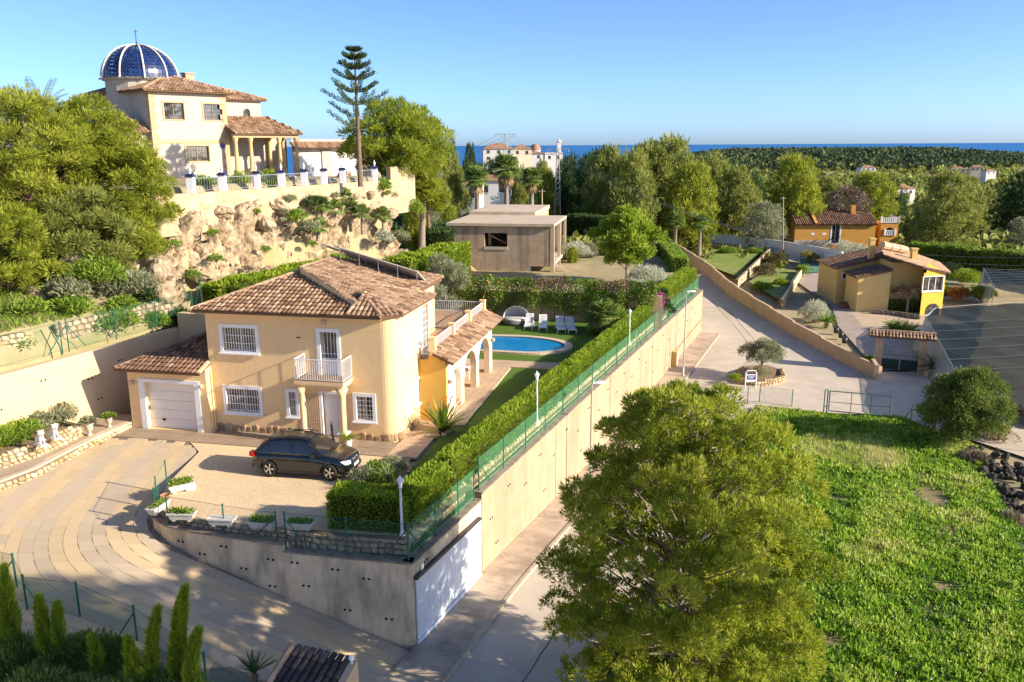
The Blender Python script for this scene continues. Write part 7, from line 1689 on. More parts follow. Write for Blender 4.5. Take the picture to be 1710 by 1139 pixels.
# front garden
p=G(738,722,.05); rosette('strelitzia',(p.x,p.y+.3,.03),95,1.75,.11,'large strelitzia clump with orange flowers at the arcade corner',GREEN,seed=65,erect=1.15,droop=.35); st_=bpy.data.objects['strelitzia']; mb=MB(); rg=random.Random(3)
for i in range(13): a=rg.uniform(0,6.28); r=rg.uniform(.3,.9); c=(r*math.cos(a),r*math.sin(a),1.25+rg.uniform(0,.35)); mb.tube([(c[0]*.2,c[1]*.2,0),c],[.015,.012],4,.0); mb.add([c,(c[0]+.05,c[1],c[2]+.1),(c[0]+.15,c[1]+.03,c[2]+.16),(c[0]+.12,c[1]-.03,c[2]+.02)],[(0,1,2,3)],.8)
mb.build('flowers',tintmat('strelitzia_flowers',[(.06,.1,.03),(.4,.2,.04),(.85,.30,.03)],.6,.2),st_)
for i,(u,v) in enumerate(((718,729),(730,730),(742,727),(750,722))): q=G(u,v,0); o=inst('edging_stone',STONES[i],None,(q.x,q.y-.1,.06),(0,0,i),(.32,.25,.2)); tag(o,'white edging stone at the foot of the strelitzia clump','stone','white stones round the strelitzia')
for i,(u,v,r,rx,h,lb,m_) in enumerate(((655,782,36.,.75,1.0,'pink-flowering oleander between car and lawn',OLIVE),(605,800,34.,.7,.7,'pale green shrub just beyond the front of the car',OLIVE),(640,800,33.6,.8,.75,'green shrub behind the hedge block',GREEN),(625,790,34.6,.5,.9,'upright leafy shrub beside the lawn edge',GREEN))): q=G(u,v,.2); bush('yard_shrub',(q.x,q.y,.0),rx,rx,h,lb,m_,seed=70+i,n=1500,L=.16,W=.04)
q=G(648,812,.3); rosette('yucca',(q.x,q.y,.2),46,.75,.05,'spiky yucca rosette behind the hedge block',tintmat('yucca_leaves',[(.06,.11,.03),(.14,.20,.06),(.28,.33,.14)],.5,.2),seed=75,erect=.85,droop=.1,trunk=.5)
q=VF(5.0,-1.2,.04); rosette('potted_yucca',q,34,.6,.06,'potted yucca at the left porch column',GREEN,seed=76,erect=1.0,droop=.25,trunk=.35); mb=MB(); mb.lathe([(0,0),(.16,0),(.2,.3),(.17,.3),(0,.26)],12); mb.build('pot',PLW,bpy.data.objects['potted_yucca'],True)
q=VF(7.75,-1.3,.04); rosette('potted_fern',q,40,.5,.09,'potted leafy plant at the right porch column',LIME,seed=77,erect=.9,droop=.5,trunk=.5); mb=MB(); mb.lathe([(0,0),(.15,0),(.2,.45),(.17,.45),(0,.4)],12); mb.build('pot',PLW,bpy.data.objects['potted_fern'],True)
# oleander in the raised bed
rgo=np.random.default_rng(80); 
for i,(u,v) in enumerate(((-25,765),(10,748),(45,735),(80,718),(112,705))):
    q=G(u,v,.8); bush('oleander',(q.x-.5,q.y+.35,.75),1.0,1.0,.95,['oleander at the left edge of the raised bed','oleander behind the farther statue, towards the left edge','oleander in the middle of the raised bed behind the statues','pink-tipped oleander behind the nearer statue','pink-tipped oleander at the garage end of the raised bed'][i],OLIVE if i>2 else GREEN,seed=81+i,n=2300,L=.17,W=.045,group='oleanders in the raised bed')
# ---------------------------------------------------------------- bottom left corner
ds=[]
for i,(u,v,y,r,h) in enumerate(((20,1110,22.5,1.0,1.1),(95,1105,22.6,1.0,1.0),(150,1095,22.6,.95,1.1),(185,1100,22.2,.8,1.1),(60,1160,20.5,1.1,1.0),(140,1170,20.,1.,1.),(230,1150,20.8,.9,.9),(290,1150,20.6,.8,.8))):
    p=Yp(u,v,y); bush('oleander_bush',(p.x,p.y,p.z-.5),r*1.1,r*1.1,h*1.15,['glossy oleander bush at the far left of the bottom corner','glossy oleander bush left of the twin cypress spires','tallest oleander bush by the green fence post','oleander bush against the wire fence','oleander bush at the bottom edge, left corner','oleander bush at the bottom edge below the fence','oleander bush at the foot of the leaning spire','oleander bush at the foot of the tall double spire'][i],tintmat('oleander_leaves',[(.05,.10,.02),(.13,.21,.04),(.30,.37,.10)],.4,.4),seed=300+i,n=5200,L=.17,W=.03,group='oleanders in the bottom left corner')
def spire(loc,H,r,label,seed,lean=(0,0)):
    rg=np.random.default_rng(seed); root=empty('cypress_spire',loc); n=int(3300*H*r/.3); t=rg.random(n)**.8; a=rg.random(n)*2*math.pi; rr=r*(1-t)**.65*(.35+.65*rg.random(n)**.5)*(1+.25*np.sin(t*17+a*2)); C=np.stack([rr*np.cos(a)+lean[0]*t*t,rr*np.sin(a)+lean[1]*t*t,t*H],1); rr2=.18*rg.random(n); C[:,0]+=rr2*np.sin(a*3+t*9)*(1-t); C[:,1]+=rr2*np.cos(a*3+t*9)*(1-t); D=np.stack([np.cos(a)*.42+rg.normal(size=n)*.25,np.sin(a)*.42+rg.normal(size=n)*.25,np.ones(n)],1); leafobj('foliage',C,D,.2*(.6+.8*rg.random(n)),.022,np.clip(.15+.85*rg.random(n),0,1),LIME,root,rg); mb=MB(); mb.tube([(0,0,-.3),(lean[0]*.25,lean[1]*.25,H*.5),(lean[0]*.9,lean[1]*.9,H*.93)],[.05,.035,.01],6); mb.build('trunk',BARK,root); tag(root,label,'cypress')
for i,(u,vt,vb,y,r,le) in enumerate(((26,950,1090,23.,.26,(.05,0)),(5,990,1090,23.,.3,(0,0)),(78,1000,1090,22.6,.2,(.02,0)),(101,1010,1085,22.6,.17,(.12,0)),(166,1066,1130,21.5,.14,(-.1,0)),(228,1070,1160,20.8,.2,(-.05,0)),(255,1020,1160,21.,.2,(.45,0)),(300,985,1160,21.,.27,(.5,0)),(320,1055,1160,20.7,.22,(.4,0)))):
    p=Yp(u,vb,y); h=Yp(u,vt,y).z-p.z; spire(tuple(p),h,r,['cypress spire touching the fence post at the left edge','dark cypress spire cut by the left edge','left one of the twin short cypress spires','right one of the twin short cypress spires','small yellow cypress spire among the oleanders','dark stubby cypress spire at the bottom edge','thin leaning cypress spire','tallest cypress spire with double tip, leaning right','feathery leaning cypress spire at the right of the group'][i],400+i,le)
p=Yp(424,1118,22.5); rosette('yucca',(p.x,p.y,p.z-.35),44,.75,.055,'dark green yucca beside the driveway at the bottom edge',DARKG,seed=90,erect=1.1,droop=.1,trunk=.25)
p=Yp(520,1139,22.3); gz_=p.z; gp=empty('tiled_gate_pier',(p.x,p.y,gz_),-.35); mb=MB(); mb.box(-.95,.95,-.75,.75,-2.,-.1); mb.build('pier',SWM,gp)
tile_roof(gp,[(-1.0,-1.1,-.05),(1.05,-1.1,-.05),(1.05,.55,.55),(-1.0,.55,.55)],(0,-1,-.36),pitch=.25,course=.38,name='tile_field',seed=120,m=tintmat('black_tiles',[(.03,.026,.025),(.06,.05,.045),(.12,.095,.08)],.8,0,0,.3,4.)); ridge(gp,(-1.05,-1.1,.02),(-1.05,.6,.62),.12,.4,name='verge_tiles'); mb=MB(); mb.add([(1.06,-1.1,-.9),(1.3,-1.1,-.9),(1.3,.6,-.9),(1.06,.6,-.9),(1.06,-1.1,0.),(1.3,-1.1,0.),(1.3,.6,.66),(1.06,.6,.66)],[(0,1,5,4),(1,2,6,5),(2,3,7,6),(4,5,6,7),(3,0,4,7)]); mb.build('gable_wall',SWM,gp)
mb=MB(); mb.lathe([(.03,0),(.03,.08),(.09,.16),(.09,.24),(0,.3)],10,(1.18,.45,.62)); mb.build('globe_lamp',LGL,gp,True); tag(gp,'small black-tiled gate pier roof at the bottom edge','gate pier')
# ================================================================ field, right-hand gardens, far country
FIELD=[P2(1262,684,-4.9),P2(1390,696,-4.9),P2(1500,700,-4.9),P2(1562,724,-4.9),P2(1640,752,-4.9),P2(1640,790,-4.9),P2(1700,900,-4.9),P2(1760,1000,-4.9),(22.,20.),(2.6,20.),(4.2,26.5),(9.5,40.)]
FG=mat('field_soil',(.17,.165,.05),(.27,.20,.11),.5,.95,.8,8.,c3=(.09,.13,.02),s3=.25,amt=.8,world=True)
def zfield(x,y): return zstreet(x,y)+.05+.10*noise.noise(Vector((x*.25,y*.25,1.)))
struct(surf('field',FIELD,zfield,1.2,FG))
def inside(poly,x,y):
    c=False; n=len(poly)
    for i in range(n):
        x0,y0=poly[i];x1,y1=poly[(i+1)%n]
        if (y0>y)!=(y1>y) and x<(x1-x0)*(y-y0)/(y1-y0)+x0: c=not c
    return c
rgf=np.random.default_rng(99); pts=[];tin=[];hts=[];wid=[]
dry0=Vector(P2(1440,760,-4.9)); ax0=Vector(P2(1545,800,-4.9)); ax1=Vector(P2(1600,930,-4.9))
while len(pts)<150000:
    x=rgf.uniform(2,32,4000); y=rgf.uniform(19,60,4000)
    for a,b in zip(x,y):
        a=float(a);b=float(b)
        if not inside(FIELD,a,b): continue
        if b<24 and a>12 and rgf.random()<.5: continue
        n1=noise.noise(Vector((a*.35,b*.35,0))); n2=noise.noise(Vector((a*1.3,b*1.3,4.)))
        q=Vector((a,b)); tt=max(0,min(1,(q-ax0).dot(ax1-ax0)/(ax1-ax0).length_squared)); dtrack=(q-(ax0.lerp(ax1,tt))).length
        row=math.sin((a-.45*b)*1.35); dens=.62+.45*n1+.45*n2+.16*row
        if dtrack<1.5: dens-=(.5+.5*n2)*(1-dtrack/1.5)
        if rgf.random()>dens: continue
        dry=max(0,1-(q-dry0).length/5.)*.5+.35*max(0,noise.noise(Vector((a*.22,b*.22,9.))))
        pts.append((a,b,zfield(a,b)-.02)); tin.append(min(1,max(0,.36+.12*row+.34*n1+.22*n2+.16*rgf.normal()+dry*1.1))); hts.append((.10+.18*rgf.random()+.22*max(0,n2)+.30*dry)*(.7+.6*rgf.random())); wid.append((.085 if dry<.22 else .022)*(.6+.8*rgf.random()))
pts=np.array(pts);n=len(pts); D=rgf.normal(size=(n,3))*.55; D[:,2]=np.abs(D[:,2])*.5+.75; hts=np.array(hts)
WEEDS=tintmat('field_weeds',[(.09,.20,.015),(.22,.40,.032),(.42,.52,.07),(.62,.57,.27)],.55,.35)
o=stuff(leafobj('field_weeds',pts,D,hts,np.array(wid)*(.6+.8*rgf.random(n)),np.array(tin),WEEDS,None,rgf)); tag(o,'rough green weeds and grass covering the field','grass')
o=None
fs_=rgf.random(n)<.012; C=pts[fs_]+np.stack([np.zeros(fs_.sum()),np.zeros(fs_.sum()),hts[fs_]*.8],1); o=stuff(leafobj('field_flowers',C,sph(fs_.sum(),rgf),.06,.06,rgf.random(fs_.sum()),tintmat('white_flowers',[(.7,.7,.55),(.8,.8,.75),(.75,.7,.3)],.7,.2),None,rgf)); tag(o,'small pale flowers scattered through the green field','flowers')
# rubble heap at the right edge
hp_=empty('rubble_heap',(*P2(1660,800,-4.9),-4.9)); DKR=mat('dark_rubble',(.085,.07,.055),(.03,.027,.025),3,.95,.8,9.); bm2=[]
for me in BOUL[:3]:
    c=me.copy(); c.materials.clear(); c.materials.append(DKR); bm2.append(c)
rg=random.Random(8)
for i in range(130):
    u=rg.uniform(1612,1725); v=rg.uniform(745,860)
    if v>760+ (u-1612)*1.1+20 or v<735+(u-1612)*.35: continue
    q=G(u,v,-4.7); s=rg.uniform(.3,.75); inst('rock',rg.choice(bm2),hp_,(q.x-hp_.location.x,q.y-hp_.location.y,rg.uniform(.05,.55)),(rg.uniform(0,6),rg.uniform(0,6),0),(s,s*.8,s*.7))
tag(hp_,'heap of dark rubble at the right edge of the field','rubble')
for i,(u,v,r,lb) in enumerate(((1625,770,.8,'dry grass tuft at the left of the rubble heap'),(1690,880,1.,'dry grass below the rubble heap'))): q=G(u,v,-4.8); bush('dry_grass',(q.x,q.y,-4.85),r,r,.5,lb,TWIG,cat='grass tuft',seed=130+i,n=1500,L=.35,W=.02,up=1.2)
# bushy tree by the road
q=G(1605,742,-4.85); tree('bushy_tree',(q.x+.1,q.y,-4.85),Yp(1605,618,q.y).z+4.85,2.75,'bushy dark green tree between the field and the shade net',seed=140,m=tintmat('bushy_leaves',[(.06,.10,.02),(.14,.20,.04),(.28,.33,.08)],.45,.4),nl=40,lr=.30,per=60,bn=16,L=.20,W=.07,trunk_h=.12,shape='ball',bark=GBARK)
q=G(1668,735,-4.85); bush('dry_shrub',(q.x,q.y,-4.8),.9,.9,1.6,'yellowish dry shrub beside the bushy tree',tintmat('straw_leaves',[(.12,.11,.04),(.25,.21,.08),(.38,.33,.14)],.7,.2),seed=141,n=1900,L=.18,W=.04)
# island olive and its plants
q=G(1271,624,-4.45); tree('olive_tree',(q.x,q.y,-4.5),Yp(1275,569,q.y).z+4.5,1.85,'small gnarled olive tree on the traffic island',seed=143,m=OLIVE,nl=15,lr=.36,per=60,bn=16,L=.17,W=.05,trunk_h=.45,shape='ball',bark=BARK,tr=.12)
for i,(u,v,r,h,m_,lb) in enumerate(((1242,628,.9,.7,TWIG,'dry golden grass on the traffic island'),(1268,625,.8,.6,OLIVE,'grey-green shrub under the island olive'),(1228,634,.5,.5,LIME,'small yellow-green shrub at the left tip of the island'))): q=G(u,v,-4.4); bush('island_shrub',(q.x,q.y,-4.5),r,r,h,lb,m_,seed=144+i,n=900,L=.25,W=.03,up=1.2)
# right-hand garden plants
def rb(name,u,v,z,r,h,m_,lb,seed,cat='shrub',**k): q=G(u,v,z); kw=dict(n=int(1500*r),L=.24,W=.09); kw.update(k); return bush(name,(q.x,q.y,z),r,r*.9,h,lb,m_,cat=cat,seed=seed,**kw)
rb('silver_shrub',1360,538,-4.9,2.0,2.5,SILVER,'big round silver-grey shrub inside the boundary wall',150,n=5200,L=.28,W=.04,up=.9)
rb('silver_shrub',1425,432,-4.6,2.9,3.2,SILVER,'silver-grey shrub between the orange and yellow houses',151,n=4200,L=.4,W=.07,up=.9)
rb('round_shrub',1451,612,-4.7,.85,1.0,LIME,'round bright shrub left of the driveway gate',152,n=1700)
for i,(u,v,h,lb) in enumerate(((1380,545,.5,'small cycad by the gravel bed inside the wall'),(1505,556,.35,'cycad clump in the middle of the drive'),(1490,552,.3,'low cycad left in the drive clump'),(1520,560,.3,'low cycad right in the drive clump'),(1562,628,.6,'large cycad right of the driveway gate'))):
    q=G(u,v,-4.75); featherpalm('cycad',(q.x,q.y,-4.75),h,lb,seed=155+i,n=34,L=1.3 if i<4 else 1.7,leaf=.28,tr=.2,el0=1.2,el1=1.1,droop=.9,m=DARKG if i==4 else GREEN,cat='cycad')
for i,(u,v,r,h,m_,lb) in enumerate(((1240,412,2.2,2.6,OLIVE,'dull olive shrub on the upper terrace near the white wall'),(1215,425,1.8,1.4,GREEN,'bright green weeds on the upper terrace'),(1260,425,1.7,1.2,GREEN,'bright green patch right on the upper terrace'),(1275,462,1.6,2.8,tintmat('reddish_leaves',[(.06,.055,.03),(.13,.105,.05),(.22,.18,.08)],.7,.2),'reddish-brown leafy shrub between the terraces'),(1295,440,1.7,2.3,MATS['reddish_leaves'],'reddish-brown shrub at the top of the lower terrace'),(1272,485,1.5,1.0,GREEN,'bright green bed below the reddish shrub'),(1305,478,1.3,.9,LIME,'yellow-green bed on the lower terrace'),(1350,438,1.5,2.2,tintmat('yellow_leaves',[(.14,.13,.03),(.30,.25,.05),(.42,.36,.10)],.6,.3),'yellow-leaved shrub by the green court'),(1612,470,2.1,2.0,LIME,'bright green citrus bush, farther of the two by the shade net'),(1638,500,2.1,1.9,GREEN,'bright green citrus bush, nearer of the two by the shade net'),(1600,500,1.5,2.0,tintmat('orange_leaves',[(.16,.07,.02),(.36,.17,.04),(.45,.28,.08)],.7,.3),'orange-leaved shrub beside the yellow house'),(1580,495,1.3,1.3,GREEN,'green shrub at the corner of the yellow house'),(1340,460,1.2,1.8,GREEN,'potted shrubs by the house drive'),(1130,400,2.,1.6,OLIVE,'scrub on the bank above the stepped wall'),(1415,470,.8,1.3,GREEN,'potted bush by the yellow house door'))): rb('garden_shrub',u,v,-4.6,r,h,m_,lb,170+i)
def pollard(u,v,h,label,seed):
    rg=random.Random(seed); q=G(u,v,-4.7); root=empty('pollard_tree',(q.x,q.y,-4.8)); mb=MB(); mb.tube([(0,0,-.1),(.05,0,h*.55)],[.16,.13],8); ends=[]
    for i in range(7):
        a=i*.9+rg.random()*.4; e=Vector((math.cos(a)*.9,math.sin(a)*.9,h*.55+rg.uniform(.5,1.2))); mb.tube([(.05,0,h*.52),Vector((math.cos(a)*.45,math.sin(a)*.45,h*.55+.25)),e],[.1,.08,.07],6); ends.append(e)
    for e in ends:
        for j in range(6): mb.tube([e,e+Vector((rg.gauss(0,.3),rg.gauss(0,.3),rg.uniform(.1,.45)))],[.04,.015],4)
    mb.build('trunk',GBARK,root,True); r2=np.random.default_rng(seed); C=np.concatenate([np.array(e)+r2.normal(size=(60,3))*.3 for e in ends]); leafobj('crown',C,sph(len(C),r2),.2,.08,r2.random(len(C)),MATS['reddish_leaves'],root,r2); tag(root,label,'tree')
pollard(1514,522,3.4,'pollarded tree with pale trunk in front of the yellow house',1); pollard(1484,516,3.2,'pollarded tree behind the clipped hedge, left of the pale trunk',2)
# pots on the drive edge
for i,(u,v) in enumerate(((1396,556),(1404,564),(1410,573))): q=G(u,v,-4.74); mb=MB(); mb.lathe([(0,0),(.22,0),(.28,.55),(.24,.55),(0,.5)],12); o=mb.build('drive_pot',plain('black_pot',(.03,.03,.032),.5),None,True); o.location=(q.x,q.y,-4.74); tag(o,['black pot at the far end of the row beside the drive','middle black pot beside the drive','black pot at the near end of the row beside the drive'][i],'pot','black pots beside the drive')
# garden table by the arched opening
q=G(1553,517,-4.9); tb=empty('garden_table',(q.x,q.y-.6,-4.9)); mb=MB(); mb.box(-.9,.9,-.5,.5,.70,.76); mb.build('tabletop',LOU,tb)
for x in (-.75,.75):
    for y in (-.4,.4): mb=MB(); mb.bar((x,y,0),(x,y,.7),.06); mb.build('leg',LOU,tb)
tag(tb,'white garden table by the arched opening of the yellow house','table')
# ---------------------------------------------------------------- mid-distance trees
MID=[]
for i,(m_,sh,nl,lr,th) in enumerate(((PINE2,'dome',90,.19,.12),(PINE,'dome',100,.18,.14),(PINE2,'dome',95,.2,.08),(OLIVE,'ball',60,.24,.15),(DARKG,'dome',80,.21,.08),(PINE2,'umbrella',90,.2,.30),(TWIG,'ball',60,.22,.2))):
    MID.append(dict(m=m_,shape=sh,nl=nl,lr=lr,trunk_h=th))
protos={}
def mid(u,vt,vb,hw,y,kind,label,zg=None,group=None,seed=None,sx=1.):
    """tree of the given kind at distance y whose top is at vt; copies share crown and trunk meshes"""
    x=(u-855)/FPX*y*1.02; z=Hf(x,y)-.3 if zg is None else zg; top=Yp(u,vt,y).z; h=max(2.,top-z); r=hw*px(y)
    key=(kind,(seed or 0)%2)
    if key not in protos:
        d=MID[kind]; protos[key]=tree('pine_tree' if kind in (0,1,2,5) else 'leafy_tree',(x,y,z),10.,5.,label,seed=500+kind*7+key[1],per=15,bn=12,L=.52,W=.13,tuft=.36,**d); o=protos[key]; o.scale=(r/5.,r/5.,h/10.); 
    else: o=copytree(protos[key],(x,y,z),(seed or 0)*1.7,(r/5.,r/5.,h/10.))
    tag(o,label,'tree',group); return o
G_='pine grove beyond the concrete building'
for i,(u,vt,hw,y,k,lb) in enumerate(((985,258,42,165,4,'dark pine at the left edge of the grove'),(1012,250,52,155,0,'rounded pine left of the tallest grove pine'),(1050,258,46,147,0,'dull green pine in the front of the grove, above the lime tree'),(1075,243,55,160,2,'pine just left of the tallest grove pine'),(1108,234,55,162,0,'tallest pine of the grove, breaking the sea horizon'),(1148,275,46,150,1,'low pine with bent trunk at the right front of the grove'),(1180,262,50,172,0,'rounded pine right of the tallest grove pine'),(1215,283,42,160,2,'pine above the bend of the white wall'),(1245,290,30,178,4,'dark pine behind the white wall'),(1312,262,48,165,1,'tall bright pine left of the orange house'),(1265,338,36,150,3,'round grey-green tree above the white wall'),(1365,300,36,196,0,'pine behind the roof of the orange house'),(1400,312,36,186,6,'leafless grey tree behind the orange house'),(1435,288,42,205,1,'rounded pine behind the orange house chimney'),(1468,300,28,220,4,'dark pine right of the orange house chimney'),(1562,292,58,146,2,'large spreading pine right of the orange house'),(1520,345,25,160,4,'dark bush-like pine at the foot of the spreading pine'),(1700,286,58,176,4,'dark pine cut by the right edge'),(1640,360,30,190,0,'pine in the right valley scrub'),(1690,365,26,150,3,'pale tree in the right valley'),(1610,372,22,175,4,'small dark tree right of the spreading pine'),(1335,300,30,210,2,'pine peeping over the orange house roof end'),(950,262,34,185,4,'dark tree beside the lattice pylon'),(930,300,24,165,4,'dark tree at the foot of the lattice pylon'))): mid(u,vt,0,hw,y,k,lb,group=G_,seed=i)
for i,(u,vt,hw,y,k,lb) in enumerate(((745,248,30,120,0,'tall thin-crowned tree right of the umbrella pine'),(765,262,24,130,2,'pale green tree left of the fan palms'),(735,290,22,105,3,'grey-barked open tree above the rock face'),(785,268,20,170,4,'dark tree behind the left fan palm'),(808,278,18,160,4,'conical dark tree before the white villa'),(870,285,22,150,2,'dark green tree between the fan palms'),(910,283,24,158,1,'bright green tree right of the fan palms'),(760,240,16,220,4,'small dark tree on the skyline left of the white villa'),(790,243,14,240,4,'dark skyline tree beside the white villa'),(720,330,16,98,3,'small tree by the cream garden wall'),(755,345,20,100,1,'bright green shrub-like tree left of the concrete roof'),(780,352,18,102,3,'olive-green tree behind the concrete roof edge'),(700,300,22,92,1,'green tree at the foot of the umbrella pine'),(822,268,16,255,4,'dark tree before the skyline villa wall'),(858,266,16,250,4,'dark tree before the low skyline house'),(905,270,15,240,0,'pine before the domed skyline house'),(938,276,16,230,4,'dark tree before the turreted skyline house'),(965,405,16,100,3,'small olive in the yard right of the concrete building'),(985,415,14,98,3,'olive nearest the lime green tree'),(955,418,11,94,1,'small green tree by the concrete steps'))): mid(u,vt,0,hw,y,k,lb,group='trees behind the concrete building',seed=i+1)
for i,(u,vc,y,r,h,lb) in enumerate(((846,283,122,2.3,7.,'tallest fan palm behind the concrete building'),(888,300,126,1.75,5.,'fan palm with dry skirt right of the tallest'),(797,300,118,1.9,5.5,'fan palm left of the tallest, with open crown'))):
    p=Yp(u,vc,y); z=p.z-h; fanpalm('tall_fan_palm',(p.x,y,z),h,lb,seed=60+i,n=46,r=r*.62,L=r*.55,tr=.33,group='tall fan palms')
for i,(u,v,y) in enumerate(((1128,385,140),(1170,388,142),(700,315,84.))): p=Yp(u,v-14,y); zg_=min(p.z-1.2,Hf(p.x,y)); fanpalm('fan_palm',(p.x,y,zg_),p.z-zg_,['young palm left below the grove','young palm right below the grove','stout palm clump below the umbrella pine'][i],seed=66+i,n=30,r=1.1,L=1.0,tr=.35,skirt=False)
# ---------------------------------------------------------------- far houses
WH=mat('white_far_render',(.60,.58,.55),(.54,.52,.49),.5,.9); CR2=mat('cream_far_render',(.66,.54,.40),(.6,.49,.36),.5,.9)
FT=mat('far_tiles',(.36,.20,.12),(.26,.15,.09),1.5,.9); FW=plain('far_window',(.03,.035,.045),.3)
def far_house(u,vb,y,w_,h,d,label,rz=0.,m=None,roof='hip',nw=3,st=2,name='far_house'):
    p=Yp(u,vb,y); root=empty(name,(p.x,y,p.z),rz); mb=MB(); mb.box(-w_/2,w_/2,0,d,-6,h); mb.build('wall',m or WH,root)
    mb=MB(); o_=.4
    if roof=='hip': c=[(-w_/2-o_,-o_,h),(w_/2+o_,-o_,h),(w_/2+o_,d+o_,h),(-w_/2-o_,d+o_,h)]; k=min(w_,d)*.45; A=(-w_/2+k,d/2,h+k*.5);B_=(w_/2-k,d/2,h+k*.5); mb.add(c+[A,B_],[(0,1,5,4),(1,2,5),(2,3,4,5),(3,0,4),(3,2,1,0)]); mb.build('roof',FT,root)
    else: mb.box(-w_/2-.1,w_/2+.1,-.1,d+.1,h,h+.5); mb.build('parapet',m or WH,root)
    for s in range(st):
        for i in range(nw):
            x=-w_/2+w_*(i+.5)/nw; z=h*(s+.35)/st; mb=MB(); mb.box(x-.5,x+.5,-.06,-.01,z,z+h/st*.42); wn=mb.build('window',FW,root); mb=MB(); mb.box(x-.6,x+.6,-.12,-.02,z-.12,z-.02); mb.build('sill',m or WH,wn)
    tag(root,label,'house','far houses'); return root
far_house(833,270,300,11.,4.4,9,'white villa on the skyline with dark tiled roof',.1,nw=3)
far_house(872,262,310,7,2.8,8,'low tiled house beside the skyline villa',.1,CR2,nw=2,st=1)
h_=far_house(892,268,330,7,2.6,8,'white church-like house with a small tiled dome',.1,nw=2,st=1)
mb=MB(); mb.lathe([(2.0,2.6),(2.0,4.0)],14,(1,4,0)); mb.build('drum',WH,h_); mb=MB(); mb.lathe([(2.2,4.0),(1.95,5.0),(1.2,6.0),(0,6.4)],14,(1,4,0)); mb.build('dome',FT,h_,True)
h_=far_house(925,270,335,7,3.0,8,'white house with a small turret near the lattice pylon',.1,roof='flat',nw=2,st=1); mb=MB(); mb.box(1.5,3.,1,2.5,3.6,7.5); mb.lathe([(1.2,7.5),(0,8.8)],8,(2.25,1.75,0)); mb.build('turret',WH,h_)
for i,(u,vb,y,w_,h,m_,rf,lb) in enumerate(((752,338,140,6,3.2,WH,'flat','white house behind the grey-barked tree'),(775,342,135,5,3.2,WH,'hip','white house between garden trees'),(825,332,150,6,3.2,WH,'hip','white house behind the tallest fan palm'),(1505,328,330,12,3,WH,'hip','white villa in the right valley'),(1500,349,300,8,2.8,WH,'hip','pale block house below the valley villa'),(1455,303,430,9,3.5,WH,'hip','white house at the foot of the wooded hill'),(1600,290,620,10,3.5,WH,'hip','white house on the lower slope of the headland'),(1632,287,640,9,3.5,CR2,'hip','tiled house beside the white headland house'),(1655,292,600,8,2.6,WH,'hip','flat-roofed pale house on the headland slope'),(1580,302,560,9,3,WH,'hip','white house below the headland houses'),(1450,287,520,9,2.6,WH,'hip','small white house under the forest edge'),(1480,350,290,9,3,CR2,'hip','tiled roof beside the valley villa'))): far_house(u,vb,y,w_,h,w_*.7,lb,R(-.3,.3),m_,rf,nw=3 if w_>8 else 2,st=2 if h>3.5 else 1)
# ---------------------------------------------------------------- pylons, poles and wires
STEEL=plain('lattice_steel',(.30,.30,.30),.5,.6)
def pylon(u,vt,vb,y,wid,arm,label):
    b=Yp(u,vb,y); H_=Yp(u,vt,y).z-b.z; root=empty('lattice_pylon',tuple(b)); mb=MB(); n=11
    def c(i,s): f=i/n; r=wid*(1-.62*f); return Vector((s[0]*r,s[1]*r,H_*f))
    S=((-1,-1),(1,-1),(1,1),(-1,1)); t=max(.05,wid*.13)
    for k in range(4): mb.bar(c(0,S[k])-Vector((0,0,3)),c(n,S[k]),t)
    for i in range(n):
        for k in range(4): mb.bar(c(i,S[k]),c(i+1,S[(k+1)%4]),t*.6); mb.bar(c(i,S[(k+1)%4]),c(i+1,S[k]),t*.6)
    mb.build('tower',STEEL,root); mb=MB()
    for dz in (0,): mb.bar((-arm,0,H_),(arm,0,H_),t*1.2); mb.bar((-arm,0,H_),(-arm*.3,0,H_-wid*.9),t*.7); mb.bar((arm,0,H_),(arm*.3,0,H_-wid*.9),t*.7)
    mb.build('crossarm',STEEL,root)
    for x in (-arm,-arm*.1,arm):
        mb=MB(); mb.lathe([(0,0),(.12,.1),(.12,.5),(0,.6)],6,(x,0,H_-.65)); mb.build('insulator',STEEL,root)
    tag(root,label,'pylon'); return Vector(b)+Vector((0,0,H_-.6)),arm
P1_,A1_=pylon(844,224,268,290,1.0,3.2,'wide-armed lattice pylon standing behind the skyline villa')
P2_,A2_=pylon(931,248,345,150,.55,1.8,'slender lattice pylon left of the pine grove')
def pole(u,vt,vb,y,label): b=Yp(u,vb,y); t=Yp(u,vt,y); mb=MB(); mb.tube([b-Vector((0,0,1)),t],[.13,.09],8); mb.bar(t+Vector((-.5,0,-.3)),t+Vector((.5,0,-.3)),.1); o=mb.build('utility_pole',mat('pole_wood',(.40,.33,.25),(.3,.24,.18),4)); tag(o,label,'utility pole'); return t
Q1=pole(905,316,345,118,'short leaning wooden pole behind the concrete roof'); Q2=pole(1308,328,418,140,'thin utility pole at the white wall'); Q3=pole(1317,232,262,900,'thin mast on the distant forest ridge')
wr=plain('wire_grey',(.25,.25,.25),.6)
def wire(a,b,sag,label,r=.014):
    a=Vector(a);b=Vector(b); mb=MB(); mb.tube([a.lerp(b,t/20)-Vector((0,0,sag*4*(t/20)*(1-t/20))) for t in range(21)],r,4); o=mb.build('power_line',wr); tag(o,label,'power line','power lines'); return o
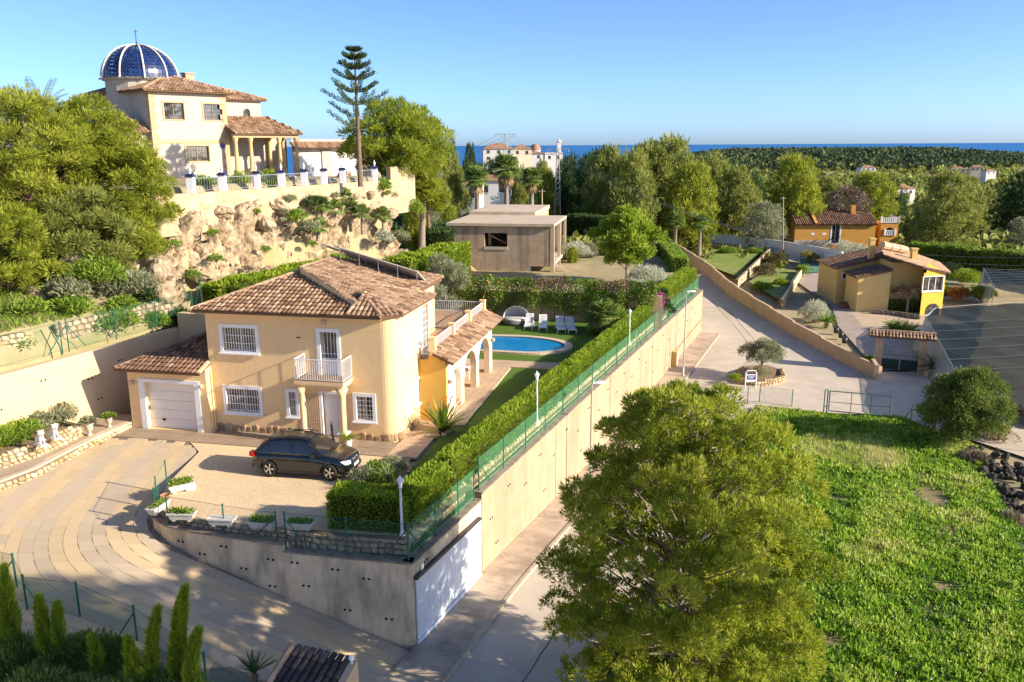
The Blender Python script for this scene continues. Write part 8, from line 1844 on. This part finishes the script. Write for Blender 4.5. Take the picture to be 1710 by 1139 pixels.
for k,x in enumerate((-1,0,1)):
    wire(P1_+Vector((x*A1_,0,0)),P2_+Vector((x*A2_,0,0)),2.5,['upper left wire between the two pylons','middle wire between the two pylons','right-hand wire between the two pylons'][k],.03)
    wire(P2_+Vector((x*A2_,0,0)),Yp(1740,430+k*14,95.),5.,['highest wire crossing in front of the pine grove','middle wire crossing in front of the pine grove','lowest wire crossing in front of the pine grove'][k],.022)
    wire(P1_+Vector((x*A1_,0,0)),Yp(690,262+k*3,420.),3.,['upper wire running left from the skyline pylon','middle wire running left from the skyline pylon','lower wire running left from the skyline pylon'][k],.05)
# ---------------------------------------------------------------- forest and scrub too far to count
def forest(name,pos,r0,r1,label,m,seed,nb=16):
    rg=np.random.default_rng(seed); Cs=[];Ds=[];Ls=[];Ts=[]
    for (x,y,z) in pos:
        r=rg.uniform(r0,r1); h=r*rg.uniform(1.1,1.7); d=sph(nb,rg); d[:,2]=np.abs(d[:,2])*1.1-.25
        Cs.append(np.array([x,y,z+h*.45])+d*np.array([r*.7,r*.7,h*.6])); Ds.append(d*.6+rg.normal(size=(nb,3))*.6); Ls.append(np.full(nb,r*.95)*(.6+.6*rg.random(nb))); Ts.append(np.clip(rg.random()*.55+.45*rg.random(nb),0,1))
    L_=np.concatenate(Ls); o=stuff(leafobj(name,np.concatenate(Cs)-np.concatenate(Ds)*L_[:,None]*.3,np.concatenate(Ds),L_,L_*.75,np.concatenate(Ts),m,None,rg)); tag(o,label,'forest'); return o
rgz=np.random.default_rng(5); pos=[]
while len(pos)<4800:
    y=float(rgz.uniform(720,1750)); a=float(rgz.uniform(.17,.66)); x=a*y; z=Hf(x,y)
    if z>-14: pos.append((x,y,z-.5))
FAR=tintmat('far_pine',[(.03,.055,.03),(.065,.10,.042),(.12,.155,.06)],.8,.2)  # dark pine colour, its blue-green tint also standing in for distance haze
forest('headland_forest',pos,3.2,5.6,'dark pine forest covering the distant headland',FAR,6)
pos=[]
while len(pos)<2600:
    y=float(rgz.uniform(215,1000)); a=float(rgz.uniform(.05,.66)); x=a*y
    if rgz.random()>.45+.5*noise.noise(Vector((x*.012,y*.012,0)))+.25: continue
    pos.append((x,y,Hf(x,y)-.4))
forest('valley_woodland',pos,1.8,4.4,'scattered woodland filling the valley below the headland',PINE2,7,22)
pos=[]
while len(pos)<500:
    y=float(rgz.uniform(135,330)); a=float(rgz.uniform(-.14,.13)); x=a*y; pos.append((x,y,Hf(x,y)-.4))
forest('village_woodland',pos,1.2,3.2,'dark garden trees around the skyline village',DARKG,8,26)
pos=[]
while len(pos)<900:
    y=float(rgz.uniform(118,215)); a=float(rgz.uniform(.47,.68)); x=a*y
    if rgz.random()>.55+.6*noise.noise(Vector((x*.04,y*.04,2))): continue
    pos.append((x,y,Hf(x,y)-.2))
forest('valley_scrub',pos,.7,1.9,'green scrub and orchard behind the cypress hedge',PINE2,9,26)
pos=[]
while len(pos)<420:
    y=float(rgz.uniform(100,150)); a=float(rgz.uniform(.02,.45)); x=a*y
    if x<19.5+ (y-84)*.05 or x<6 or Hf(x,y)>-20: 
        q=(x,y)
        if 19<x<40 and y<135: continue
        if a>.33: continue
    pos.append((x,y,Hf(x,y)-.2))
forest('grove_undergrowth',pos,.5,1.4,'undergrowth at the foot of the pine grove',PINE2,10,20)
